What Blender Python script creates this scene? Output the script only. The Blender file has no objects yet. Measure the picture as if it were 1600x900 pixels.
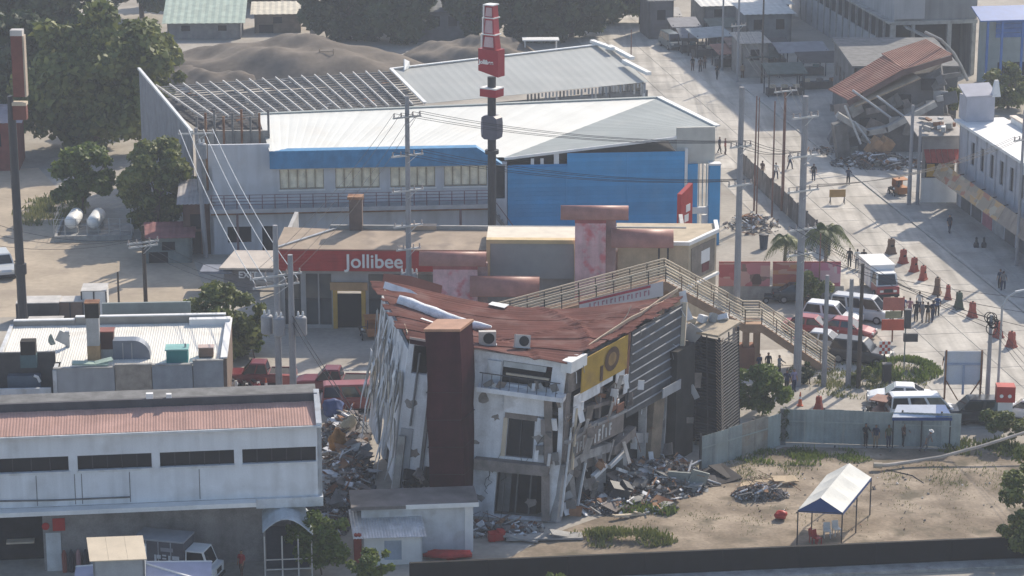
import bpy, bmesh, math, random
import numpy as np
from mathutils import Vector as V, Matrix
R = math.radians
random.seed(11)
scene = bpy.context.scene
COL = scene.collection

# ------------------------------------------------------------ camera, sky, sun, exposure
CAM_H, FOC, CX, CY = 55.0, 4000.0, 800.0, 450.0          # metres; focal length in photo pixels
TILT = math.atan2(1100, 4000)
cam = bpy.data.objects.new('camera', bpy.data.cameras.new('camera'))
COL.objects.link(cam)
cam.location = (0, 0, CAM_H)
cam.rotation_euler = (math.pi/2 - TILT, 0, 0)
cam.data.sensor_width = 36
cam.data.lens = FOC/1600*36
cam.data.clip_end = 6000
scene.camera = cam

SUN_EL, SUN_AZ = R(37), R(31)          # azimuth measured from +Y (away from the camera) towards +X
world = bpy.data.worlds.new('World'); scene.world = world; world.use_nodes = True
wn = world.node_tree.nodes; wl = world.node_tree.links
sky = wn.new('ShaderNodeTexSky'); sky.sky_type = 'NISHITA'; sky.sun_disc = False
sky.sun_elevation = SUN_EL; sky.sun_rotation = SUN_AZ
sky.air_density = 1.0; sky.dust_density = 1.4; sky.ozone_density = 1.2
wl.new(sky.outputs[0], wn['Background'].inputs[0]); wn['Background'].inputs[1].default_value = 0.145
sun = bpy.data.objects.new('sun', bpy.data.lights.new('sun', 'SUN')); COL.objects.link(sun)
sun.data.energy = 4.3; sun.data.angle = R(0.6); sun.data.color = (1.0, 0.89, 0.74)
sd = V((math.sin(SUN_AZ)*math.cos(SUN_EL), math.cos(SUN_AZ)*math.cos(SUN_EL), math.sin(SUN_EL)))
sun.rotation_euler = sd.to_track_quat('Z', 'Y').to_euler()
scene.view_settings.view_transform = 'Standard'; scene.view_settings.look = 'None'
scene.view_settings.exposure = 0.36; scene.view_settings.gamma = 1.0
scene.cycles.max_bounces = 5; scene.cycles.volume_bounces = 0

# ------------------------------------------------------------ helpers: photo pixel -> real place
CT, ST = math.cos(TILT), math.sin(TILT)
def ray(px, py):
    u = (px-CX)/FOC; v = (CY-py)/FOC
    return V((u, CT+v*ST, -ST+v*CT))
def G(px, py, z=0.0):                  # the point at height z seen at that pixel
    d = ray(px, py); k = (z-CAM_H)/d.z
    return V((d.x*k, d.y*k, z))
def P(px, py, Y):                      # the point at world depth Y
    d = ray(px, py); k = Y/d.y
    return V((d.x*k, Y, CAM_H+d.z*k))
class Fr:                              # a local frame: origin on the ground, turned by deg
    def __init__(s, o, deg=0):
        s.o = V((o[0], o[1], 0)); s.a = R(deg); s.c = math.cos(s.a); s.s = math.sin(s.a); s.deg = deg
    def loc(s, w):
        d = V(w)-s.o; return V((d.x*s.c+d.y*s.s, -d.x*s.s+d.y*s.c, d.z))
    def w(s, x, y, z=0):
        return V((s.o.x+x*s.c-y*s.s, s.o.y+x*s.s+y*s.c, z))
    def at(s, px, py, z=0): return s.loc(G(px, py, z))
    def on(s, px, py, y):              # on the local plane y
        d = ray(px, py); n = V((-s.s, s.c, 0)); k = (n.dot(s.o)+y)/n.dot(d)
        return s.loc(V((d.x*k, d.y*k, CAM_H+d.z*k)))
    def ox(s, px, py, x):
        d = ray(px, py); n = V((s.c, s.s, 0)); k = (n.dot(s.o)+x)/n.dot(d)
        return s.loc(V((d.x*k, d.y*k, CAM_H+d.z*k)))

class MB:
    def __init__(s): s.v = []; s.f = []; s.m = []
    def add(s, vs, fs, mi=0):
        o = len(s.v); s.v += [tuple(p) for p in vs]
        s.f += [tuple(i+o for i in f) for f in fs]; s.m += [mi]*len(fs); return s
    def hexa(s, b, t, mi=0):           # four bottom points ccw, four top points
        return s.add(list(b)+list(t), [(3,2,1,0),(4,5,6,7),(0,1,5,4),(1,2,6,5),(2,3,7,6),(3,0,4,7)], mi)
    def box(s, x0, x1, y0, y1, z0, z1, mi=0):
        return s.hexa([(x0,y0,z0),(x1,y0,z0),(x1,y1,z0),(x0,y1,z0)], [(x0,y0,z1),(x1,y0,z1),(x1,y1,z1),(x0,y1,z1)], mi)
    def rbox(s, c, size, rot=(0,0,0), mi=0):
        from mathutils import Euler
        m = Euler(rot).to_matrix(); h = V(size)/2; c = V(c)
        p = [c+m@V((sx*h.x, sy*h.y, sz*h.z)) for sz in (-1,1) for sx,sy in ((-1,-1),(1,-1),(1,1),(-1,1))]
        return s.hexa(p[:4], p[4:], mi)
    def prism(s, poly, z0, z1, mi=0):
        n = len(poly); vs = [(p[0],p[1],z0) for p in poly]+[(p[0],p[1],z1) for p in poly]
        return s.add(vs, [tuple(range(n-1,-1,-1)), tuple(range(n,2*n))]+[(i,(i+1)%n,(i+1)%n+n,i+n) for i in range(n)], mi)
    def slab(s, poly, th, mi=0):       # a plate: 3-D outline, thickness along its normal
        poly = [V(p) for p in poly]; n = len(poly); c = sum(poly, V())/n; nn = V()
        for i in range(n): nn += (poly[i]-c).cross(poly[(i+1)%n]-c)
        nn.normalize(); q = [p-nn*th for p in poly]
        return s.add(poly+q, [tuple(range(n)), tuple(range(2*n-1,n-1,-1))]+[(i+n,(i+1)%n+n,(i+1)%n,i) for i in range(n)], mi)
    def tube(s, pts, r, n=6, mi=0, cap=True):
        pts = [V(p) for p in pts]; k = len(pts)
        rr = r if isinstance(r, (list,tuple)) else [r]*k
        o = len(s.v); up = V((0,0,1))
        for i, p in enumerate(pts):
            t = (pts[min(i+1,k-1)]-pts[max(i-1,0)]).normalized()
            a = t.cross(up)
            if a.length < .05: a = t.cross(V((1,0,0)))
            a.normalize(); b = t.cross(a)
            for j in range(n):
                an = 2*math.pi*j/n; s.v.append(tuple(p+(a*math.cos(an)+b*math.sin(an))*rr[i]))
        fs = []
        for i in range(k-1):
            for j in range(n):
                fs.append((o+i*n+j, o+i*n+(j+1)%n, o+(i+1)*n+(j+1)%n, o+(i+1)*n+j))
        if cap: fs += [tuple(o+j for j in range(n-1,-1,-1)), tuple(o+(k-1)*n+j for j in range(n))]
        s.f += fs; s.m += [mi]*len(fs); return s
    def bar(s, a, b, w, h=None, mi=0):  # square bar from a to b
        a = V(a); b = V(b); h = h or w; t = (b-a).normalized(); x = t.cross(V((0,0,1)))
        if x.length < .05: x = V((1,0,0))
        x.normalize(); y = t.cross(x); x = x*w/2; y = y*h/2
        return s.hexa([a-x-y,a+x-y,a+x+y,a-x+y],[b-x-y,b+x-y,b+x+y,b-x+y], mi)
    def ball(s, c, r, nu=8, nv=6, mi=0):
        c = V(c); r = V(r) if not isinstance(r,(int,float)) else V((r,r,r)); vs = []; fs = []
        for i in range(nv+1):
            th = math.pi*i/nv
            for j in range(nu):
                ph = 2*math.pi*j/nu; vs.append(c+V((r.x*math.sin(th)*math.cos(ph), r.y*math.sin(th)*math.sin(ph), r.z*math.cos(th))))
        for i in range(nv):
            for j in range(nu): fs.append((i*nu+j, (i+1)*nu+j, (i+1)*nu+(j+1)%nu, i*nu+(j+1)%nu))
        return s.add(vs, fs, mi)
    def lathe(s, prof, n=12, c=(0,0,0), mi=0, axis='z'):
        vs = []; fs = []; k = len(prof)
        for r, z in prof:
            for j in range(n):
                a = 2*math.pi*j/n; x, y = r*math.cos(a), r*math.sin(a)
                p = (x,y,z) if axis == 'z' else ((z,x,y) if axis == 'x' else (y,z,x))
                vs.append((c[0]+p[0], c[1]+p[1], c[2]+p[2]))
        for i in range(k-1):
            for j in range(n): fs.append((i*n+j, i*n+(j+1)%n, (i+1)*n+(j+1)%n, (i+1)*n+j))
        fs += [tuple(range(n-1,-1,-1)), tuple((k-1)*n+j for j in range(n))]
        return s.add(vs, fs, mi)
    def wall(s, A, B, z0, z1, th, holes=(), mi=0, f=None):
        # wall from A to B (outside on the right hand), holes = (u0,u1,w0,w1) in metres; f maps (u,d,z) to a point
        A = V((A[0],A[1],0)); B = V((B[0],B[1],0)); L = (B-A).length; t = (B-A)/L; n = V((-t.y,t.x,0))
        if f is None: f = lambda u,d,z: A+t*u+n*d+V((0,0,z))
        us = sorted({0,L}|{min(max(h[i],0),L) for h in holes for i in (0,1)}); zs = sorted({z0,z1}|{min(max(h[i],z0),z1) for h in holes for i in (2,3)})
        def solid(i,j):
            if i < 0 or j < 0 or i >= len(us)-1 or j >= len(zs)-1: return False
            u = (us[i]+us[i+1])/2; z = (zs[j]+zs[j+1])/2
            return not any(h[0]<u<h[1] and h[2]<z<h[3] for h in holes)
        for i in range(len(us)-1):
            for j in range(len(zs)-1):
                if not solid(i,j): continue
                a,b,c,d = us[i],us[i+1],zs[j],zs[j+1]
                s.add([f(a,0,c),f(b,0,c),f(b,0,d),f(a,0,d)],[(0,1,2,3)],mi)
                s.add([f(a,th,c),f(b,th,c),f(b,th,d),f(a,th,d)],[(3,2,1,0)],mi)
                for ok,p,q in ((solid(i-1,j),(a,c),(a,d)),(solid(i+1,j),(b,d),(b,c)),(solid(i,j-1),(b,c),(a,c)),(solid(i,j+1),(a,d),(b,d))):
                    if not ok: s.add([f(p[0],0,p[1]),f(q[0],0,q[1]),f(q[0],th,q[1]),f(p[0],th,p[1])],[(0,1,2,3)],mi)
        return s
    def sheet(s, a, b, c, d, n, amp, th=0.02, mi=0):
        # corrugated sheet a-b-c-d, ridges run from ab to dc
        a,b,c,d = map(V,(a,b,c,d)); nn = (b-a).cross(d-a).normalized(); vs = []; fs = []
        k = 2*n
        for i in range(k+1):
            u = i/k; o = nn*(amp if i%2 else 0)
            vs += [a.lerp(b,u)+o, d.lerp(c,u)+o]
        for i in range(k): fs.append((2*i,2*i+2,2*i+3,2*i+1))
        m = len(vs); vs += [p-nn*th for p in vs]
        fs += [tuple(m+q for q in reversed(f)) for f in fs]
        for i in range(k): fs += [(2*i+m,2*i+2+m,2*i+2,2*i),(2*i+1,2*i+3,2*i+3+m,2*i+1+m)]
        fs += [(0,1,1+m,m),(2*k+1,2*k,2*k+m,2*k+1+m)]
        return s.add(vs, fs, mi)
    def mesh(s, name, mats, smooth=False):
        me = bpy.data.meshes.new(name); me.from_pydata(s.v, [], s.f)
        for m in (mats if isinstance(mats,(list,tuple)) else [mats]): me.materials.append(m)
        if any(s.m): me.polygons.foreach_set('material_index', s.m)
        if smooth: me.polygons.foreach_set('use_smooth', [True]*len(s.f))
        me.update(); return me

def tag(o, label=None, cat=None, group=None, kind=None):
    if label: o['label'] = label
    if cat: o['category'] = cat
    if group: o['group'] = group
    if kind: o['kind'] = kind
    return o
def O(name, mb, mats, par=None, loc=None, rz=None, label=None, cat=None, group=None, kind=None, smooth=False):
    me = mb.mesh(name, mats, smooth) if isinstance(mb, MB) else mb
    o = bpy.data.objects.new(name, me); COL.objects.link(o)
    if par is not None: o.parent = par
    if loc is not None: o.location = loc
    if rz is not None: o.rotation_euler = (0,0,rz) if not isinstance(rz,(tuple,list)) else rz
    return tag(o, label, cat, group, kind)
def T(name, label, cat, loc=(0,0,0), deg=0, group=None):
    o = bpy.data.objects.new(name, None); COL.objects.link(o); o.empty_display_size = .3
    o.location = loc; o.rotation_euler = (0,0,R(deg)); return tag(o, label, cat, group)
def TF(name, label, cat, fr, group=None): return T(name, label, cat, fr.o, fr.deg, group)
def copy_tree(o, par=None):
    c = o.copy(); COL.objects.link(c); c.parent = par
    for k in [x for x in bpy.data.objects if x.parent == o]: copy_tree(k, c)
    return c
def text(name, s, size, mat, par, loc, rot, ext=.03, off=0.0, align='LEFT'):
    c = bpy.data.curves.new('lettering_outline', 'FONT'); c.body = s; c.size = size; c.extrude = ext; c.offset = off; c.align_x = align
    o = bpy.data.objects.new('lettering_outline', c); COL.objects.link(o)
    ev = o.evaluated_get(bpy.context.evaluated_depsgraph_get()); src = ev.to_mesh(); m = MB(); m.v = [tuple(v.co) for v in src.vertices]; m.f = [tuple(p.vertices) for p in src.polygons]; m.m = [0]*len(m.f); ev.to_mesh_clear()
    bpy.data.objects.remove(o); bpy.data.curves.remove(c); return O(name, m, mat, par, loc, rot)

# ------------------------------------------------------------ materials
MATS = {}
def M(name, rgb, rough=.8, metal=0.0, var=.18, scale=1.2, streak=0.0, bump=0.0, spec=.3, dirt=None, dirt_amt=0.0, island=0.0, second=None, fine=14.0, world=False, lane=0.0):
    """painted / mineral surface: broad and fine tone variation, rain streaks, dirt patches of their own shape"""
    if name in MATS: return MATS[name]
    m = bpy.data.materials.new(name); m.use_nodes = True; nt = m.node_tree; N = nt.nodes; Lk = nt.links
    b = N['Principled BSDF']; b.inputs['Roughness'].default_value = rough; b.inputs['Metallic'].default_value = metal
    b.inputs['Specular IOR Level'].default_value = spec
    tc = N.new('ShaderNodeTexCoord'); geo = N.new('ShaderNodeNewGeometry')
    def noise(sc, det=4, mp=None):
        n = N.new('ShaderNodeTexNoise'); n.inputs['Scale'].default_value = sc; n.inputs['Detail'].default_value = det
        src = geo.outputs['Position'] if world else tc.outputs['Object']
        if mp:
            g = N.new('ShaderNodeMapping'); g.inputs['Scale'].default_value = mp; g.inputs['Rotation'].default_value = (0,0,R(-8.5) if lane else 0); Lk.new(src, g.inputs[0]); src = g.outputs[0]
        Lk.new(src, n.inputs['Vector']); return n.outputs['Fac']
    def ramp(fac, lo, hi, a, c):
        r = N.new('ShaderNodeMapRange'); r.inputs[1].default_value = lo; r.inputs[2].default_value = hi
        r.inputs[3].default_value = a; r.inputs[4].default_value = c; Lk.new(fac, r.inputs[0]); return r.outputs[0]
    def mul(a, c):
        x = N.new('ShaderNodeMath'); x.operation = 'MULTIPLY'; Lk.new(a, x.inputs[0])
        if isinstance(c, float): x.inputs[1].default_value = c
        else: Lk.new(c, x.inputs[1])
        return x.outputs[0]
    def mix(fac, a, c):
        x = N.new('ShaderNodeMix'); x.data_type = 'RGBA'
        if isinstance(fac, float): x.inputs[0].default_value = fac
        else: Lk.new(fac, x.inputs[0])
        for i, q in ((6,a),(7,c)):
            if isinstance(q, tuple): x.inputs[i].default_value = (*q,1)
            else: Lk.new(q, x.inputs[i])
        return x.outputs[2]
    col = rgb
    if second: col = mix(ramp(noise(scale*.5, 3), .42, .58, 0., 1.), rgb, second)
    f = ramp(noise(scale), .3, .7, 1-var, 1+var*.6)
    f = mul(f, ramp(noise(fine, 3), .3, .7, 1-var*.5, 1+var*.4))
    if streak: f = mul(f, ramp(noise(1.0, 5, (1.5,1.5,.12)), .45, .75, 1.0, 1-streak*.6))
    if lane: f = mul(mul(f, ramp(noise(1.0, 4, (1.1,.035,1)), .42, .7, 1.04, 1-lane)), ramp(noise(1.0, 5, (.22,.10,1)), .5, .66, 1.02, 1-lane*.7))
    if island: f = mul(f, ramp(geo.outputs['Random Per Island'], 0, 1, 1-island, 1+island*.7))
    x = N.new('ShaderNodeVectorMath'); x.operation = 'SCALE'
    if isinstance(col, tuple): x.inputs[0].default_value = col
    else: Lk.new(col, x.inputs[0])
    Lk.new(f, x.inputs['Scale']); out = x.outputs[0]
    if dirt: out = mix(ramp(noise(scale*.8+.13, 6), .52, .68, 0., dirt_amt), out, dirt)
    Lk.new(out, b.inputs['Base Color'])
    if bump:
        bp = N.new('ShaderNodeBump'); bp.inputs['Strength'].default_value = min(1,bump); bp.inputs['Distance'].default_value = .05
        Lk.new(noise(fine*.6, 5), bp.inputs['Height']); Lk.new(bp.outputs[0], b.inputs['Normal'])
    MATS[name] = m; return m
def leafmat(name, a, c, trans=.25):
    if name in MATS: return MATS[name]
    m = bpy.data.materials.new(name); m.use_nodes = True; nt = m.node_tree; N = nt.nodes; Lk = nt.links; b = N['Principled BSDF']
    geo = N.new('ShaderNodeNewGeometry'); tc = N.new('ShaderNodeTexCoord'); n = N.new('ShaderNodeTexNoise'); n.inputs['Scale'].default_value = .35
    Lk.new(tc.outputs['Object'], n.inputs['Vector'])
    ad = N.new('ShaderNodeMath'); ad.operation = 'MULTIPLY_ADD'; ad.inputs[1].default_value = .55
    Lk.new(geo.outputs['Random Per Island'], ad.inputs[0])
    mr = N.new('ShaderNodeMapRange'); mr.inputs[1].default_value = .35; mr.inputs[2].default_value = .65; mr.inputs[3].default_value = 0; mr.inputs[4].default_value = .45
    Lk.new(n.outputs['Fac'], mr.inputs[0]); Lk.new(mr.outputs[0], ad.inputs[2])
    x = N.new('ShaderNodeMix'); x.data_type = 'RGBA'; x.inputs[6].default_value = (*a,1); x.inputs[7].default_value = (*c,1); Lk.new(ad.outputs[0], x.inputs[0])
    Lk.new(x.outputs[2], b.inputs['Base Color']); b.inputs['Roughness'].default_value = .55; b.inputs['Specular IOR Level'].default_value = .3
    tr = N.new('ShaderNodeBsdfTranslucent'); Lk.new(x.outputs[2], tr.inputs[0]); mx = N.new('ShaderNodeMixShader'); mx.inputs[0].default_value = trans
    Lk.new(b.outputs[0], mx.inputs[1]); Lk.new(tr.outputs[0], mx.inputs[2]); Lk.new(mx.outputs[0], N['Material Output'].inputs[0])
    MATS[name] = m; return m
def printmat(name, cols, sx, sz, rough=.6):
    """faded print: blocks of several inks"""
    if name in MATS: return MATS[name]
    m = bpy.data.materials.new(name); m.use_nodes = True; nt = m.node_tree; N = nt.nodes; Lk = nt.links; b = N['Principled BSDF']
    tc = N.new('ShaderNodeTexCoord'); mp = N.new('ShaderNodeMapping'); mp.inputs['Scale'].default_value = (sx, sx, sz); Lk.new(tc.outputs['Object'], mp.inputs[0])
    vo = N.new('ShaderNodeTexVoronoi'); vo.distance = 'CHEBYCHEV'; vo.inputs['Scale'].default_value = 1; Lk.new(mp.outputs[0], vo.inputs['Vector'])
    cr = N.new('ShaderNodeValToRGB'); cr.color_ramp.interpolation = 'CONSTANT'
    for i, c in enumerate(cols):
        e = cr.color_ramp.elements[i] if i < 2 else cr.color_ramp.elements.new(i/len(cols))
        e.position = i/len(cols); e.color = (*c,1)
    sp = N.new('ShaderNodeSeparateColor'); Lk.new(vo.outputs['Color'], sp.inputs[0]); Lk.new(sp.outputs[0], cr.inputs[0])
    Lk.new(cr.outputs[0], b.inputs['Base Color']); b.inputs['Roughness'].default_value = rough
    MATS[name] = m; return m

conc   = M('weathered_concrete', (.36,.355,.34), .9, var=.25, streak=.35, bump=.3, dirt=(.16,.15,.14), dirt_amt=.5)
conc_d = M('dark_concrete', (.17,.17,.17), .9, var=.3, streak=.4, bump=.3)
plaster= M('white_plaster', (.60,.62,.64), .85, var=.12, streak=.28, dirt=(.33,.31,.28), dirt_amt=.45)
plastw = M('clean_white_paint', (.74,.74,.73), .7, var=.08, streak=.15)
cream  = M('cream_wall', (.55,.47,.36), .85, var=.14, streak=.25)
beige  = M('beige_paint', (.47,.39,.28), .8, var=.16, streak=.25)
greyp  = M('grey_panel', (.34,.35,.37), .7, var=.12, streak=.3)
bgrey  = M('blue_grey_panel', (.27,.30,.34), .6, var=.14, streak=.25)
dark   = M('shade_or_dark_tone', (.030,.031,.035), .9, var=.4)  # near-black; holds the shade of openings in its colour, serves dark parts too
darkst = M('dark_steel', (.055,.058,.066), .55, metal=.3, var=.25)
galv   = M('galvanised_steel', (.42,.44,.46), .5, metal=.5, var=.2, streak=.15)
rust   = M('rusted_steel', (.20,.09,.05), .9, var=.35, second=(.30,.17,.10))
wood   = M('raw_timber', (.33,.22,.13), .85, var=.3)
glass  = M('dark_glass', (.014,.017,.023), .3, var=.1, spec=.15)
redp   = M('red_paint', (.42,.032,.03), .5, var=.15, streak=.2)
redfad = M('faded_red_white_paint', (.68,.44,.46), .85, var=.2, scale=1.3, streak=.5, dirt=(.60,.16,.17), dirt_amt=.9)
maroon = M('maroon_paint', (.26,.085,.065), .6, var=.18, streak=.2)
maroof = M('maroon_roof_steel', (.145,.062,.052), .9, spec=.05, var=.28, streak=0, scale=.5, dirt=(.20,.125,.11), dirt_amt=.7)
orange = M('orange_plastic', (.55,.11,.04), .6, var=.2)
yellow = M('yellow_paint', (.55,.34,.06), .6, var=.18)
blue   = M('blue_wall_steel', (.05,.305,.60), .6, var=.14, streak=.1, scale=.35, world=True, dirt=(.10,.32,.56), dirt_amt=.5)
whitem = M('white_metal', (.78,.78,.76), .45, var=.08, streak=.1)
rubber = M('black_rubber', (.02,.02,.022), .9, var=.3)
# ------------------------------------------------------------ ground, roads, lot
SA = 8.5                                # the street grid is turned by this much
gm  = M('dusty_ground', (.385,.355,.31), .95, var=.22, scale=.12, fine=2.5, bump=.3, spec=.1, world=True, dirt=(.25,.22,.185), dirt_amt=.6)
rdm = M('dusty_road_concrete', (.50,.47,.42), .9, var=.16, scale=.25, world=True, lane=.28, fine=3.0, bump=.15, spec=.1, dirt=(.33,.30,.26), dirt_amt=.55)
pvm = M('pavement_concrete', (.36,.345,.32), .9, var=.18, scale=.4, world=True, lane=.2, fine=4, bump=.2)
lotm= M('bare_lot_soil', (.245,.20,.152), .97, var=.3, scale=.42, fine=4.5, bump=.8, spec=.05, dirt=(.13,.115,.085), dirt_amt=.9, second=(.325,.27,.21))
moundm = M('gravel_soil', (.165,.14,.115), .97, var=.3, scale=.15, fine=1.5, bump=.6)
kerbm = M('kerb_concrete', (.40,.39,.37), .9, var=.2)
def objrand(m, amt):
    nt = m.node_tree; b = nt.nodes['Principled BSDF']; src = b.inputs['Base Color'].links[0].from_socket
    oi = nt.nodes.new('ShaderNodeObjectInfo'); mr = nt.nodes.new('ShaderNodeMapRange'); mr.inputs[3].default_value = 1-amt; mr.inputs[4].default_value = 1+amt
    nt.links.new(oi.outputs['Random'], mr.inputs[0]); x = nt.nodes.new('ShaderNodeVectorMath'); x.operation = 'SCALE'
    nt.links.new(src, x.inputs[0]); nt.links.new(mr.outputs[0], x.inputs['Scale']); nt.links.new(x.outputs[0], b.inputs['Base Color'])
objrand(rdm, .05); objrand(pvm, .10)

g = MB(); n = 24
for i in range(n+1):
    for j in range(n+1): g.v.append((-600+1200*i/n, -150+1200*j/n, 0))
for i in range(n):
    for j in range(n): g.f.append((i*(n+1)+j, (i+1)*(n+1)+j, (i+1)*(n+1)+j+1, i*(n+1)+j+1)); g.m.append(0)
O('ground', g, gm, kind='structure')
def patch(name, pts, z, mat, sub=1):
    m = MB(); q = [G(x,y,z) for x,y in pts]; m.add(q, [tuple(range(len(q)))[::-1]])
    o = O(name, m, mat, kind='structure'); o.data.flip_normals() if o.data.polygons[0].normal.z < 0 else None
    return o
patch('dirt_lot', [(1085,745),(1225,698),(1505,702),(1700,690),(1700,870),(760,892),(860,835),(960,800),(1010,785)], .006, lotm)
patch('yard', [(-80,270),(60,262),(140,350),(300,400),(330,480),(-80,500)], .004, M('yard_soil', (.40,.335,.255), .95, var=.2, scale=.2, fine=2, dirt=(.28,.23,.18), dirt_amt=.6))

# main street: concrete slabs laid between the fence line and the kerb
sf = Fr(G(1395,325), SA)                # x across the street, y up the street, origin on the kerb line
road = O('road', MB().box(-13.2,0.0,-62,190,-.2,.012), rdm, loc=sf.o, rz=R(SA), kind='structure')
tile = MB().hexa([(0,0,0),(3.24,0,0),(3.24,4.44,0),(0,4.44,0)], [(.02,.02,.03),(3.22,.02,.03),(3.22,4.42,.03),(.02,4.42,.03)]).mesh('slab', rdm)
for i in range(4):
    for j in range(38):
        O('slab', tile, None, road, (-13.15+i*3.28, -58+j*4.48, .012))
# cross street running left to right behind the leaning building
cf = Fr(G(800,590), SA)
cross = O('cross_street', MB().box(-60,25,-3.8,4.0,-.2,.008), rdm, loc=cf.o, rz=R(SA), kind='structure')
for i in range(19):
    for j in range(2): O('slab', tile, None, cross, (-58+i*4.48+4.44, -3.6+j*3.5, .008), R(90))
# right-hand pavement, one kerb step up, with its slabs
pv = O('pavement', MB().box(.22,14,-62,60,-.2,.12), pvm, loc=sf.o, rz=R(SA), kind='structure')
O('kerb', MB().box(0,.215,-62,60,-.2,.14), kerbm, loc=sf.o, rz=R(SA), kind='structure')
ptile = MB().hexa([(0,0,0),(2.4,0,0),(2.4,2.4,0),(0,2.4,0)], [(.03,.03,.025),(2.37,.03,.025),(2.37,2.37,.025),(.03,2.37,.025)]).mesh('paving_slab', pvm)
for i in range(4):
    for j in range(18): O('paving_slab', ptile, None, pv, (.4+i*2.44, -34+j*2.44, .12))

# heaps of earth behind the sheds
def mound(name, c, rx, ry, h, seed):
    random.seed(seed); m = MB(); n = 40
    ph = [random.uniform(0,6.3) for _ in range(12)]
    for i in range(n+1):
        for j in range(n+1):
            u = -1+2*i/n; v = -1+2*j/n; r = math.hypot(u,v)
            k = max(0,1-r*r)**.8*(1+.14*math.sin(5*u+ph[0])+.12*math.sin(7*v+ph[1])+.10*math.sin(11*u+6*v+ph[2])+.05*math.sin(23*u-17*v+ph[3]))
            m.v.append((c.x+u*rx, c.y+v*ry, -.05+h*k))
    for i in range(n):
        for j in range(n): m.f.append((i*(n+1)+j,(i+1)*(n+1)+j,(i+1)*(n+1)+j+1,i*(n+1)+j+1)); m.m.append(0)
    return O(name, m, moundm, kind='structure', smooth=True)
mound('earth_mound', G(440,112), 18.5, 10, 3.3, 1)
mound('earth_mound', G(740,92), 9, 6, 2.4, 2)
mound('earth_mound', G(330,128), 8, 5, 1.8, 5)

# ------------------------------------------------------------ vegetation makers
LEAF_A = leafmat('leaf_olive', (.042,.072,.020), (.235,.25,.065))
LEAF_B = leafmat('leaf_dark', (.028,.048,.024), (.085,.115,.045))
LEAF_C = leafmat('leaf_bright', (.045,.085,.018), (.19,.24,.05), .4)
LEAF_Y = leafmat('grass_blade', (.10,.13,.035), (.26,.25,.10), .3)
bark = M('bark', (.12,.09,.07), .95, var=.35, bump=.5)
def leaves(blobs, n, size, rng, flat=.0, up=.35):
    """n leaf clumps spread through the outer shell of the blobs"""
    c = np.array([b[0] for b in blobs]); r = np.array([b[1] for b in blobs]); w = r**2/np.sum(r**2)
    k = rng.choice(len(blobs), n, p=w)
    d = rng.normal(size=(n,3)); d[:,2] += up; d /= np.linalg.norm(d,axis=1)[:,None]
    rad = r[k]*(.35+.85*rng.random(n)**.8)
    p = c[k]+d*rad[:,None]*np.array([1,1,.8])
    nn = d*.7+rng.normal(size=(n,3))*.65; nn[:,2] += .25; nn /= np.linalg.norm(nn,axis=1)[:,None]
    a = np.cross(nn, rng.normal(size=(n,3))); a /= np.linalg.norm(a,axis=1)[:,None]; b = np.cross(nn,a)
    s = size*(.5+rng.random(n)); s1 = (s*.55)[:,None]; s2 = s[:,None]
    v = np.stack([p-a*s1, p-b*s2*.6-nn*s1*.3, p+a*s1, p+b*s2-nn*s1*.35], 1).reshape(-1,3)
    return v
def leafmesh(name, v, mat):
    n = len(v)//4; me = bpy.data.meshes.new(name); me.vertices.add(len(v)); me.vertices.foreach_set('co', v.astype(np.float32).ravel())
    me.loops.add(n*4); me.loops.foreach_set('vertex_index', np.arange(n*4, dtype=np.int32)); me.polygons.add(n)
    me.polygons.foreach_set('loop_start', np.arange(0,n*4,4,dtype=np.int32)); me.polygons.foreach_set('loop_total', np.full(n,4,dtype=np.int32))
    me.materials.append(mat); me.update(calc_edges=True); me.validate(); return me
def tree(name, label, cat, base, w, h, seed, mat, n=7000, leaf=.34, trunk=.3, low=.25, nb=26, depth=None, group=None):
    rng = np.random.default_rng(seed); rd = random.Random(seed)
    t = T(name, label, cat, base, 0, group); blobs = []; rx = w/2; ry = (depth or w)/2; z0 = h*low; rz = (h-z0)/2
    for i in range(nb):
        while True:
            q = [rd.uniform(-1,1) for _ in range(3)]
            if sum(a*a for a in q) < 1: break
        r = rd.uniform(.13,.34)*min(rx,rz*1.2)
        blobs.append(((q[0]*(rx-r*.5), q[1]*(ry-r*.5), z0+rz+q[2]*(rz-r*.4)), r))
    O('crown', leafmesh('crown', leaves(blobs, n, leaf, rng), mat), None, t)
    m = MB(); top = V((0,0,h*.55)); m.tube([(0,0,-.1),(rd.uniform(-.2,.2),rd.uniform(-.2,.2),h*.25),top], [trunk,trunk*.75,trunk*.45], 8)
    for b in blobs[:9]:
        s_ = V((0,0,h*rd.uniform(.2,.45))); e = V(b[0]); mid = s_.lerp(e,.5)+V((0,0,.2)); m.tube([s_,mid,e],[trunk*.4,trunk*.26,trunk*.1],5)
    O('trunk', m, bark, t); return t
def shrub(name, label, base, w, h, seed, mat, n=1800, leaf=.2, depth=None, cat='shrub', nb=14, group=None):
    return tree(name, label, cat, base, w, h, seed, mat, n, leaf, .05, .08, nb, depth, group)
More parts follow.
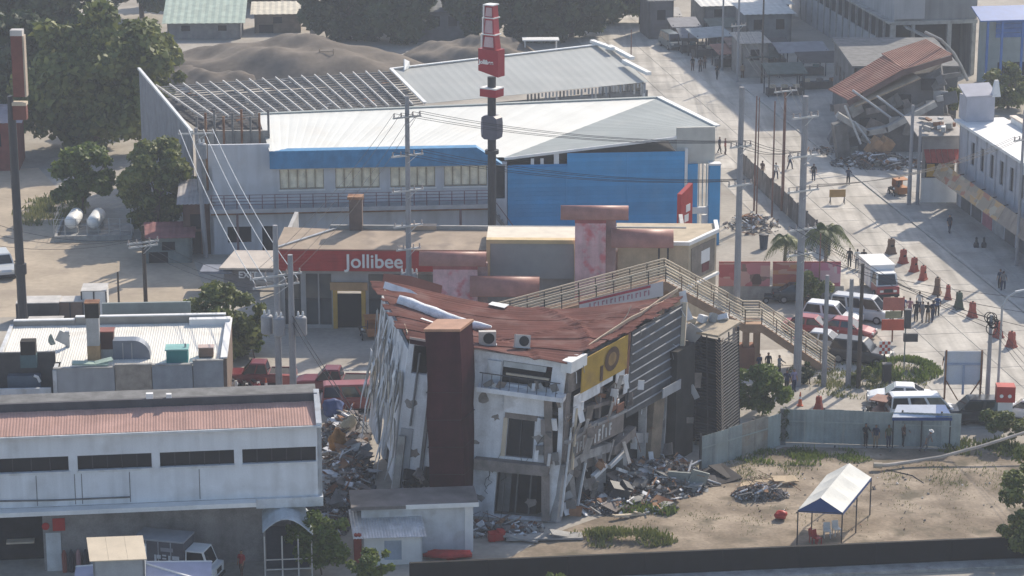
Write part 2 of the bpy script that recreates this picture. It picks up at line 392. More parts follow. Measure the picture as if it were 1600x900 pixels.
def grass(name, label, cx, cy, rx, ry, n, h, seed, mat=None, rise=0.0):
    """tufts of blades inside an ellipse on the ground"""
    rng = np.random.default_rng(seed); a = rng.random(n)*6.283; r = rng.random(n)**.75*1.15; x = cx+r*np.cos(a)*rx; y = cy+r*np.sin(a)*ry
    keep = (np.sin(x*1.9+seed)+np.sin(y*2.3+x*.7)+rng.normal(size=n)*.7) > .1; x = x[keep]; y = y[keep]; rr = r[keep]; k = len(x)
    z = rise*np.clip(1-rr**2,0,1); ang = rng.random(k)*6.283; w = h*.35*(.6+rng.random(k)); hh = h*(.4+rng.random(k)*.9)
    dx = np.cos(ang); dy = np.sin(ang); lx = rng.normal(size=k)*.35*h; ly = rng.normal(size=k)*.35*h
    v = np.stack([np.stack([x-dx*w*.5,y-dy*w*.5,z],1), np.stack([x+dx*w*.5,y+dy*w*.5,z],1), np.stack([x+dx*w*.35+lx,y+dy*w*.35+ly,z+hh],1), np.stack([x-dx*w*.1+lx,y-dy*w*.1+ly,z+hh*1.1],1)],1).reshape(-1,3)
    return O(name, leafmesh(name, v, mat or LEAF_Y), None, label=label, cat='grass', kind='stuff')
# ------------------------------------------------------------ trees and plants
def B(px, py): p = G(px,py); return (p.x,p.y,0)
tree('broad_tree', 'huge spreading tree filling the far left corner behind the tall brown sign', 'tree', B(150,236), 15.5, 15.0, 3, LEAF_A, 24000, .5, .5, .0, 60, 9)
tree('broad_tree', 'dark tree cut by the left picture edge beside the huge spreading tree', 'tree', B(-10,205), 13, 14, 33, LEAF_B, 14000, .5, .45, .0, 40, 9)
tree('broad_tree', 'dense tree between the huge spreading tree and the stripped roof frame', 'tree', B(232,190), 8, 10.5, 34, LEAF_A, 9000, .45, .35, .0, 30, 7)
tree('broad_tree', 'dark tree showing over the top of the huge spreading tree', 'tree', B(60,120), 20, 14, 35, LEAF_B, 13000, .6, .5, .0, 40, 9)
tree('garden_tree', 'bright green bushy tree standing behind the two white gas tanks', 'tree', B(128,338), 5.8, 7.4, 5, LEAF_C, 9000, .28, .2, .0, 34)
tree('garden_tree', 'dark green round tree next to the leaning service pole and blue grey wall', 'tree', B(246,366), 6.9, 9.6, 6, LEAF_A, 12000, .3, .25, .0, 38)
tree('street_tree', 'round tree on the street corner beside the twin transformer poles', 'tree', B(352,560), 6.4, 5.8, 7, LEAF_A, 9500, .26, .2, .0, 32)
for i,(px,py,w,h,lab) in enumerate([(420,12,13,9,'dark hazy tree above the cluttered shed roof'),(545,62,12,9,'dark tree in haze just right of the orange post'),(612,66,12,9,'dark hazy tree above the gap between the earth mounds'),(690,40,14,10,'dark hazy tree behind the grey hall'),
        (775,62,12,9,'dark hazy tree right behind the tall red pole sign'),(838,66,13,10,'broad dark tree above the white bus shelter frame'),(893,58,12,11,'large dark tree at the bend of the street head'),(945,35,13,11,'large dark tree overhanging the head of the street'),(330,2,16,9,'dark tree behind the pale green roof'),(222,28,13,9,'dark tree between the huge spreading tree and the pale green roof'),(486,2,12,9,'dark tree behind the tall orange post'),(1000,-10,14,9,'dark tree beyond the top end of the street')]):
    tree('hazy_tree', lab, 'tree', B(px,py), w, h, 40+i, LEAF_B, 9000, .62, .35, .0, 34, 7, 'dark trees along the far edge')
tree('street_tree', 'small bright tree at the top end of the sunny street', 'tree', B(1000,38), 5, 6, 51, LEAF_C, 2500, .35, .2, .15, 14)
tree('garden_tree', 'leafy tree between the tilted red roof and the white parapet building', 'tree', B(1478,215), 4.8, 6.6, 52, LEAF_A, 4000, .28, .2, .05, 18)
tree('garden_tree', 'dark bush tree below the blue canopy in the far right corner', 'tree', B(1575,170), 7, 5.2, 53, LEAF_A, 3600, .3, .2, .05, 18)
shrub('garden_shrub', 'bright roadside shrub growing behind the louvred cage', B(1190,650), 4.3, 3.9, 8, LEAF_C, 6500, .17, 2.6, 'shrub', 22)
shrub('garden_shrub', 'leafy shrub growing between the arched tarpaulin shelter and the tin shed', B(503,898), 4.3, 4.3, 9, LEAF_C, 6000, .15, 2.4, 'shrub', 20)
shrub('garden_shrub', 'dark round shrub in front of the tin roofed shed', B(580,922), 2.8, 3.0, 10, LEAF_C, 4200, .13, 1.8, 'shrub', 18)
shrub('garden_shrub', 'top of a small bush poking up in front of the black wall', B(862,935), 1.9, 1.9, 12, LEAF_C, 1600, .13, 1.3, 'shrub', 12)
tree('garden_tree', 'tree with pink blossom cut by the right edge above the black wall', 'tree', B(1606,878), 4.4, 7.0, 13, LEAF_A, 8500, .17, .12, .04, 26)
shrub('garden_shrub', 'dark shrub mass behind the fallen pole at the right edge', B(1585,694), 5.0, 2.7, 14, LEAF_A, 4200, .17, 2.6, 'shrub', 24)
shrub('garden_shrub', 'low shrub growing around the base of the corner power pole', B(1345,602), 3.4, 1.4, 15, LEAF_A, 1500, .15, 1.6, 'shrub', 14)
shrub('garden_shrub', 'low roadside hedge between the footbridge stairs and the poles', B(1265,600), 2.6, 1.5, 16, LEAF_B, 1500, .15, 1.4, 'shrub', 12)
shrub('garden_shrub', 'leafy shrub among the poles above the parked cars', B(1270,478), 3.2, 2.9, 17, LEAF_A, 2200, .18, 2.0, 'shrub', 14)
shrub('garden_shrub', 'yellow green shrub beside the round tree and transformer poles', B(398,560), 2.0, 3.6, 18, LEAF_C, 1600, .17, 1.4, 'shrub', 12)
c = G(1415,580); grass('grass', 'green grass mound on the corner island beside the white car', c.x, c.y, 2.3, 2.4, 4200, .34, 1, LEAF_C, .7)
c = G(1340,590); grass('grass', 'short dry grass around the poles on the corner island', c.x, c.y, 4.5, 4.5, 5000, .22, 2)
c = G(1255,714); grass('grass', 'bright green grass strip along the foot of the sheet fence', c.x, c.y, 4.2, 1.6, 3600, .22, 3, LEAF_C)
c = G(975,843); grass('grass', 'dark weeds on the earth hump beside the black wall', c.x, c.y, 2.9, 1.4, 2400, .30, 4, LEAF_A, .35)
c = G(1120,812); grass('grass', 'thin dry grass scattered over the bare lot near the rubble', c.x, c.y, 5.5, 2.6, 900, .10, 5)
c = G(1430,790); grass('grass', 'thin dry grass scattered over the bare lot beside the tent', c.x, c.y, 7, 6, 1100, .09, 6)
c = G(1180,735); grass('grass', 'patchy low weeds on the lot before the slanting fence', c.x, c.y, 3.5, 2.2, 1500, .14, 11)
c = G(1500,745); grass('grass', 'patchy low weeds on the lot below the fallen pole', c.x, c.y, 4.5, 3.0, 1700, .13, 12)
c = G(1010,800); grass('grass', 'weed tufts at the edge of the rubble heap', c.x, c.y, 1.6, 1.0, 1100, .35, 7, LEAF_C)
c = G(80,330); grass('grass', 'dry weeds at the edge of the dirt yard beside the tanks', c.x, c.y, 3.0, 5.0, 2600, .4, 8)
c = G(1560,700); grass('grass', 'weeds along the shaded edge of the lot below the fallen pole', c.x, c.y, 4.0, 1.6, 2600, .3, 9, LEAF_A)

def palm(name, label, base, h, seed, nf=17, L=3.1):
    rd = random.Random(seed); t = T(name, label, 'palm tree', base, 0, 'roadside palms')
    m = MB(); m.tube([(0,0,-.1),(.06,.03,h*.5),(.12,.05,h)],[.2,.15,.12],8); O('trunk', m, M('palm_trunk',(.23,.20,.16),.95,var=.3,bump=.4), t)
    for k in range(nf):
        a = 2*math.pi*k/nf+rd.uniform(-.15,.15); el = rd.uniform(.1,1.15); f = MB(); pts = []
        for i in range(9):
            u = i/8; r = L*u; pts.append(V((.12+math.cos(a)*r*math.cos(el)*(1-.12*u), .05+math.sin(a)*r*math.cos(el)*(1-.12*u), h+L*u*math.sin(el)-L*.85*u*u)))
        f.tube(pts, [.035*(1-.7*i/8) for i in range(9)], 4)
        side = V((-math.sin(a),math.cos(a),0))
        for i in range(1,17):
            u = i/16; q = u*8; j = min(7,int(q)); p = pts[j].lerp(pts[j+1], q-j); ln = .75*math.sin(math.pi*min(1,u*.85+.12))
            for sg in (-1,1):
                fw = (pts[j+1]-pts[j]).normalized(); e = p+side*sg*ln*.8+fw*ln*.45-V((0,0,ln*.5)); w = fw*.055
                f.add([p-w,p+w,e+w*.4,e-w*.4],[(0,1,2,3)])
        O('frond', f, LEAF_A, t)
    return t
palm('palm_tree', 'feathery palm standing on the street side of the fence by the red billboards', B(1288,440), 4.2, 1, 20, 2.9)
palm('palm_tree', 'low spiky palm beside the tall concrete pole and red billboards', B(1225,425), 2.6, 4, 16, 2.6)
# ------------------------------------------------------------ the leaning, half-collapsed building
BO = V((-2.0,150.0,0))
b0,b1,b2,b3 = G(607,796),G(868,816),G(1046,722),V((-9.6,159.5,0))
t0,t1,t2,t3 = G(640,530,10.5),G(886,566,9.9),G(1062,468,10.2),G(598,445,11.2)
cb = T('leaning_building', 'leaning collapsed white building with sagging maroon roof and a dark red tower', 'building', BO)
def quadmap(a,b,c,d,H):                # facade a-b at the ground, d-c at the eaves; u in metres, d inwards
    a,b,c,d = [p-BO for p in (a,b,c,d)]; L = (b-a).length; t = (b-a).normalized(); nn = V((-t.y,t.x,0))
    def f(u,dd,z):
        U = u/L; Z = z/H; p = a.lerp(b,U).lerp(d.lerp(c,U),Z)
        return p+nn*dd+t*(.10*math.sin(3.1*Z*3.14)*math.sin(U*5))
    return f, L
fF, LF = quadmap(b0,b1,t1,t0,10.3)
fR, LR = quadmap(b1,b2,t2,t1,10.1)
fL, LL = quadmap(b3,b0,t0,t3,10.9)
def fbox(mb, f, u0,u1,d0,d1,z0,z1, mi=0):
    mb.hexa([f(u0,d0,z0),f(u1,d0,z0),f(u1,d1,z0),f(u0,d1,z0)],[f(u0,d0,z1),f(u1,d0,z1),f(u1,d1,z1),f(u0,d1,z1)],mi); return mb
def fpanel(name, f, u0,u1,d0,d1,z0,z1, mat, par=None): return O(name, fbox(MB(),f,u0,u1,d0,d1,z0,z1), mat, par or cb)
crk = M('cracked_white_plaster', (.72,.73,.755), .85, var=.16, scale=.7, streak=.4, dirt=(.24,.22,.20), dirt_amt=.55)
dfr = M('dusty_frame_concrete', (.36,.35,.345), .9, var=.3, scale=.9, streak=.5, dirt=(.14,.13,.125), dirt_amt=.7)
brn = M('stained_render', (.26,.225,.205), .9, var=.3, scale=.9, streak=.5, dirt=(.12,.11,.10), dirt_amt=.7)
# front wall with its openings
front = O('front_wall', MB().wall((0,0),(LF,0),0.0,10.25,.3,[(.35,1.35,8.3,10.0),(1.0,2.5,.3,1.5),(1.4,2.5,1.5,2.2),(1.9,2.5,2.2,2.8),(6.3,9.6,8.45,9.85),(7.0,8.7,3.9,6.35),(6.6,9.7,.15,3.0),(9.3,10.2,4.2,7.7)],0,fF), crk, cb)
for (u0,u1,z0,z1) in ((7.0,8.7,3.9,6.35),):
    w = O('window', fbox(MB(),fF,u0,u1,.22,.26,z0,z1), glass, cb)
    m = MB()
    for a in (u0,(u0+u1)/2-.04,u1-.08): fbox(m,fF,a,a+.08,.12,.21,z0,z1)
    for a in (z0,z1-.08): fbox(m,fF,u0+.081,u1-.081,.13,.205,a,a+.08)
    O('frame', m, darkst, w)
fpanel('window_lintel', fF, 6.8,8.95,-.14,-.003,6.36,6.75, brn)
fpanel('window_jamb', fF, 6.72,6.98,-.10,-.003,3.95,6.35, cream)
fpanel('ledge', fF, 5.2,9.9,-.6,-.004,3.1,3.75, brn)
fpanel('balcony_slab', fF, 4.9,10.7,-.95,-.004,8.02,8.3, crk)
fpanel('balcony_soffit_panel', fF, 6.7,9.35,-.34,-.005,6.78,8.015, crk)
for k in range(9): fpanel('railing_post', fF, 5.2+k*.62,5.24+k*.62,-.9,-.86,8.3,9.15, darkst)
fpanel('railing', fF, 5.0,10.4,-.91,-.85,9.16,9.21, darkst)
fpanel('roller_shutter_box', fF, 6.35,9.2,.05,.20,9.45,9.8, galv)
fpanel('fallen_beam', fF, 6.6,9.5,-.05,.10,9.0,9.12, cream)
fpanel('wall_panel', fF, 5.35,6.25,-.20,-.006,8.32,9.8, plaster)
O('corner_column', MB().bar(fF(9.75,-.1,3.76),fF(9.55,-.15,8.0),.5,.4), brn, cb)
O('corner_column', MB().bar(fF(9.9,-.1,.1),fF(9.7,-.12,3.08),.5,.4), brn, cb)
fpanel('drain_pipe', fF, 1.62,1.82,-.22,-.02,2.2,8.0, conc_d)
fpanel('drain_pipe', fF, .75,.85,-.18,-.02,5.2,9.6, conc_d)
fpanel('wall_panel', fF, .2,1.0,-.13,-.008,1.0,5.0, greyp)
fpanel('broken_column', fF, .15,.62,-.42,-.14,.2,4.6, conc)
fpanel('shop_shutter', fF, 6.75,7.5,.35,.4,.3,2.9, conc_d)
for k in range(3): fpanel('door_post', fF, 7.05+k*.85,7.13+k*.85,.05,.25,.35,2.98, conc_d)
# near-black box; its colour stands in for shade behind the openings
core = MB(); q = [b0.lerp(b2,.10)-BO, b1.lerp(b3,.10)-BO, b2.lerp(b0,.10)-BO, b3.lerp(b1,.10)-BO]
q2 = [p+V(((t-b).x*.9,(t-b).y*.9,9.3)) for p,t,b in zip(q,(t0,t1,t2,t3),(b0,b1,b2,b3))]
core.hexa(q, q2); O('interior_shade_box', core, dark, cb)
# red tower
tw = G(672,824); tw.y = 146.2
def tp(px,py,Y): return P(px,py,Y)-BO
tower = MB(); Y0,Y1 = 146.2,148.3
bt = [tp(672,820,Y0),tp(727,820,Y0),tp(746,800,Y1),tp(690,800,Y1)]
tt = [tp(664,518,Y0),tp(718,518,Y0),tp(738,500,Y1),tp(684,500,Y1)]
for p,z in zip(bt,(0,0,0,0)): p.z = 0
zt = tt[0].z
for p in tt: p.z = zt
twm = M('tower_maroon', (.052,.015,.021), .7, spec=.05, var=.22, streak=.5)
nb_ = 6
rt = random.Random(5); prev = bt
for k in range(1,8):
    u = k/7; nx = [a.lerp(b,u) for a,b in zip(bt,tt)]
    if k < 7: o_ = V((rt.uniform(-.07,.07),rt.uniform(-.05,.05),0)); nx = [p+o_ for p in nx]
    tower.hexa(prev,nx); prev = nx
tower.f = [f for i,f in enumerate(tower.f) if i%6 not in (0,1) or i in (0,6*6+1)]; tower.m = [0]*len(tower.f)
tw_o = O('tower', tower, twm, cb)
cap = MB(); cc = sum(tt,V())/4
cap.hexa([cc+(p-cc)*1.06+V((0,0,.003)) for p in tt],[cc+(p-cc)*1.06+V((0,0,.16)) for p in tt]); O('tower_cap', cap, M('sunlit_cap_orange',(.40,.22,.14),.6,var=.2), tw_o)  # orange tone paints the sunlit top of the dark red tower
for k in range(1,7):
    u = k/7-.03; q = [p.lerp(t_,u)+V((0,0,0)) for p,t_ in zip(bt,tt)]; cq = sum(q,V())/4; lo_ = [cq+(p-cq)*1.025 for p in q]; m = MB(); m.hexa([p-V((0,0,.02)) for p in lo_],[p+V((0,0,.02)) for p in lo_]); O('cladding_joint', m, M('joint_dark_wine',(.035,.015,.018),.8), tw_o)
# sagging roof in overlapping sheets
def roofp(u,v):                         # u left-right, v front-back
    p = t0.lerp(t1,u).lerp(t3.lerp(t2,u),v)-BO
    su = max(0,math.sin(math.pi*u)); v_ = max(0,v); sag = -1.25*su**1.3*v_**1.2-.35*su*math.sin(math.pi*v_)+.25*math.sin(9*u+4*v)*math.sin(math.pi*v)*.5
    crum = .035*math.sin(26*v+5*u)+.02*math.sin(17*u+13*v)
    crum += .16*max(0,1-abs(u*1.6+v*.9-1.75)/.05)+.12*max(0,1-abs(u*1.1-v*.7-.42)/.04)*(v > .05)-.12*max(0,1-abs(u*1.4+v*1.3-1.1)/.05)
    p.z += sag+crum+.10; return p
NS, NU = 15, 60; rs = random.Random(4)
for k in range(NS):
    v0 = -.03+k*1.03/NS; v1 = v0+1.03/NS+.012; off = rs.uniform(0,.09); m = MB(); nv = 4; ua = -.02-rs.random()*.05; ub = 1.01+rs.random()*.03
    for j in range(nv+1):
        v = v0+(v1-v0)*j/nv
        for i in range(NU+1):
            p = roofp(ua+(ub-ua)*i/NU, v); p.z += off+(.045 if j%2 else 0)+.03*(1-j/nv); m.v.append(tuple(p))
    nt_ = len(m.v); m.v += [(x,y,z-.05) for x,y,z in m.v]
    for j in range(nv):
        for i in range(NU):
            a = j*(NU+1)+i; fcs = (a,a+1,a+NU+2,a+NU+1); m.f += [fcs, tuple(nt_+q for q in reversed(fcs))]; m.m += [0,0]
    for i in range(NU): m.f.append((i,nt_+i,nt_+i+1,i+1)); m.m.append(0)
    O('roof_sheet', m, maroof, cb)
# curled sheets at the back left corner, torn white edge trims, fascia
def strip(name, pts, w, mat, par=cb, th=.04, dirn=V((0,0,1))):
    m = MB(); pts = [V(p) for p in pts]
    for a,b in zip(pts,pts[1:]):
        x = dirn*w/2; t = (b-a).normalized(); n_ = t.cross(dirn).normalized()*th/2
        m.hexa([a-x-n_,b-x-n_,b-x+n_,a-x+n_],[a+x-n_,b+x-n_,b+x+n_,a+x+n_])
    return O(name, m, mat, par)
def W(px,py,Y): return P(px,py,Y)-BO
strip('roof_flap', [W(598,436,160.2),W(640,440,160.8),W(690,455,161)], .9, maroof, dirn=V((.1,.8,.6)).normalized())
strip('roof_flap', [W(600,445,158.8),W(640,458,158.9),W(668,476,158.7)], .5, crk, dirn=V((.2,.7,.7)).normalized())
strip('edge_trim', [W(600,455,158.6),W(612,475,156.5),W(628,500,153.5),W(636,522,150.4)], .28, cream, dirn=V((.3,0,.9)))
strip('fascia', [W(640,533,149.6),W(740,552,148.9),W(884,582,147.8)], .30, twm)
strip('fascia', [W(640,528,149.55),W(740,545,148.85),W(884,572,147.75)], .14, M('gutter_light',(.5,.40,.36),.7,var=.2))
strip('parapet_trim', [W(895,558,148.4),W(940,527,151.5),W(985,498,155),W(1002,490,156.4),W(1030,470,158.8),W(1060,452,160.8)], .32, cream, dirn=V((.3,-.2,.9)))
strip('parapet_trim', [W(1000,486,156.6),W(1035,473,158.9),W(1056,455,160.9),W(1059,447,161.3)], .22, M('torn_trim',(.60,.42,.33),.8,var=.2), dirn=V((.2,-.2,.9)))
m = MB(); fbox(m,fR,-.25,1.5,-.5,.25,9.55,10.25); O('corner_block', m, plastw, cb)
strip('torn_wire', [W(965,512,154.5),W(980,492,154.8),W(986,478,155)], .05, cream)
# right facade: slanted frame, banner, louvre screen
ysign = M('yellow_banner', (.40,.255,.035), .7, var=.22, scale=.7, dirt=(.20,.13,.05), dirt_amt=.6)
ban = fpanel('banner', fR, 1.15,6.4,-.42,-.36,7.85,9.95, ysign)
m = MB(); c0 = fR(4.5,-.45,9.0); rr = []
for k in range(18):
    a = 2*math.pi*k/18; rr.append(fR(4.5+.85*math.cos(a),-.452,9.0+.75*math.sin(a)))
m.add([c0]+rr,[(0,1+k,1+(k+1)%18) for k in range(18)]); O('round_emblem', m, M('banner_brown',(.09,.05,.03),.8,var=.3), ban)
m = MB(); rr = []
for k in range(18):
    a = 2*math.pi*k/18; rr.append(fR(4.5+.48*math.cos(a),-.460,9.0+.42*math.sin(a)))
m.add([fR(4.5,-.460,9.0)]+rr,[(0,1+k,1+(k+1)%18) for k in range(18)]); O('emblem_ring', m, M('banner_ochre',(.26,.16,.06),.8,var=.3), ban)
fpanel('banner_stripe', fR, 3.2,3.5,-.452,-.425,7.95,8.9, MATS['banner_brown'], ban)
fpanel('banner_post', fR, 6.35,6.75,-.40,-.1,7.4,10.0, M('rust_brown_panel',(.19,.085,.055),.8,var=.3))
for (u0,u1,z0,z1) in ((.55,3.5,7.15,7.84),(3.55,4.9,7.5,7.84),(5.3,6.9,6.9,7.84),(.6,1.1,5.9,7.1),(6.4,6.9,6.2,6.88)):
    fpanel('torn_white_panel', fR, u0,u1,-.34,-.30,z0,z1, crk)
fpanel('top_storey_wall', fR, .3,6.9,-.02,.2,8.0,9.9, brn)
def tpanel(name,f,u0,u1,d0,d1,z0,z1,ta,tb,mat):
    m = MB().hexa([f(u0,d0,z0+ta),f(u1,d0,z0+tb),f(u1,d1,z0+tb),f(u0,d1,z0+ta)],[f(u0,d0,z1+ta),f(u1,d0,z1+tb),f(u1,d1,z1+tb),f(u0,d1,z1+ta)]); return O(name,m,mat,cb)
tpanel('ring_beam',fR,.05,2.7,-.3,.3,3.15,3.75,-.15,.12,dfr); tpanel('ring_beam',fR,2.75,5.6,-.22,.3,3.15,3.7,.05,-.30,dfr); tpanel('ring_beam',fR,5.7,8.2,-.4,.2,3.05,3.6,-.45,.1,brn); tpanel('ring_beam',fR,8.3,10.6,-.1,.4,3.1,3.7,-.5,-1.1,dfr)
tpanel('parapet',fR,.2,3.3,-.30,-.06,3.9,5.0,-.1,.1,brn); tpanel('parapet',fR,3.36,6.8,-.30,-.06,3.9,5.1,.0,-.12,brn)
tpanel('parapet_cap',fR,.15,3.4,-.42,.0,5.06,5.24,-.1,.14,dfr); tpanel('parapet_cap',fR,3.5,6.9,-.46,.0,5.11,5.28,.02,-.1,dfr)
tpanel('floor_slab',fR,.2,5.2,-.15,1.5,6.5,6.72,.1,-.55,brn); tpanel('floor_slab',fR,5.3,12.6,-.1,1.5,6.4,6.65,-.6,-.2,brn)
rs = random.Random(9); wl_ = M('worn_letter_white',(.55,.55,.55),.8,var=.3)
for k in range(9):                      # what is left of the lettering on the parapet
    u = 1.0+k*.34 if k < 4 else 3.4+(k-4)*.42
    h = rs.uniform(.55,.95); m = MB(); fbox(m,fR,u,u+.12,-.345,-.305,4.05,4.05+h)
    if k%3 != 1: fbox(m,fR,u+.121,u+.26,-.343,-.306,4.05+h-.16,4.05+h-.02)
    if k%3 == 2: fbox(m,fR,u+.121,u+.24,-.343,-.306,4.05+h*.4,4.05+h*.4+.12)
    O('letter_fragment', m, wl_, cb)
def fbar(name, p, q, w, mat): return O(name, MB().bar(p,q,w), mat, cb)
for (ua,ub,za,zb,w) in ((.1,.35,.0,3.15,.55),(2.0,1.1,.0,3.15,.5),(2.25,2.9,.0,3.15,.35),(4.9,4.3,.2,3.15,.55),(5.4,5.2,.9,3.15,.3),(7.7,7.2,.5,3.15,.5),(10.0,9.6,.8,6.5,.5),(12.4,12.2,.5,9.9,.45),(.35,.30,3.8,8.1,.45),(4.3,4.1,5.3,7.9,.3)):
    fbar('slanted_column', fR(ua,.1,za), fR(ub,.1,zb), w, dfr if za < 1 else brn)
for (ua,ub,za,zb,w) in ((.5,-.1,5.9,.5,.10),(2.4,1.6,3.1,.2,.12),(3.3,4.6,1.9,2.3,.28),(5.2,6.9,2.0,2.5,.25),(.9,.75,7.0,3.2,.14),(6.2,8.4,1.6,.6,.2)):
    fbar('hanging_beam', fR(ua,-.35,za), fR(ub,-.45,zb), w, rs.choice([crk,cream,plaster]))
for (u,z,w,h,mt) in ((5.0,5.6,.5,.9,'rust_brown_panel'),(5.6,5.3,.8,.5,'rust_brown_panel'),(5.2,6.3,.35,.3,'clean_white_paint'),(5.5,5.9,.25,.25,'clean_white_paint')):
    fpanel('hanging_scrap', fR, u,u+w,-.5,-.42,z,z+h, MATS[mt])
fpanel('loose_panel', fR, 10.4,12.6,-.9,-.82,4.9,5.5, greyp)
fpanel('side_pier', fR, 10.3,11.6,-.35,.1,.7,4.7, M('tan_stone',(.22,.175,.13),.9,var=.3))
scr = fpanel('louvre_panel', fR, 6.95,13.2,-.36,-.30,4.6,9.95, M('louvre_backing',(.085,.088,.095),.7,var=.25))
slm = M('louvre_slat_grey', (.26,.27,.29), .7, var=.15)
for k in range(9):
    z = 5.0+k*.58; m = MB(); m.hexa([fR(7.0,-.44,z),fR(13.1,-.44,z+.12),fR(13.1,-.37,z+.16),fR(7.0,-.37,z+.04)],[fR(7.0,-.44,z+.045),fR(13.1,-.44,z+.165),fR(13.1,-.37,z+.20),fR(7.0,-.37,z+.08)]); O('louvre_slat', m, slm, cb)
O('end_post', MB().bar(fR(13.35,-.4,4.6),fR(13.35,-.4,10.0),.35), cream, cb)
strip('bent_panel', [W(1062,506,160),W(1056,540,159.7),W(1052,575,159.4),W(1046,590,159.3)], 1.1, crk, dirn=V((.95,.25,.1)))
strip('bent_panel', [W(1066,455,161),W(1070,480,160.8),W(1078,500,160.6)], .5, crk, dirn=V((.9,.3,.2)))
wg = [fR(13.45,-.35,0),fR(16.0,-.2,0),fR(16.2,2.6,0),fR(13.2,2.6,0)]
O('wing_or_shade_block', MB().hexa(wg,[p+V((.1,.3,7.4)) for p in wg]), M('gutted_wall',(.035,.034,.034),.9,var=.4,scale=.8), cb)
rs = random.Random(77)
for k in range(16): p = fR(rs.uniform(11.6,15.2),rs.uniform(-.9,.6),rs.uniform(.5,8.4)); O('hanging_scrap', MB().rbox(p,(rs.uniform(.3,1.3),.06,rs.uniform(.3,1.2)),(rs.uniform(-.5,.5),rs.uniform(-.6,.6),rs.uniform(-.9,.9))), rs.choice([conc_d,brn,conc_d,crk,greyp]), cb)
for k in range(22): p = fR(rs.uniform(.2,10.5),rs.uniform(-.7,.2),rs.choice([.3,1.0,2.2,5.6,6.2])+rs.uniform(0,.7)); O('hanging_scrap', MB().rbox(p,(rs.uniform(.2,.9),.05,rs.uniform(.2,1.0)),(rs.uniform(-.6,.6),rs.uniform(-.7,.7),rs.uniform(-.9,.9))), rs.choice([conc_d,brn,brn,crk,greyp,rust]), cb)
for k in range(9): p = fF(rs.uniform(5.4,10.2),-.5+rs.uniform(-.3,.3),8.36+rs.uniform(0,.5)); O('balcony_scrap', MB().rbox(p,(rs.uniform(.2,.8),.08,rs.uniform(.2,.7)),(rs.uniform(-.5,.5),rs.uniform(-.7,.7),rs.uniform(-.9,.9))), rs.choice([conc_d,brn,crk,galv]), cb)
for k in range(12): p = fF(rs.uniform(.9,2.6),-.35+rs.uniform(-.4,.2),rs.uniform(.2,2.6)); O('broken_chunk', MB().rbox(p,(rs.uniform(.2,.8),.3,rs.uniform(.2,.7)),(rs.uniform(-.5,.5),rs.uniform(-.7,.7),rs.uniform(-.9,.9))), rs.choice([conc_d,brn,dark,dark]), cb)
for k in range(10): p = fF(rs.uniform(8.8,10.4),-.4+rs.uniform(-.2,.2),rs.uniform(4.0,8.0)); O('spalled_chunk', MB().rbox(p,(rs.uniform(.15,.5),.12,rs.uniform(.3,1.0)),(rs.uniform(-.3,.3),rs.uniform(-.3,.3),rs.uniform(-.5,.5))), rs.choice([conc_d,brn,crk]), cb)
# spalled patches, cracks and bare reinforcing rods
rs = random.Random(88); brick = M('exposed_block',(.27,.25,.235),.95,var=.35,scale=2.5); crackm = M('crack_dark',(.05,.047,.045),.95)
def spall(f,u,z,r,mat,off=-.012,n=11):
    m = MB(); c = f(u,off,z); pts = []
    for k in range(n): a = 2*math.pi*k/n; q = r*rs.uniform(.45,1.15); pts.append(f(u+q*math.cos(a),off,z+q*.8*math.sin(a)))
    m.add([c]+pts,[(0,1+k,1+(k+1)%n) for k in range(n)]); O('spalled_patch',m,mat,cb)
for (u,z,r) in ((5.6,1.2,.35),(6.2,6.3,.3),(5.3,7.4,.5),(9.0,5.2,.5),(9.1,7.2,.35),(6.2,3.0,.25),(8.9,1.2,.45),(.6,6.5,.4),(1.2,3.5,.45),(.5,2.0,.5),(5.1,4.6,.25),(2.3,6.8,.3)): spall(fF,u,z,r,rs.choice([brick,brick,brn]))
for k in range(9):
    u,z = rs.choice([rs.uniform(.3,2.2),rs.uniform(5.0,9.2)]),rs.uniform(1,7.5); pts = [fF(u,-.02,z)]
    for i in range(6): u += rs.uniform(-.35,.35); z += rs.uniform(.1,.5); pts.append(fF(min(9.3,max(.1,u)),-.02,min(8,z)))
    O('wall_crack', MB().tube(pts,.018,4), crackm, cb)
for k in range(34):
    u,z = rs.uniform(.1,13),rs.choice([.6,2.6,3.6,5.4,6.6,7.2,9.8]); p = fR(u,-.2,z); q = p+V((rs.uniform(-.5,.5),rs.uniform(-.9,-.1),rs.uniform(-1.4,.6))); O('bare_rod', MB().tube([p,p.lerp(q,.5)+V((rs.uniform(-.15,.15),0,rs.uniform(0,.3))),q],.022,4), rs.choice([rust,conc_d,crk]), cb)
for k in range(26):
    u,z = rs.uniform(.2,6.6),rs.uniform(1.0,7.6); p = fR(u,rs.uniform(-.75,-.2),z); O('hanging_scrap', MB().rbox(p,(rs.uniform(.15,.7),.04,rs.uniform(.4,1.5)),(rs.uniform(-.5,.5),rs.uniform(-.4,.4),rs.uniform(-.2,1.6))), rs.choice([conc_d,brn,brick,crk,dfr,dfr]), cb)
for (u,z,w,h) in ((.6,5.35,3.3,1.05),(4.1,5.35,2.5,1.2),(.4,.2,1.6,2.7),(2.9,.3,1.5,2.4),(5.5,.3,2.0,2.2),(7.9,.4,1.9,2.3),(7.2,4.2,2.5,1.6)): fpanel('painted_void', fR, u,u+w,.35,.42,z,z+h, dark)  # near-black panels paint the shade inside the broken openings
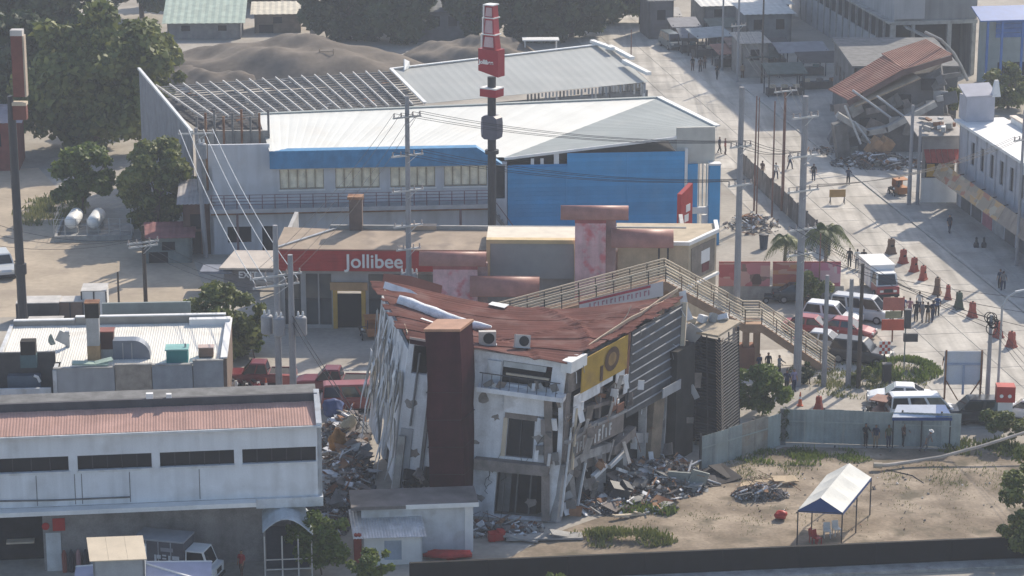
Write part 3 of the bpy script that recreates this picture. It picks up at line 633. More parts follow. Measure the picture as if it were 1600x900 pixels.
# torn left side
left = O('side_wall', MB().wall((0,0),(LL,0),1.8,10.2,.2,[(1.0,2.6,5.0,8.6),(4,6,1.8,3.9),(7,9,1.8,3.0)],0,fL), crk, cb)
rs = random.Random(21); tatter = [crk,crk,plastw,plaster,conc,M('torn_cream_sheet',(.50,.46,.38),.85,var=.2,streak=.3)]
for k in range(46):
    u = rs.uniform(.0,LL+.2); top = rs.uniform(5.5,10.5)-(0 if u > LL*.5 else .5); ln = rs.uniform(2.0,5.6); w = rs.uniform(.25,1.1); o_ = -rs.uniform(.08,.45); sw = rs.uniform(-.35,.1)
    pts = []
    for i in range(6):
        a = i/5; pts.append(fL(u+rs.uniform(-.06,.06), o_+sw*a*a-.12*math.sin(a*5+k), max(.3,top-ln*a)))
    m = MB(); t_ = (fL(u+.5,0,5)-fL(u,0,5)).normalized()
    for i in range(5):
        wa,wb = w*(1-.12*i)*rs.uniform(.7,1.1), w*(1-.12*(i+1))*rs.uniform(.6,1)
        if i == 4: wb *= .3
        x = t_*.5; n_ = V((-.02,-.01,0)); m.hexa([pts[i]-x*wa,pts[i]+x*wa,pts[i]+x*wa-n_,pts[i]-x*wa-n_],[pts[i+1]-x*wb,pts[i+1]+x*wb,pts[i+1]+x*wb-n_,pts[i+1]-x*wb-n_])
    O('torn_sheet', m, rs.choice(tatter), cb)
for k in range(6):                      # bare rods left standing
    p = fL(rs.uniform(0,6),-.5,rs.uniform(6,9)); O('bent_rod', MB().tube([p-V((0,0,5)),p-V((.1,0,2)),p+V((.25,0,2.2))],.04,5), galv, cb)

# white membrane and fallen sheet pieces on the roof, roof machines
def onroof(u,v,dz=.12): return roofp(u,v)+BO+V((0,0,dz))
m = MB(); a_ = [onroof(.02+.40*i/8,.58-.10*i/8,.30) for i in range(9)]
m.tube(a_,[.36,.42,.36,.42,.34,.30,.36,.24,.1],8); O('rolled_membrane', m, M('white_membrane',(.74,.75,.78),.6,var=.25,scale=2,bump=.6), label='crumpled white roll of membrane lying across the sagging maroon roof', cat='membrane', smooth=True)
O('fallen_sheet', MB().slab([onroof(.10,.36,.16),onroof(.19,.345,.16),onroof(.2,.375,.16),onroof(.11,.39,.17)],.03), plastw, label='small white sheet lying below the rolled membrane on the maroon roof', cat='sheet')
O('fallen_sheet', MB().slab([onroof(.36,.93,.25),onroof(.42,.90,.25),onroof(.43,.96,.28),onroof(.37,.98,.28)],.03), plastw, label='small white sheet on the back edge of the maroon roof', cat='sheet')
def aircon(label, p, rot, s=1.0):
    t = T('air_conditioner', label, 'air conditioner', p, 0, 'air conditioners on the maroon roof'); t.rotation_euler = rot
    O('case', MB().box(-.5*s,.5*s,-.18*s,.18*s,.05,.85*s), M('aircon_case',(.52,.48,.44),.5,var=.15), t)
    m = MB(); m.lathe([(.33*s,-.2*s),(.33*s,-.185*s)],14,(.08*s,0,.45*s),0,'y'); O('fan_grille', m, dark, t)
    O('bracket', MB().box(-.55*s,.55*s,-.2*s,.2*s,0,.05), galv, t)
aircon('upright boxy air conditioner beside the dark red tower on the roof', onroof(.475,.085,.1), (0,0,R(4)), 1.05)
aircon('smaller tipped air conditioner at the front edge of the maroon roof', onroof(.67,.10,.12), (R(-14),R(8),R(12)), .95)
# flat-roofed annex below the tower
af = Fr(G(560,868), 6); ax0,ax1 = .2, af.on(738,850,0).x
an = TF('annex', 'low white annex with a broad flat roof slab under the red tower', 'building', af)
zr = af.on(700,789,0).z
O('wall', MB().wall((ax0,0),(ax1,0),0,zr,.2).wall((ax1,0),(ax1,2.4),0,zr,.2), plaster, an)
O('roof_slab', MB().box(ax0-.6,ax1+.35,-.4,2.6,zr+.005,zr+.2), M('stained_roof_slab',(.16,.145,.14),.9,var=.35,scale=.8), an)
O('roof_edge', MB().box(ax0+2.6,ax1+.36,-.45,-.405,zr-.02,zr+.24), plastw, an)
O('corner_pilaster', MB().box(ax1-.45,ax1+.05,-.08,-.002,0,zr-.002), plastw, an)
# the black louvred cage on the far right corner
cc_,cl,cr_ = G(1126,704),G(1068,690),G(1155,683)
CO = V((cc_.x,cc_.y,0)); cg = T('louvred_cage', 'tall dark cage of black louvre slats leaning at the right end of the collapsed building', 'cage', CO)
hc = P(1128,527,cc_.y).z
def cgp(p,z): return V((p.x-CO.x-.035*z, p.y-CO.y-.02*z, z))
blk = M('black_louvre_steel', (.042,.042,.046), .5, var=.3)
lit_slat = M('lit_edge_louvre', (.30,.22,.16), .5, var=.2)  # tan colour paints the lit corner edge of the black slats
cback = cl+(cr_-cc_)
for p in (cc_,cl,cr_,cback): O('post', MB().bar(cgp(p,0),cgp(p,hc),.14), blk, cg)
for k in range(34):
    z = .35+k*(hc-.5)/34
    for (a,b,mt,tl) in ((cc_,cl,blk,.04),(cc_,cr_,blk,.10)):
        if a == cc_ and b == cl and k in (9,10,22): continue
        o_ = .10*((k*7)%3-1)*.4; A = cgp(a.lerp(b,.02),z+o_*.1); Bq = cgp(a.lerp(b,.98),z+tl); m = MB(); t_ = (Bq-A).normalized(); n_ = V((t_.y,-t_.x,0))*(-1 if b == cl else 1)
        m.hexa([A+n_*.09-V((0,0,.05)),Bq+n_*.09-V((0,0,.05)),Bq+n_*.02,A+n_*.02],[A+n_*.09-V((0,0,.035)),Bq+n_*.09-V((0,0,.035)),Bq+n_*.02+V((0,0,.02)),A+n_*.02+V((0,0,.02))]); O('slat', m, mt, cg)
    A = cgp(cc_,z); m = MB()
    for sg,b in ((-1,cl),(1,cr_)):
        e = cgp(cc_.lerp(b,.10 if sg < 0 else .22),z+.22); m.bar(A+V((0,-.12,0)),e+V((0,-.12,0)),.025,.05)
    O('lit_corner_slat', m, lit_slat, cg)
for (u,v) in ((.33,.0),(.66,.0)): O('mullion', MB().bar(cgp(cc_.lerp(cl,u),0)+V((0,-.03,0)),cgp(cc_.lerp(cl,u),hc)+V((0,-.03,0)),.09), blk, cg)
O('mullion', MB().bar(cgp(cc_.lerp(cr_,.5),0),cgp(cc_.lerp(cr_,.5),hc),.09), blk, cg)
for (a,b) in ((cl,cback),(cback,cr_)): O('added_back_screen', MB().slab([cgp(a,0),cgp(b,0),cgp(b,hc*.84),cgp(a,hc*.84)],.06), M('cage_shade_black',(.03,.03,.033),.9,var=.3), cg)  # near-black screens added behind the slats to darken the cage
O('added_inner_screen', MB().slab([cgp(cl.lerp(cr_,.1),0),cgp(cl.lerp(cr_,.9),0),cgp(cl.lerp(cr_,.9),hc*.45),cgp(cl.lerp(cr_,.1),hc*.45)],.05), MATS['cage_shade_black'], cg)
O('roof', MB().slab([cgp(cc_,hc+.25)+V((-.1,-.3,0)),cgp(cr_,hc+.35)+V((.2,0,0)),cgp(cback,hc+.30),cgp(cl,hc+.15)+V((-.2,-.2,0))],.14), M('dusty_cage_roof',(.38,.32,.24),.9,var=.25), cg)
for k in range(4):
    p = cgp(cl.lerp(cr_,.2+.18*k),hc+.3); O('loose_block', MB().rbox(p+V((0,.6,.2)),(.5+.2*(k%2),.4,.35+.15*(k%3)),(.2*k,.3,k)), [cream,crk,conc,crk][k], cg)

# ------------------------------------------------------------ rubble
rub = [conc_d,conc,M('soot_grey_rubble',(.09,.085,.085),.95,var=.3),brn,crk,rust]
from mathutils import noise as mnoise
def crumple(sz, seed, amp=.45, nu=16, nv=10):
    m = MB().ball((0,0,0),(sz[0]/2,sz[1]/2,sz[2]/2),nu,nv); o = V((seed*3.1,seed*1.7,seed*.9))
    m.v = [tuple(V(p)*(1+amp*(mnoise.noise(V(p)*2.3+o)+.5*mnoise.noise(V(p)*6.1+o)))) for p in m.v]; return m
def rubble(name, label, poly_c, rx, ry, n, h, seed, s0=.12, s1=.6, rot=0):
    rd = random.Random(seed); m = MB(); c = poly_c
    for k in range(n):
        a = rd.uniform(0,6.283); r = rd.random()**.6; x = r*math.cos(a)*rx; y = r*math.sin(a)*ry
        xx = x*math.cos(rot)-y*math.sin(rot); yy = x*math.sin(rot)+y*math.cos(rot)
        z = h*max(0,(1-r*r))*rd.uniform(.2,1); s = rd.uniform(s0,s1)*(1.1-.5*r)
        m.rbox((c.x+xx,c.y+yy,z+.05),(s*rd.uniform(.6,1.8),s*rd.uniform(.5,1.2),s*rd.uniform(.15,.6)),(rd.uniform(-.7,.7),rd.uniform(-.7,.7),rd.uniform(0,3.1)),rd.choice([0,0,1,2,2,3,3,4,5]))
    for k in range(n//14):
        a = rd.uniform(0,6.283); r = rd.random()**.7; x = r*math.cos(a)*rx; y = r*math.sin(a)*ry; xx = x*math.cos(rot)-y*math.sin(rot); yy = x*math.sin(rot)+y*math.cos(rot); z = h*max(0,1-r*r)*.9+.1
        L_ = rd.uniform(.6,2.2)*min(1,s1*2); kind = rd.random(); e = (rd.uniform(-.5,.5),rd.uniform(-.5,.5),rd.uniform(0,3.1))
        if h < .1: continue
        if kind < .35: m.rbox((c.x+xx,c.y+yy,z),(L_,.09,.07),e,rd.choice([4,5,1]))
        elif kind < .7: m.rbox((c.x+xx,c.y+yy,z),(L_*.8,L_*rd.uniform(.3,.7),.05),e,rd.choice([0,1,2,3,4,5]))
        else: p0 = V((c.x+xx,c.y+yy,z)); m.tube([p0,p0+V((rd.uniform(-.6,.6),rd.uniform(-.6,.6),rd.uniform(.1,.6))),p0+V((rd.uniform(-1.2,1.2),rd.uniform(-1.2,1.2),rd.uniform(-.1,.5)))],.02,4,rd.choice([2,5]))
    return O(name, m, rub, label=label, cat='rubble', kind='stuff')
rubble('rubble', 'heap of broken concrete and scrap at the right foot of the leaning building', G(1000,752), 4.6, 3.9, 1500, 1.2, 1, .08,.5)
rubble('rubble', 'smaller spill of debris in front of the leaning building', G(955,793), 4.2, 1.5, 600, .4, 2, .06,.4)
rubble('rubble', 'debris choking the gap between the long white building and the leaning building', G(535,765), 1.9, 8.5, 1100, 1.9, 3, .1,.6)
rubble('rubble', 'scrap and broken boards in the upper part of the gap beside the torn wall', G(538,688), 1.7, 5.0, 600, 1.5, 13, .1,.7)
rubble('rubble', 'debris spread before the broken shop openings', G(775,830), 3.2, 1.5, 300, .4, 4)
rubble('rubble', 'grey pile of broken concrete on the bare lot near the fence', G(1188,775), 1.8, 1.1, 520, .7, 5, .07,.3)
rubble('rubble', 'bits of litter and stones scattered across the bare lot', G(1330,760), 9.5, 8.0, 170, .02, 6, .04,.16)
rubble('rubble', 'broken masonry heaped under the tilted red roof', G(1375,258), 5.0, 3.2, 420, 1.1, 7, .12,.6)
rubble('rubble', 'rubble at the side of the road beside the tilted red roof house', G(1300,238), 3.0, 2.0, 90, .3, 8, .1,.35)
rubble('rubble', 'broken concrete by the fence behind the palms', G(1175,352), 2.5, 4, 160, .5, 9, .15,.5)
for (px,py,sz,rot,mt,lab) in ((1072,765,(2.4,.14,1.1),(.05,.1,.05),M('green_grey_sheet',(.22,.25,.24),.7,var=.2),'flat grey green sheet standing in the rubble near the fence'),
        (1040,742,(3.0,.3,.2),(.1,.25,-.4),crk,'long white beam lying on the rubble heap'),
        (1200,757,(3.4,.9,.1),(.1,-.12,.1),M('raw_board',(.46,.36,.24),.85,var=.2),'pale board lying over the grey pile on the lot'),
        (985,808,(2.4,.25,.12),(0,.1,.5),cream,'thin plank lying at the sunny edge of the debris'),
        (1118,748,(2.6,2.2,.12),(.15,-.1,.5),M('black_sheet',(.02,.018,.022),.8,var=.2),'flat black sheet lying between the rubble and the sheet fence'),  # flat black sheet lying tilted on the ground
        (930,775,(1.5,1.2,.2),(.3,.2,.8),conc,'tilted concrete slab in front of the broken columns'),
        (965,785,(1.2,1.0,1.1),(.2,.3,.3),darkst,'dark crushed box in the debris spill'),
        (520,672,(1.3,1.0,1.0),(.4,.2,.4),M('blue_tarp',(.05,.08,.20),.7,var=.3),'blue tarpaulin bundle stuck in the rubble gap'),
        (527,728,(.9,.7,1.3),(.3,.1,.2),M('ochre_cloth',(.36,.17,.05),.9,var=.35),'orange brown cloth panel hanging in the rubble gap'),
        (545,700,(.8,.3,1.2),(.2,.4,.3),M('cream_cloth',(.5,.45,.33),.9,var=.3),'cream sheet crumpled in the rubble gap'),
        (535,780,(2.4,.3,.25),(.1,-.3,.9),crk,'white beam sloping down through the rubble gap'),
        (560,800,(2.6,.8,.15),(.05,-.15,.35),crk,'broken slab resting on the edge of the annex roof'),
        (700,872,(2.6,.9,.35),(0,0,.05),M('red_tarp',(.42,.035,.03),.7,var=.35,bump=.8),'red tarpaulin crumpled at the foot of the annex wall'),
        (775,845,(.9,.5,.5),(.1,0,.3),M('red_plastic',(.40,.03,.025),.5,var=.2),'red plastic crate in the debris before the shops'),
        (1219,812,(.75,.6,.5),(0,0,.2),M('red_plastic',(.4,.03,.02)),'small red bundle lying on the open lot'),
        (850,842,(4.6,1.0,.12),(0,.02,.1),conc,'long broken concrete sill in front of the shop openings')):
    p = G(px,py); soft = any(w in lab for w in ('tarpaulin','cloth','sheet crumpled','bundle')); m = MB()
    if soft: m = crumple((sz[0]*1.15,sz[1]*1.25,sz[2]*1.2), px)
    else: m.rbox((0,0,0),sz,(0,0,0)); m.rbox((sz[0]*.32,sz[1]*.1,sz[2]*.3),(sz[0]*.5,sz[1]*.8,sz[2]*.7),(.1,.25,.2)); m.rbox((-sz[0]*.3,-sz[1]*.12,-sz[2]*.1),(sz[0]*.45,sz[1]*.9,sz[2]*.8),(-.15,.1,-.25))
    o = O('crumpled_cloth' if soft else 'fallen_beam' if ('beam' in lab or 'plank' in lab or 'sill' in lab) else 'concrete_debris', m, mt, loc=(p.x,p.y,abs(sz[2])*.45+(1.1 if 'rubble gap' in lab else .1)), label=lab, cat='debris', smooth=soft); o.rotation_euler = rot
# ------------------------------------------------------------ long white building, lower left
lf = Fr(G(250,900), 7); lb = TF('long_building', 'long white two storey building with salmon tin roof and slot windows', 'building', lf)
xr = lf.on(503,720,0).x; xl = lf.on(-60,720,0).x; zt = lf.on(250,673,0).z; zl = lf.on(250,790,0).z
z0w,z1w = lf.on(180,733,0).z, lf.on(180,710,0).z
wins = [(lf.on(a,722,0).x-xl, lf.on(b,722,0).x-xl, z0w, z1w) for a,b in ((-40,107),(121,237),(250,366),(379,494))]
O('upper_wall', MB().wall((xl,0),(xr,0),zl+.22,zt,.25,wins).wall((xr,0),(xr,7.5),zl+.22,zt,.25), M('bluish_white_wall',(.66,.69,.73),.8,var=.1,scale=.5,streak=.3,dirt=(.36,.36,.36),dirt_amt=.4), lb)
for w in wins:
    o = O('window', MB().box(xl+w[0],xl+w[1],.19,.23,w[2],w[3]), glass, lb)
    m = MB(); n = 5
    for k in range(1,n): x = xl+w[0]+(w[1]-w[0])*k/n; m.box(x-.025,x+.025,.13,.185,w[2]+.001,w[3]-.001)
    O('mullion', m, darkst, o)
    O('sill', MB().box(xl+w[0]-.06,xl+w[1]+.06,-.07,-.002,w[2]-.12,w[2]-.004), plaster, lb)
xs = lf.on(400,790,0).x
O('canopy_ledge', MB().box(xl,xs,-.75,-.003,zl-.06,zl+.2), plastw, lb)
O('canopy_ledge', MB().box(xs+.01,xr+.02,-.25,1.5,zl-.35,zl+.215), plaster, lb)
O('pipe', MB().tube([(xl,-.08,zl+.75),(lf.on(80,770,0).x,-.08,zl+.62),(lf.on(203,770,0).x,-.08,zl+.62)],.05,6), conc_d, lb)
for px in (117,128,312,57,203): x = lf.on(px,760,0).x; O('wall_joint', MB().box(x-.02,x+.02,-.018,-.002,zl+.3,z0w-.2), conc_d, lb)
gx = lf.on(68,850,1.6).x
O('ground_wall', MB().wall((xl,1.6),(xr-1.8,1.6),0,zl-.07,.2,[(0,gx-xl,0,3.4)]), M('grimy_ground_wall',(.27,.255,.25),.9,var=.25,streak=.4), lb)
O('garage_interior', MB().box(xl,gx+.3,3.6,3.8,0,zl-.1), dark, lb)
O('garage_shelf', MB().box(gx-2.2,gx-.6,2.6,3.2,1.35,1.45), cream, lb)
O('door', MB().box(gx+.15,gx+1.0,1.52,1.597,0,2.35), plaster, lb)
x = lf.on(92,825,1.5).x; O('notice_board', MB().box(x-.35,x+.35,1.53,1.597,2.45,3.2), redp, lb); O('round_notice', MB().lathe([(.22,0),(.22,.06)],12,(x-.75,1.53,2.75),0,'y'), redp, lb)
for k in range(5): x = lf.on(100+k*11,850,1.6).x; O('gas_bottle', MB().lathe([(.14,0),(.15,1.1),(.05,1.35)],8,(x,1.25,.02)), [maroon,darkst,M('pinkish',(.35,.2,.2)),darkst,bgrey][k], lb)
pink = M('salmon_tin_roof', (.46,.285,.24), .7, spec=.15, var=.2, scale=.5, dirt=(.33,.20,.16), dirt_amt=.5)
ns = 24
for k in range(ns):
    xa = xl+(xr-.2-xl)*k/ns; xb = xl+(xr-.2-xl)*(k+1)/ns+.03; dz = .012*(k%2)
    O('roof_sheet', MB().sheet((xa,-.3,zt+.08+dz),(xb,-.3,zt+.08+dz),(xb,2.15,zt+.72+dz),(xa,2.15,zt+.72+dz),5,.018), pink, lb)
O('gutter', MB().box(xl,xr,-.42,-.305,zt-.05,zt+.07), plaster, lb)
zp = lf.on(250,623,2.2).z
O('parapet', MB().box(xl,xr-.1,2.2,2.45,zt+.2,zp), M('parapet_shade_tone',(.075,.075,.085),.85,var=.25,streak=.3), lb)  # dark grey puts the shade on the near face into its colour
O('end_parapet', MB().hexa([(xr-.3,-.35,zt+.005),(xr+.02,-.35,zt+.005),(xr+.02,2.6,zt+.005),(xr-.3,2.6,zt+.005)],[(xr-.3,-.35,zt+.22),(xr+.02,-.35,zt+.22),(xr+.02,2.6,zp+.12),(xr-.3,2.6,zp+.12)]), plaster, lb)
O('back_roof', MB().box(xl,xr,2.46,7.5,zt-.3,zt+.1), conc_d, lb)
O('back_body', MB().box(xl,xr-.3,4.0,7.4,0,zt-.31), conc_d, lb)
for px,s_ in ((234,.2),(264,.15)): x = lf.on(px,625,2.3).x; O('floodlight', MB().box(x-s_,x+s_,2.2,2.5,zp+.01,zp+.01+s_*1.5), plastw, lb)

# ------------------------------------------------------------ kitchen block with white roof and ducts
wf = Fr(G(350,664), 4); wb = TF('kitchen_block', 'flat white roofed restaurant block with grey parapets and rooftop ducts', 'building', wf)
zr2 = wf.on(325,566,0).z; xR = wf.on(349,600,0).x
def wx(px,py=590,y=0): return wf.on(px,py,y).x
D2 = wf.at(300,507,zr2-.15).y
for (a,b,py,mt,dy) in ((84,179,576,greyp,.0),(180,237,571,M('mottled_block_wall',(.33,.29,.25),.9,var=.25,scale=2),.06),(238,301,571,bgrey,.02),(302,349,565,bgrey,.12)):
    z = wf.on((a+b)/2,py,0).z; O('front_panel', MB().box(wx(a),wx(b),dy,dy+.25,0,z), mt, wb); O('coping', MB().box(wx(a)-.03,wx(b)+.03,dy-.05,dy+.3,z+.003,z+.07), conc, wb)
xA = wx(84)
nsh = 22; wroof = M('white_roof_sheet',(.74,.715,.65),.5,var=.08,scale=.4,dirt=(.52,.47,.40),dirt_amt=.4)
xL2 = wf.at(8,545,zr2-.15).x
for k in range(nsh):
    xa = xL2+(xR-.1-xL2)*k/nsh; xb = xL2+(xR-.1-xL2)*(k+1)/nsh+.02; y0 = .42 if xa > xA else 1.9
    O('roof_sheet', MB().sheet((xa,y0,zr2-.35),(xb,y0,zr2-.35),(xb,D2,zr2-.05+.01*(k%2)),(xa,D2,zr2-.05+.01*(k%2)),4,.022), wroof, wb)
O('side_wall', MB().box(xR-.1,xR+.25,.4,D2+.3,0,zr2+.12), M('brown_side_wall',(.20,.15,.125),.85,var=.2,streak=.3), wb)
O('side_coping', MB().box(xR-.16,xR+.30,.38,D2+.35,zr2+.125,zr2+.22), plastw, wb)
O('back_parapet', MB().box(xL2,wx(117,510,D2),D2+.02,D2+.3,0,zr2+.32), M('taupe_parapet',(.30,.28,.25),.85,var=.15), wb)
O('back_parapet', MB().box(wx(118,505,D2),xR-.2,D2+.08,D2+.36,0,zr2+.5), MATS['taupe_parapet'], wb)
O('parapet_coping', MB().box(xL2,wx(117,510,D2),D2-.03,D2+.35,zr2+.325,zr2+.40), plastw, wb)
O('parapet_coping', MB().box(wx(118,505,D2),xR-.15,D2+.03,D2+.41,zr2+.505,zr2+.58), plastw, wb)
O('back_screen_wall', MB().box(wx(160,490,D2+2),wx(298,490,D2+2),D2+2,D2+2.25,0,wf.on(230,473,D2+2).z), M('teal_grey_wall',(.23,.27,.27),.8,var=.12,streak=.2), wb)
O('stub_wall', MB().box(wx(296,510,D2-.6),xR+.2,D2-.7,D2-.02,zr2-.3,zr2+.42), plastw, wb)
O('court_wall', MB().box(xL2-6,xA-.02,1.6,1.85,0,wf.on(40,551,1.6).z), darkst, wb)
O('court_side', MB().box(xA-.06,xA+.2,-.1,1.6,0,zr2-.35), plaster, wb)
O('left_wall', MB().box(xL2-.25,xL2-.02,1.9,D2,0,zr2+.1), plaster, wb)
O('low_roof', MB().box(xL2-8,xA-.1,-3.0,-.2,wf.on(40,640,0).z-.2,wf.on(40,632,0).z), M('rust_low_roof',(.30,.14,.09),.8,var=.25), wb)
O('low_ledge', MB().box(xL2-8,xA-.2,-.18,.0,wf.on(40,632,0).z,wf.on(40,606,0).z), plaster, wb)
grp = 'rooftop equipment of the kitchen block'
def RT(name,label,px,py,z,cat='duct'):  # a machine standing on the roof at that pixel
    p = wf.at(px,py,z); return T(name,label,cat,wf.w(p.x,p.y,z),wf.deg,grp), p
zz = zr2-.32
t,p = RT('exhaust_stack','tall square exhaust stack with dark cowl on the white roof',147,566,zz); s_=22.5
hh = wf.on(147,497,p.y).z-zz
O('shaft', MB().box(-.42,.42,0,.8,1.15,hh), galv, t); O('lower_shaft', MB().box(-.43,.43,-.01,.81,0,1.147), M('stained_orange_steel',(.42,.27,.14),.7,var=.3), t)
O('cowl', MB().box(-.47,.47,-.06,.86,hh+.003,hh+1.0), M('soot_black',(.025,.022,.02),.9,var=.3), t)
O('flange', MB().box(-.5,.5,-.08,.88,hh+1.003,hh+1.07), rust, t)
t,p = RT('exhaust_fan','maroon boxed exhaust fan on a grey plinth beside the stack',168,560,zz,'fan')
O('plinth', MB().box(-.5,.5,0,1.0,0,.65), galv, t); O('fan_box', MB().box(-.5,.45,-.05,.95,.653,1.85), M('dark_maroon_steel',(.07,.025,.022),.6,var=.3), t); O('cover', MB().box(-.56,.5,-.1,1.0,1.853,1.93), maroon, t)
t,p = RT('curved_duct','big rounded quarter circle grey duct lying on the white roof',206,562,zz)
m = MB(); pr = [(-1.25,0),(-1.25,1.35)]+[(.1+1.15*math.cos(a*math.pi/16),.2+1.15*math.sin(a*math.pi/16)) for a in range(8,-1,-1)]+[(1.25,0)]
nP = len(pr); m.add([(x,0,z) for x,z in pr]+[(x,1.0,z) for x,z in pr],[tuple(range(nP-1,-1,-1)),tuple(range(nP,2*nP))]+[(i,(i+1)%nP,(i+1)%nP+nP,i+nP) for i in range(nP)]); O('duct_body', m, M('duct_blue_grey',(.17,.195,.24),.45,metal=.3,var=.15), t)
for x in (-.6,0): O('seam', MB().box(x,x+.05,-.03,-.002,.02,1.2), galv, t)
t,p = RT('water_tank','teal rectangular tank behind the grey parapet',277,569,zz,'tank')
O('tank_body', MB().box(-.72,.72,0,1.2,0,.95), M('teal_paint',(.02,.22,.22),.5,var=.15), t); O('tank_lid', MB().box(-.8,.78,-.06,1.27,.953,1.05), M('teal_lid',(.22,.45,.42),.5,var=.2), t); O('vent_pipe', MB().tube([(.55,.5,1.05),(.55,.5,1.3)],.07,8), galv, t)
t,p = RT('condenser','brown rooftop condenser near the right parapet',322,560,zz,'air conditioner')
O('case', MB().box(-.5,.5,0,.7,.12,.72), M('brown_case',(.24,.15,.11),.6,var=.2), t); O('top', MB().box(-.54,.54,-.04,.74,.723,.78), M('pinkish_lid',(.5,.38,.34),.6), t); O('feet', MB().box(-.45,.45,.05,.65,0,.118), dark, t)
t,p = RT('satellite_dish','folded grey umbrella shaped dish on a post on the white roof',92,546,zz,'dish')
m = MB(); n = 12
m.v = [(-.2,.1,.35)]+[(-.05+.62*math.cos(math.pi*.75+k*1.6/8-.1),-.25+.10*math.sin(k),.75+.62*math.sin(math.pi*.75+k*1.6/8-.1)) for k in range(9)]; m.f = [(0,k,k+1) for k in range(1,9)]; m.m=[0]*8
O('dish', m, M('dish_green_grey',(.25,.30,.28),.5,var=.2), t); O('post', MB().box(.45,.75,0,.3,-.2,1.25), galv, t); O('panel', MB().rbox((.3,.0,.85),(.8,.06,.8),(0,.5,0)), galv, t); O('base', MB().box(-.9,.8,-.2,.4,-.1,.05), dark, t)
t,p = RT('extractor_box','black extractor cowl on a teal plinth in the shaded court',45,575,wf.on(45,575,1.0).z,'fan')
O('plinth', MB().box(-.55,.55,0,.8,0,.9), M('teal_plinth',(.06,.12,.14),.6,var=.2), t); O('cowl', MB().box(-.5,.5,-.02,.82,.905,1.85), MATS['soot_black'], t)
t,p = RT('duct_box','blue grey duct box with a bent pipe low in the shaded court',38,612,wf.on(38,612,.8).z,'duct')
O('duct_body', MB().box(-1.1,1.1,0,.7,0,1.1), M('slate_blue_steel',(.08,.12,.17),.5,metal=.2,var=.2), t); O('bent_pipe', MB().tube([(.7,-.1,1.15),(.95,-.1,1.05),(1.1,-.1,.7)],.1,8), plastw, t)
O('tarpaulin', MB().rbox((0,0,0),(2.4,.6,.12),(.1,.05,.02)).rbox((.9,.1,.1),(1.2,.5,.1),(.2,-.15,.3)), M('pale_green_tarp',(.35,.45,.38),.7,var=.2), loc=wf.w(wx(140,574),.5,zr2-.05), rz=wf.a, label='pale green tarpaulin lying along the parapet of the kitchen block', cat='tarpaulin')
# clutter yard behind it
def crate(label,px,py,sx,sy,sz,mat,deg=4,name='crate',cat='crate',slats=True):
    p = G(px,py); t = T(name,label,cat,(p.x,p.y,0),deg)
    O('body', MB().box(-sx/2,sx/2,-sy/2,sy/2,.03,sz), mat, t)
    O('lid', MB().box(-sx/2-.04,sx/2+.04,-sy/2-.04,sy/2+.04,sz+.003,sz+.07), M('pale_lid',(.52,.50,.47),.7,var=.2), t)
    if slats:
        for k in range(3): O('batten', MB().box(-sx/2+sx*k/2-.05,-sx/2+sx*k/2+.05,-sy/2-.06,-sy/2-.002,.03,sz-.02), darkst, t)
    return t
crate('dark stall with white covers at the left end of the clutter yard',62,500,3.2,2,1.6,darkst); crate('brown crate stack in the clutter yard behind the kitchen block',112,497,2.0,1.6,1.5,M('brownish',(.2,.14,.11)))
crate('white box van body behind the kitchen block screen wall',150,492,1.9,2.2,2.2,plastw,4,'storage_box','box'); crate('pale blue covered boat shaped bundle behind the white roof',72,515,2.6,1.4,.8,M('pale_blue',(.40,.45,.52)),4,'covered_bundle','bundle',False)

# ------------------------------------------------------------ red fast food restaurant
rf = Fr(G(437,512), -1.5); rb = TF('restaurant', 'fast food restaurant with long red fascia and brown flat roof', 'building', rf)
def rx(px,py,y=0): return rf.on(px,py,y).x
zb_,zf_ = rf.on(560,421,0).z, rf.on(560,389,0).z; xe = rx(1075,430)
xfe = rx(762,400)
doors = (rx(521,470),rx(571,470)); wn_ = [(rx(446,460)-.05,rx(470,460)),(rx(478,460),rx(497,460)),(rx(499,460),rx(518,460)),(rx(576,460),rx(640,460)),(rx(646,460),rx(760,460))]
O('front_wall', MB().wall((0,0),(xe,0),0,zf_-.05,.3,[(a,b,.25,zb_-.35) for a,b in wn_]+[(doors[0],doors[1],0,3.25)]).wall((xe,0),(xe,12),0,zf_-.05,.3).wall((0,12),(0,0),0,zf_-.05,.3), M('pale_cladding',(.40,.39,.38),.7,var=.15,streak=.2), rb)
for a,b in wn_:
    o = O('window', MB().box(a,b,.15,.2,.25,zb_-.35), M('shop_glass',(.06,.075,.08),.1,var=.2,spec=.6), rb)
    m = MB(); k = 1.1
    while a+k < b: m.box(a+k-.04,a+k+.04,.06,.148,.25,zb_-.35); k += 1.1
    m.box(a,b,.065,.146,2.2,2.3); O('mullion', m, darkst, o)
O('door', MB().box(doors[0]+.3,doors[1]-.3,.2,.26,0,2.7), glass, rb)
O('door_surround', MB().box(doors[0]-.02,doors[0]+.3,-.15,.25,0,3.0).box(doors[1]-.3,doors[1]+.02,-.15,.25,0,3.0).box(doors[0]-.02,doors[1]+.02,-.15,.25,3.003,3.25), yellow, rb)
O('door_header', MB().box(doors[0]-.2,doors[1]+.2,-.35,-.16,3.1,3.7), M('tan_header',(.45,.27,.13),.7,var=.2), rb)
fas = O('fascia', MB().box(-.2,xfe,-.55,-.005,zb_,zf_), redp, rb)
for k in range(5): O('fascia_rib', MB().box(-.2,xfe,-.575,-.551,zb_+.18+k*.27,zb_+.205+k*.27), redp, fas)
O('fascia_trim', MB().box(-.25,xfe,-.6,.02,zf_+.004,zf_+.09), M('trim_brown',(.25,.12,.09),.7), rb)
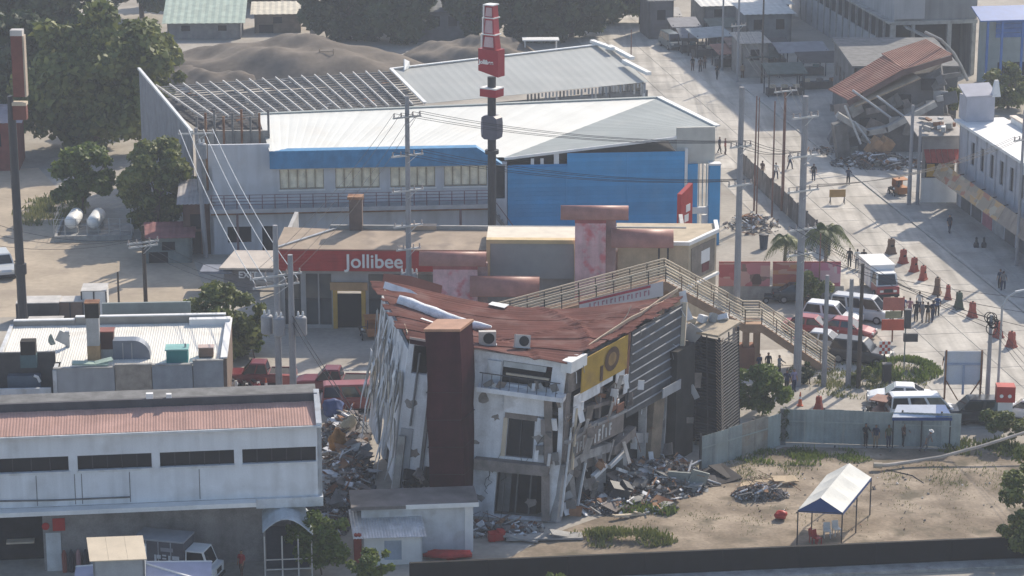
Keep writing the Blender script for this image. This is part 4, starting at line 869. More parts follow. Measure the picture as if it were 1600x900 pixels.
tx = rx(540,418,-.6); text('lettering','Jollibee',1.5,M('letter_white',(.80,.78,.76),.5,var=.06),rb,(tx,-.60,zb_+.30),(math.pi/2,0,0),.03,.022)
zr3 = zf_+.45; yb = 9.0
brr = M('brown_flat_roof',(.36,.285,.215),.85,var=.25,scale=.5,dirt=(.20,.16,.13),dirt_amt=.7)
xh = rf.at(526,358,zr3).x; yh = rf.at(526,358,zr3).y
for k in range(12):
    u0,u1 = k/12,(k+1)/12; xa,xb = -.2+(xfe+.2)*u0, -.2+(xfe+.2)*u1; ya,yb2 = xh+(xfe-xh)*u0, xh+(xfe-xh)*u1
    O('roof_panel', MB().slab([(xa,-.5,zf_+.1),(xb,-.5,zf_+.1),(yb2,yh,zr3),(ya,yh,zr3)],.08), brr, rb)
O('roof_hip', MB().slab([(-.2,-.5,zf_+.1),(xh,yh,zr3),(-.2,yh+2,zf_+.1)],.08), brr, rb)
O('hip_flashing', MB().bar((-.2,-.5,zf_+.16),(xh,yh,zr3+.08),.22,.1), galv, rb)
O('back_parapet', MB().box(xh-.5,xe,yh+.02,yh+.3,zf_,zr3+.3), M('roof_parapet_grey',(.30,.30,.29),.8,var=.2), rb)
O('roof_right', MB().box(xfe+.01,xe,-.3,yh,zf_-.02,zf_+.12), M('pale_roof',(.60,.54,.45),.8,var=.15), rb)
cxp = rf.at(556,362,zr3-.1); zc = rf.on(556,312,cxp.y).z
O('flue', MB().box(cxp.x-.5,cxp.x+.5,cxp.y,cxp.y+.9,zr3-.3,zc), M('flue_brown',(.15,.11,.095),.8,var=.25), rb); O('flue_cap', MB().box(cxp.x-.62,cxp.x+.58,cxp.y-.1,cxp.y+1.0,zc+.003,zc+.22), rust, rb)
p_ = rf.at(660,358,zr3); O('roof_unit', MB().box(p_.x-1.1,p_.x+1.1,p_.y-.4,p_.y+.4,zr3+.02,zr3+.35), M('tan_unit',(.40,.30,.22),.7,var=.2), rb)
# billboard box with yellow frame
xa,xb = rx(766,400,-1),rx(897,400,-1); za,zc2 = rf.on(830,436,-1).z, rf.on(830,381,-1).z
O('sign_box', MB().box(xa,xb,-.9,-.2,za,zc2), M('grey_sign_face',(.30,.295,.285),.7,var=.08), rb)
O('sign_frame', MB().box(xa-.02,xb+.02,-1.0,-.25,zc2+.003,zc2+.3).box(xa-.3,xa-.01,-1.0,-.25,za,zc2+.3).box(xb+.01,xb+.3,-1.0,-.25,za-.4,zc2+.3), M('yellow_frame',(.58,.44,.24),.7,var=.15), rb)
O('sign_roof', MB().box(xa-.3,xb+.3,-.24,3.2,zc2+.02,zc2+.28), M('pale_roof2',(.66,.60,.50),.8,var=.12), rb)
def halfcyl(name, px0, px1, pyt, pyb, y, mat, par, rad=.75, base=None):
    x0,x1 = rx(px0,(pyt+pyb)/2,y),rx(px1,(pyt+pyb)/2,y); zt_ = rf.on((px0+px1)/2,pyt,y).z; m = MB(); n = 9
    zb2 = rf.on((px0+px1)/2,pyb,y).z; pts = [(y-rad*math.cos(math.pi*.92*k/n), zb2+(zt_-zb2)*math.sin(math.pi*.92*k/n)) for k in range(n+1)]
    vs = [(x0,a,b) for a,b in pts]+[(x1,a,b) for a,b in pts]; k_ = n+1
    inn = [(x0,y+(a-y)*.92,b-.06) for a,b in pts]+[(x1,y+(a-y)*.92,b-.06) for a,b in pts]
    m.add(vs+inn,[(i,i+k_,i+1+k_,i+1) for i in range(n)]+[(2*k_+i,2*k_+i+1,3*k_+i+1,3*k_+i) for i in range(n)]+[(i,i+1,2*k_+i+1,2*k_+i) for i in range(n)]+[(k_+i,3*k_+i,3*k_+i+1,k_+i+1) for i in range(n)])
    return O(name, m, mat, par, smooth=True)
can = M('curved_canopy_maroon',(.40,.19,.155),.5,var=.2,streak=.15)
for (c0,c1,p0,p1,pyt,pyb,ptop,y) in ((655,760,677,746,393,420,410,-3.0),(876,982,898,946,321,348,338,-1.6)):
    xa,xb = rx(p0,430,y),rx(p1,430,y); zz2 = rf.on((p0+p1)/2,ptop,y).z
    O('pillar', MB().box(xa,xb,y-.4,y+.4,0,zz2-.45), redfad, rb); O('pillar_head', MB().box(xa-.02,xb+.02,y-.42,y+.42,zz2-.447,zz2), M('pillar_head_red',(.40,.13,.13),.8,var=.25,streak=.4), rb); halfcyl('curved_canopy',c0,c1,pyt,pyb-8,y,can,rb,.6)
    O('pillar_return', MB().box(xb+.01,xb+.75,y+.1,y+.48,0,zz2-.05), M('pillar_side_shade_tone',(.38,.27,.26),.8,var=.25,streak=.3), rb)  # duller tone puts shade into the colour of the pillar's side
halfcyl('curved_canopy',735,843,431,458,-3.4,can,rb,.95); halfcyl('curved_canopy',955,1052,358,382,-2.2,can,rb,.9)
O('canopy_post', MB().box(rx(1028,400,-2),rx(1031,400,-2),-2.1,-2.0,0,rf.on(1030,380,-2).z), darkst, rb); O('canopy_post', MB().box(rx(1042,400,-2),rx(1045,400,-2),-2.1,-2.0,0,rf.on(1043,380,-2).z), darkst, rb)
# tan corner room with a sign on its angled side
zq = rf.on(1020,383,-.9).z; a_ = rx(965,400,-.9); c_ = rx(1076,400,-.9)
O('corner_room', MB().prism([(a_,-.9),(c_,-.9),(c_+2.3,3.2),(c_+2.3,6),(a_,6)],0,zq), beige, rb)
O('room_coping', MB().prism([(a_-.1,-1.05),(c_+.05,-1.05),(c_+2.5,3.2),(c_+2.5,6.1),(c_+2.2,6.1),(c_+2.2,3.3),(c_-.1,-.75),(a_-.1,-.75)],zq+.003,zq+.28), plastw, rb)
for (u0,u1,z0,z1,mt) in ((.08,.92,zq-2.9,zq-.35,M('dim_sign',(.22,.19,.16),.7,var=.3)),(.42,.72,zq-1.9,zq-.9,plastw),(.46,.7,zq-2.6,zq-1.95,M('maroon_blot',(.16,.05,.05)))):
    d_ = (V((c_+2.3,3.2,0))-V((c_,-.9,0))); n_ = V((d_.y,-d_.x,0)).normalized()*(.06 if mt is MATS['dim_sign'] else .1); A = V((c_,-.9,0))
    O('side_sign', MB().slab([A+d_*u0+n_+V((0,0,z0)),A+d_*u1+n_+V((0,0,z0)),A+d_*u1+n_+V((0,0,z1)),A+d_*u0+n_+V((0,0,z1))],.04), mt, rb)
O('side_ledge', MB().bar(V((c_+.05,-1.02,zq-3.2)),V((c_+2.45,3.15,zq-3.2)),.25,.2), plastw, rb)
# upright red sign by the blue wall
sp = G(1068,430); st = T('red_sign', 'upright red sign board with white marks standing against the blue wall', 'sign', (sp.x,sp.y,0), -28)
zA,zB = P(1068,362,sp.y).z, P(1068,290,sp.y).z
O('board', MB().hexa([(-.2,-1.1,zA),(.2,-1.1,zA),(.2,1.1,zA),(-.2,1.1,zA)],[(-.2,-1.1,zB-.5),(.2,-1.1,zB-.5),(.2,1.1,zB),(-.2,1.1,zB)]), redp, st)
O('post', MB().box(-.12,.12,-.3,.3,0,zA-.002), darkst, st)
O('white_mark', MB().box(.202,.23,-.5,.3,zA+.9,zA+1.5), plastw, st); O('white_mark', MB().box(.202,.23,-.2,.6,zA+1.7,zA+2.3), plastw, st)
# ------------------------------------------------------------ small drive-through hut with exit sign, left of the restaurant
hf = Fr(G(345,455),-1.5); ht = TF('drive_through_hut','low hut with a pale sloping canopy and an exit sign','hut',hf)
hx = hf.on(437,430,0).x; hz = hf.on(390,417,0).z
O('wall', MB().wall((0.3,0),(hx,0),0,hz,.2,[(2.5,4.3,.1,1.6)]), M('hut_wall',(.24,.22,.22),.8,var=.2), ht); O('canopy', MB().slab([(0,-.6,hz+.05),(hx,-.6,hz+.05),(hx,3,hz+.6),(.8,3,hz+.6)],.14), M('pale_canopy',(.60,.53,.46),.7,var=.15), ht)
O('awning', MB().box(-1.6,1.0,-.4,1.8,hz-.5,hz-.3), M('slate_awning',(.2,.22,.27),.7), ht)
text('exit_lettering','EXIT',.75,M('letter_white',(.8,.78,.76)),ht,(hf.on(374,430,0).x,-.64,hf.on(374,434,-.6).z),(math.pi/2,0,0),.02,.015)
# ------------------------------------------------------------ blue and white warehouse
wh = Fr(G(330,398), 5.0); ww = TF('warehouse', 'two storey warehouse with blue steel front and big pale hipped roof', 'building', wh)
def hx_(px,py,y=0): return wh.on(px,py,y).x
xe1 = hx_(792,300); zbal = wh.on(560,322,-1.2).z; ze = wh.on(560,263,0).z; zt_ = wh.on(560,232,-.6).z
z0,z1 = wh.on(560,294,0).z, wh.on(560,262,0).z-.05
wz = [(hx_(a,280),hx_(b,280)) for a,b in ((437,506),(524,593),(610,680),(694,761))]
lw = [(hx_(356,378),hx_(393,378),1.0,2.4),(hx_(410,378),hx_(430,378),.2,2.4)]
O('front_wall', MB().wall((0,0),(xe1,0),0,ze+.3,.3,[(a,b,z0,z1) for a,b in wz]+lw+[(hx_(771,300),hx_(789,300),zbal+.1,z1)]), M('warehouse_white',(.55,.57,.61),.8,var=.1,scale=.4,streak=.3,dirt=(.38,.37,.36),dirt_amt=.4), ww)
O('left_wall_top', MB().wall((0,0),(hx_(422,260),0),ze+.303,wh.on(370,226,0).z,.3), MATS['warehouse_white'], ww)
O('side_wall', MB().wall((0,13),(0,0),0,ze+.3,.3), plaster, ww)
lit_pane = M('sunlit_room_tone', (.88,.82,.66), .8, var=.25, scale=1.5)  # pale colour stands in for the sunlit interior behind the windows
for a,b in wz:
    o = O('window', MB().box(a,b,.22,.25,z0,z1), lit_pane, ww); m = MB()
    for k in range(6): x = a+(b-a)*k/5; m.box(max(a,x-.05),min(b,x+.05),.08,.215,z0+.002,z1-.002)
    m.box(a,b,.09,.21,z0+.003,z0+.1); O('mullion', m, M('window_frame_tan',(.36,.30,.22),.7,var=.3), o)
    O('sill', MB().box(a-.1,b+.1,-.1,-.002,z0-.12,z0-.004), plastw, ww)
for a,b,c,d in lw: O('lower_window', MB().box(a,b,.2,.24,c,d), glass, ww)
O('door', MB().box(hx_(771,300),hx_(789,300),.2,.25,zbal+.1,z1), dark, ww)
xf0,xf1 = hx_(421,245,-1.1),hx_(745,240,-1.1)
O('blue_fascia', MB().hexa([(xf0,-1.1,ze+.32),(xf1+2.2,-1.1,ze+.32),(xf1+2.2,-.005,ze+.32),(xf0,-.005,ze+.32)],[(xf0,-1.1,zt_),(xf1,-1.1,zt_),(xf1,-.005,zt_),(xf0,-.005,zt_)]), M('blue_fascia_paint',(.055,.235,.45),.6,var=.2,streak=.35,world=True), ww)
bal = O('balcony_slab', MB().box(.1,xe1-1.4,-1.5,-.004,zbal-.35,zbal), M('balcony_grey',(.42,.42,.43),.8,var=.12,streak=.3), ww)
O('balcony_under_strip', MB().box(.1,xe1-1.4,-.4,-.005,zbal-.75,zbal-.352), rust, ww)  # rust-brown strip along the underside of the balcony slab
rail = M('rail_maroon',(.16,.10,.11),.6,var=.2); xr_ = xe1-1.5; nP = 22
for k in range(nP+1): x = .2+(xr_-.3)*k/nP; O('railing_post', MB().box(x-.04,x+.04,-1.45,-1.37,zbal+.002,zbal+1.15), rail, ww)
for z in (.35,.62,.9,1.17): O('railing_bar', MB().box(.1,xr_,-1.43,-1.39,zbal+z,zbal+z+.05), rail, ww)
for k in range(7): x = xe1-1.6+.30*k; O('stair_tread', MB().box(x,x+.34,-1.5,-.4,zbal-.55-.42*k,zbal-.35-.42*k), conc, ww)
O('stair_string', MB().bar((xe1-1.6,-1.52,zbal-.3),(xe1+.6,-1.52,zbal-3.3),.08,.3), conc_d, ww); O('stair_rail', MB().bar((xe1-1.6,-1.5,zbal+.9),(xe1+.6,-1.5,zbal-2.2),.06), rail, ww)
for px in (372,462,720): x = hx_(px,380,-1.4); O('column', MB().box(x-.1,x+.1,-1.4,-1.2,0,zbal-.355), rail, ww)
for px in (735,752): x = hx_(px,375,-.3); O('plant_unit', MB().box(x-.4,x+.4,-.9,-.2,0,1.3), galv, ww)
# blue wall of horizontal steel boards
xb0,xb1,xb2 = hx_(793,300),hx_(886,300),hx_(1069,300); za = wh.on(840,258,0).z; zb2 = wh.on(980,238,0).z
nb2 = 22
for k in range(nb2):
    z = .2+k*(zb2-.2)/nb2; zz_ = .2+(k+1)*(zb2-.2)/nb2-.012
    x0 = xb0 if zz_ < za+.1 else xb1
    O('wall_board', MB().hexa([(x0,-.06,z),(xb2,-.06,z),(xb2,.12,z),(x0,.12,z)],[(x0,-.02,zz_),(xb2,-.02,zz_),(xb2,.12,zz_),(x0,.12,zz_)]), blue, ww)
O('wall_backing', MB().box(xb0+.05,xb2-.05,.125,.3,0,za), blue, ww)
for px in (885,980): x = hx_(px,300); O('board_joint', MB().box(x-.05,x+.05,-.085,-.061,.2,za-.1 if px < 900 else zb2-.1), blue, ww)
O('corner_trim', MB().box(xb2+.002,xb2+.25,-.12,.2,.2,zb2+.25), plastw, ww)
O('roof_edge_posts', MB().box(hx_(830,253),hx_(835,253),.3,.4,za,za+.5).box(hx_(845,253),hx_(850,253),.3,.4,za,za+.5).box(hx_(866,253),hx_(874,253),.3,.4,za,za+.9), plastw, ww)
# roof: pale slope and grey slope, in sheets
A_,B_ = wh.at(403,179,ze+2.6), wh.at(1030,153,ze+2.6)
G_ = V((xf0,-1.1,zt_+.02)); E_ = wh.on(788,246,.3); D_ = wh.on(1057,213,.6); C_ = wh.at(1121,198,D_.z+.3)
whr = M('lit_slope_white',(.66,.66,.61),.5,var=.07,scale=.3,dirt=(.62,.58,.50),dirt_amt=.35,spec=.6)  # white puts the brighter lighting of this slope into its colour
ggr = M('grey_green_roof',(.30,.325,.31),.5,var=.12,scale=.25,dirt=(.38,.39,.36),dirt_amt=.4)
objrand(whr,.05); objrand(ggr,.05); objrand(blue,.07)
for k in range(40):
    u0,u1 = k/40,(k+1)/40+.002
    O('roof_sheet', MB().sheet(G_.lerp(E_,u0),G_.lerp(E_,u1),A_.lerp(B_,u1),A_.lerp(B_,u0),1,.012), whr, ww)
for k in range(18):
    u0,u1 = k/18,(k+1)/18+.003
    O('roof_sheet', MB().sheet(E_.lerp(B_,u0),E_.lerp(B_,u1),D_.lerp(C_,u1),D_.lerp(C_,u0),1,.012), ggr, ww)
O('verge_flashing', MB().bar(B_+V((0,0,.08)),C_+V((0,0,.08)),.5,.12), whitem, ww); O('eave_flashing', MB().bar(E_+V((0,-.1,-.1)),D_+V((0,-.1,-.1)),.16,.22), whitem, ww)
O('ridge_cap', MB().bar(A_+V((0,.1,.06)),B_+V((0,.1,.06)),.5,.1), ggr, ww)
O('gable_panel', MB().box(hx_(1057,230,.5),hx_(1117,230,.5),.5,.8,wh.on(1085,256,.5).z,wh.on(1085,199,.5).z), M('pale_gable',(.50,.50,.46),.7,var=.1,streak=.2), ww)
xg0,xg1 = hx_(1108,300,-.3),hx_(1125,300,-.3)
O('blue_column', MB().box(xg0,xg1,-.4,.4,0,wh.on(1115,258,-.3).z), blue, ww); O('column_cap', MB().box(xg0-.05,xg1+.05,-.45,.45,wh.on(1115,258,-.3).z+.003,wh.on(1115,258,-.3).z+.15), plastw, ww)
O('side_beam', MB().box(xb2+.3,xg0-.005,.0,.3,wh.on(1090,334,0).z,wh.on(1090,324,0).z), plastw, ww)
O('side_panel', MB().box(xb2+.3,hx_(1090,270,.4),.2,.45,0,wh.on(1080,256,.4).z), blue, ww)
O('side_column', MB().box(hx_(1096,350,.3),hx_(1106,350,.3),.1,.4,0,wh.on(1100,335,.3).z-.01), plastw, ww)
for k in range(5): x = hx_(1080+k*6,280,1.5); O('scaffold_pole', MB().tube([(x,1.5,0),(x,1.5,7.5)],.05,5), galv, ww)
O('roof_void', MB().box(.5,xb2,2.5,9.5,ze-.6,ze-.2), dark, ww)
O('back_wall', MB().wall((xb2+2,11),(0,11),0,ze+.2,.3), plaster, ww)

# ------------------------------------------------------------ damaged shed behind: grey roof and bare roof frame
gz0,gz1 = 8.6,9.8
q0,q1,q2,q3 = G(664,162,gz0),G(1013,128,gz0),G(946,70,gz1),G(611,109,gz1)
s0,s1 = G(318,184,gz0),G(244,133,gz1)
GO = V((q0.x,q0.y,0)); gs = T('storage_shed', 'damaged storage shed with grey green roof half stripped to bare steel frame', 'building', GO)
def r_(p): return p-GO
for k in range(26):
    u0,u1 = k/26,(k+1)/26+.002
    O('roof_sheet', MB().sheet(r_(q0.lerp(q1,u0)),r_(q0.lerp(q1,u1)),r_(q3.lerp(q2,u1)),r_(q3.lerp(q2,u0)),1,.012), M('shed_roof_grey',(.30,.315,.305),.5,var=.12,scale=.2,dirt=(.36,.36,.34),dirt_amt=.4), gs)
up = V((0,0,.12))
O('ridge_flashing', MB().bar(r_(q3)+up,r_(q2)+up,.35,.1), whitem, gs); O('verge_flashing', MB().bar(r_(q3)+up,r_(q0)+up,.35,.1), whitem, gs)
e2 = G(1012,116,gz0+1.0)
for a,b in ((G(925,66,gz1+.2),G(957,78,gz1+.2)),(G(952,74,gz1),G(988,93,gz1-.2)),(G(975,97,gz1-.3),G(1014,117,gz0+.7))): O('parapet_step', MB().bar(r_(a)+up,r_(b)+up,.5,.3), whitem, gs)
O('gable_fin', MB().slab([r_(G(632,110,gz1)),r_(G(640,106,gz1)),r_(G(640,96,gz1+.6)),r_(G(632,92,gz1+.9))],.1), whitem, gs)
O('front_wall', MB().slab([r_(V((q0.x,q0.y+.6,0))),r_(V((q1.x,q1.y+.6,0))),r_(q1+V((0,.6,-.9))),r_(q0+V((0,.6,-.6)))],.25), M('shed_wall',(.22,.23,.24),.8,var=.2,streak=.3), gs)
O('right_wall', MB().slab([r_(V((q1.x-.3,q1.y,0))),r_(V((q2.x-.3,q2.y,0))),r_(q2+V((-.3,0,-.2))),r_(q1+V((-.3,0,-.2)))],.25), plaster, gs)
rs = random.Random(5)
for k in range(34):
    u = .45+.55*k/34; p = r_(q0.lerp(q1,u))+V((0,.1,-.08)); O('torn_strip', MB().box(p.x-.09,p.x+.09,p.y-.03,p.y,p.z-rs.uniform(.35,1.3),p.z), rs.choice([bgrey,galv,conc_d]), gs)
frm = M('frame_pale_steel',(.58,.56,.53),.6,var=.2); frm2 = M('purlin_dull',(.30,.29,.28),.7,var=.3)
nr = 18
for k in range(nr+1):
    u = k/nr; a = r_(s0.lerp(q0,u)); b = r_(s1.lerp(q3,u)); O('rafter', MB().bar(a,b,.11,.16), frm, gs)
for j in range(16):
    v = j/15; a = r_(s0.lerp(s1,v))+V((0,0,-.22)); b = r_(q0.lerp(q3,v))+V((0,0,-.22))
    O('purlin', MB().bar(a,b,.09,.12), frm2, gs)
for k in range(24): 
    u,v = rs.random(),rs.random(); p = r_(s0.lerp(q0,u).lerp(s1.lerp(q3,u),v)); O('loose_sheet', MB().rbox(p+V((0,0,-.5)),(rs.uniform(.6,2.2),rs.uniform(.4,.9),.03),(rs.uniform(-.4,.4),rs.uniform(-.4,.4),rs.uniform(0,3))), rs.choice([bgrey,frm2,conc_d,rust]), gs)
O('added_dark_deck', MB().slab([r_(s0+V((0,.3,-1.3))),r_(q0+V((0,.3,-1.3))),r_(q3+V((0,0,-1.3))),r_(s1+V((0,0,-1.3)))],.2), M('dark_deck_tone',(.09,.09,.095),.9,var=.5,scale=.6), gs)  # dark deck added under the bare frame to darken the space below
w0,w1 = G(300,208,gz0-.2),G(217,109,gz1+.9); n = 16
for k in range(n):
    a = w1.lerp(w0,k/n); b = w1.lerp(w0,(k+1)/n-.006); O('side_sheet', MB().slab([r_(V((a.x,a.y,0))),r_(V((b.x,b.y,0))),r_(b),r_(a)],.08), M('gable_grey_sheet',(.27,.28,.31),.6,var=.15,streak=.3), gs)
O('verge_flashing', MB().bar(r_(w0)+up,r_(w1)+up,.25,.2), whitem, gs)
# steel stubs and rubble line on the wall between the two sheds
for k in range(9):
    p = r_(P(308+k*14,222,214)); O('steel_stub', MB().box(p.x-.09,p.x+.09,p.y,p.y+.2,0,p.z+2.2+(k%3)*.3), rust if k%2 else conc_d, gs)
O('low_wall', MB().box(r_(P(305,222,214)).x,r_(P(420,222,214)).x,r_(P(300,222,214)).y+.25,r_(P(300,222,214)).y+.5,0,r_(P(360,205,214)).z), conc, gs)
# ------------------------------------------------------------ right side of the street
kf = Fr(G(1393,120), SA); kb = TF('concrete_block', 'grey unfinished concrete building with a row of dark windows at the top right', 'building', kf)
zc0,zc1,zc2 = kf.ox(1388,69,0).z, kf.ox(1388,38,0).z, kf.ox(1388,31,0).z; LB = 46
kw = [(LB-1.0-2.9*(k+1)+.35, LB-1.0-2.9*k, zc0, zc1) for k in range(15)]
O('side_wall', MB().wall((0,LB),(0,0),0,zc2+21,.3,kw), M('light_concrete',(.36,.36,.375),.85,var=.18,scale=.4,streak=.35), kb)  # walls carried up above the view to cast shade on the street
for w in kw: O('window', MB().box(.15,.2,LB-w[1],LB-w[0],w[2],w[3]), glass, kb)
for k in range(15): y = 1.0+2.9*k-.18; O('pilaster', MB().box(-.12,-.003,y-.14,y+.14,0,zc2-.01), conc, kb)
O('ledge', MB().box(-.9,-.004,-.6,LB,zc2,zc2+.22), conc, kb)
xk = kf.on(1522,60,0).x; zk = kf.on(1450,36,0).z
O('front_wall', MB().box(.31,xk,0,.3,zk,zc2+21), M('mid_concrete',(.24,.24,.245),.9,var=.2,scale=.4,streak=.4), kb)
O('floor_beam', MB().box(-.3,xk+.2,-.35,-.004,zk-.1,zk+.35), conc, kb)
for px,w in ((1393,.5),(1425,.35),(1481,.5),(1519,.4)): x = kf.on(px,80,0).x; O('column', MB().box(x-w/2,x+w/2,-.3,.2,0,zk-.105), conc, kb)
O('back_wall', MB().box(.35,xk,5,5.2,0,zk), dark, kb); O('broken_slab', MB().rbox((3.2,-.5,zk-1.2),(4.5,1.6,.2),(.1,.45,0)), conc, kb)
O('rear_wall', MB().box(xk+.01,xk+.3,.31,LB,0,zc2+21).box(.3,xk,LB,LB+.3,0,zc2+21), M('mid_concrete',(.24,.24,.245)), kb); O('ceiling', MB().box(.32,xk,.31,5,zk+.02,zk+.25), conc_d, kb)
O('upper_bay', MB().box(-.15,3.5,-.5,-.36,zk+.6,zc2+4.5), M('light_concrete',(.36,.36,.375)), kb)
bf = Fr(G(1527,128), SA); bb = TF('blue_building', 'building with bright blue canopy and posts in the top right corner', 'building', bf)
zb3 = bf.on(1560,24,-1.5).z; bx1 = bf.on(1640,60,0).x; bluec = M('canopy_blue',(.07,.17,.45),.5,var=.12); 
O('canopy', MB().slab([(-.8,-2.5,zb3-.4),(bx1,-2.5,zb3-.4),(bx1,1.0,zb3+.7),(-.8,1.0,zb3+.7)],.15), bluec, bb)
O('wall', MB().wall((0,0),(bx1,0),0,zb3,.3,[(2.3,bx1-.2,.6,2.2)]), M('pale_teal_wall',(.30,.35,.35),.8,var=.15), bb)
for k in range(4): O('blue_board', MB().box(1.9,bx1,-.12-.02*k,-.01,zb3-2.8+.55*k,zb3-2.8+.55*k+.5), bluec, bb)
for x in (.2,1.9,4.3): O('post', MB().box(x-.12,x+.12,-2.3,-2.06,0,zb3-.5), bluec, bb)
O('window', MB().box(2.3,bx1-.2,.2,.25,.6,2.2), glass, bb)

nf = Fr(G(1494,322), SA); nw = TF('corner_store', 'white two storey store with stepped parapet and roof terrace on the right edge', 'building', nf)
zn = nf.ox(1503,192,0).z; LN = 30
nw_ = [(3.4+2.6*k,4.9+2.6*k,zn-3.2,zn-1.1) for k in range(9)]
O('facade', MB().wall((0,0),(0,-LN),0,zn,.3,nw_), M('store_lilac_white',(.46,.475,.52),.8,var=.12,streak=.3), nw)
for w in nw_:
    o = O('window', MB().box(.14,.18,-w[1],-w[0],w[2],w[3]), glass, nw); O('frame', MB().box(.06,.138,-(w[0]+w[1])/2-.04,-(w[0]+w[1])/2+.04,w[2]+.002,w[3]-.002), galv, o)
for k in range(11): y = -2.0-2.6*k-.4; O('pilaster', MB().box(-.15,-.003,y-.12,y+.12,3.6,zn-.3), M('store_lilac_white',(.46,.475,.52)), nw)
O('terrace', MB().box(-.5,4.2,-LN,.2,zn+.003,zn+.25), plastw, nw)
zpar = nf.ox(1541,160,4.0).z
O('parapet', MB().box(4.0,4.3,-LN,-2.2,zn+.255,zpar), plastw, nw); O('parapet_coping', MB().box(3.9,4.5,-LN,-2.1,zpar+.003,zpar+.15), M('coping_cream',(.66,.58,.50),.8), nw)
O('upper_roof', MB().box(4.55,16,-LN,-2.4,zpar-.5,zpar-.2), M('dark_tin_roof',(.13,.10,.095),.7,var=.3), nw)
O('stair_tower', MB().box(.1,2.7,-1.4,.8,zn+.255,zn+2.5), M('tower_lilac',(.42,.42,.47),.8,var=.1), nw); O('tower_roof', MB().slab([(-.05,-1.5,zn+2.6),(2.85,-1.5,zn+2.7),(2.85,.9,zn+3.4),(-.05,.9,zn+3.3)],.15), MATS['tower_lilac'], nw)
O('tower_pinnacle', MB().hexa([(2.4,-1.5,zn+2.5),(3.2,-1.5,zn+2.5),(3.2,-1.0,zn+2.5),(2.4,-1.0,zn+2.5)],[(2.65,-1.4,zn+4.0),(2.95,-1.4,zn+4.0),(2.95,-1.1,zn+4.0),(2.65,-1.1,zn+4.0)]), plastw, nw)
O('end_wall', MB().wall((12,0),(0,0),0,zn,.3), plaster, nw)
sgm = printmat('faded_sign_print', [(.42,.30,.20),(.50,.30,.12),(.40,.16,.09),(.45,.38,.28),(.34,.26,.18)], .9, 2.2)
for k in range(10): y = 1.2-3.0*k; O('awning_sign', MB().slab([(-2.0,y,2.7),(-2.0,y-2.94,2.7),(-1.3,y-2.94,4.0),(-1.3,y,4.0)],.08), sgm if k < 6 else M('tan_awning',(.33,.27,.22),.8,var=.2), nw); O('awning_bracket', MB().bar((-1.5,y,3.2),(0,y,3.4),.08), darkst, nw)
for k in range(9): y = -1.5-3.0*k; O('shutter', MB().box(-.06,-.004,y-2.5,y,.15,2.5), [galv,M('dark_shutter',(.12,.12,.13),.6,var=.2),MATS['dark_shutter'],M('pink_shutter',(.42,.16,.20),.7,var=.2)][(k*5+1)%4], nw)

vf = Fr(G(1438,318), 1); vs = TF('street_shop', 'small shop with red awning and white low wall beside the corner store', 'shop', vf)
vx = vf.on(1497,300,0).x; vz = vf.on(1465,212,0).z; v1 = vf.on(1465,278,0).z
O('low_wall', MB().box(0,vx+.6,-.2,0,0,v1), plastw, vs); O('shop_wall', MB().wall((0,0.01),(vx,0.01),0,vz,.25,[(.3,vx-.2,v1,v1+1.9)]), M('shop_grey',(.30,.29,.29),.85,var=.2), vs)
O('interior_shade_box', MB().box(.3,vx-.2,1.2,1.4,0,v1+2), dark, vs)
for x,mt in ((.9,yellow),(1.9,M('shop_dark',(.06,.06,.07))),(2.7,M('tan_goods',(.32,.25,.12)))): O('display_panel', MB().box(x-.35,x+.35,.4,.5,v1+.02,v1+1.2), mt, vs)
for k in range(6): x = .1+k*(vx-.2)/6; O('awning_strip', MB().slab([(x,-1.5,v1+1.75),(x+.5,-1.5,v1+1.75),(x+.5,-.02,v1+2.7),(x,-.02,v1+2.7)],.04), M('red_awning',(.34,.05,.04),.8,var=.3), vs)
O('roof', MB().slab([(-.6,-.5,vz+.1),(vx+.3,-.5,vz+.1),(vx+.3,7,vz+.4),(-.6,7,vz+.4)],.12), M('dusty_shop_roof',(.36,.34,.32),.85,var=.25), vs)
rs = random.Random(8)
for k in range(12): O('roof_clutter', MB().rbox((rs.uniform(0,vx),rs.uniform(0,5),vz+.6),(rs.uniform(.4,1.6),rs.uniform(.3,.8),rs.uniform(.15,.5)),(rs.uniform(-.2,.2),rs.uniform(-.3,.3),rs.uniform(0,3))), rs.choice([conc,plastw,galv,rust]), vs)

# house with the tilted red roof
HY = 250.0; hp = P(1390,255,HY); HO = V((hp.x,HY,0)); hh_ = T('collapsed_house', 'collapsed house under a steeply tilted red tin roof', 'house', HO)
def h_(px,py,dy=0): return P(px,py,HY+dy)-HO
rroof = M('rusty_red_roof',(.24,.085,.055),.7,var=.25,scale=.5,dirt=(.30,.17,.12),dirt_amt=.5)
pa = [h_(1325,157),h_(1414,107),h_(1380,87,7.5),h_(1294,140,7)]; pb = [h_(1412,109,.2),h_(1488,85,.5),h_(1447,61,8),h_(1377,84,7.8)]
for q,n in ((pa,9),(pb,8)):
    for k in range(n): u0,u1 = k/n,(k+1)/n; O('roof_sheet', MB().sheet(q[0].lerp(q[1],u0),q[0].lerp(q[1],u1+.004),q[3].lerp(q[2],u1+.004),q[3].lerp(q[2],u0),3,.05), rroof, hh_)
lo = V((0,.1,-.35)); O('roof_fascia', MB().bar(pa[0]+lo,pa[1]+lo,.15,.5), M('dull_fascia',(.14,.09,.08),.8), hh_); O('roof_fascia', MB().bar(pb[0]+lo,pb[1]+lo,.15,.5), MATS['dull_fascia'], hh_)
O('soffit_slab', MB().slab([h_(1335,166,-.6),h_(1438,121,-.6),h_(1425,112,2),h_(1330,155,2)],.15), M('tan_soffit',(.36,.28,.20),.85,var=.2), hh_)
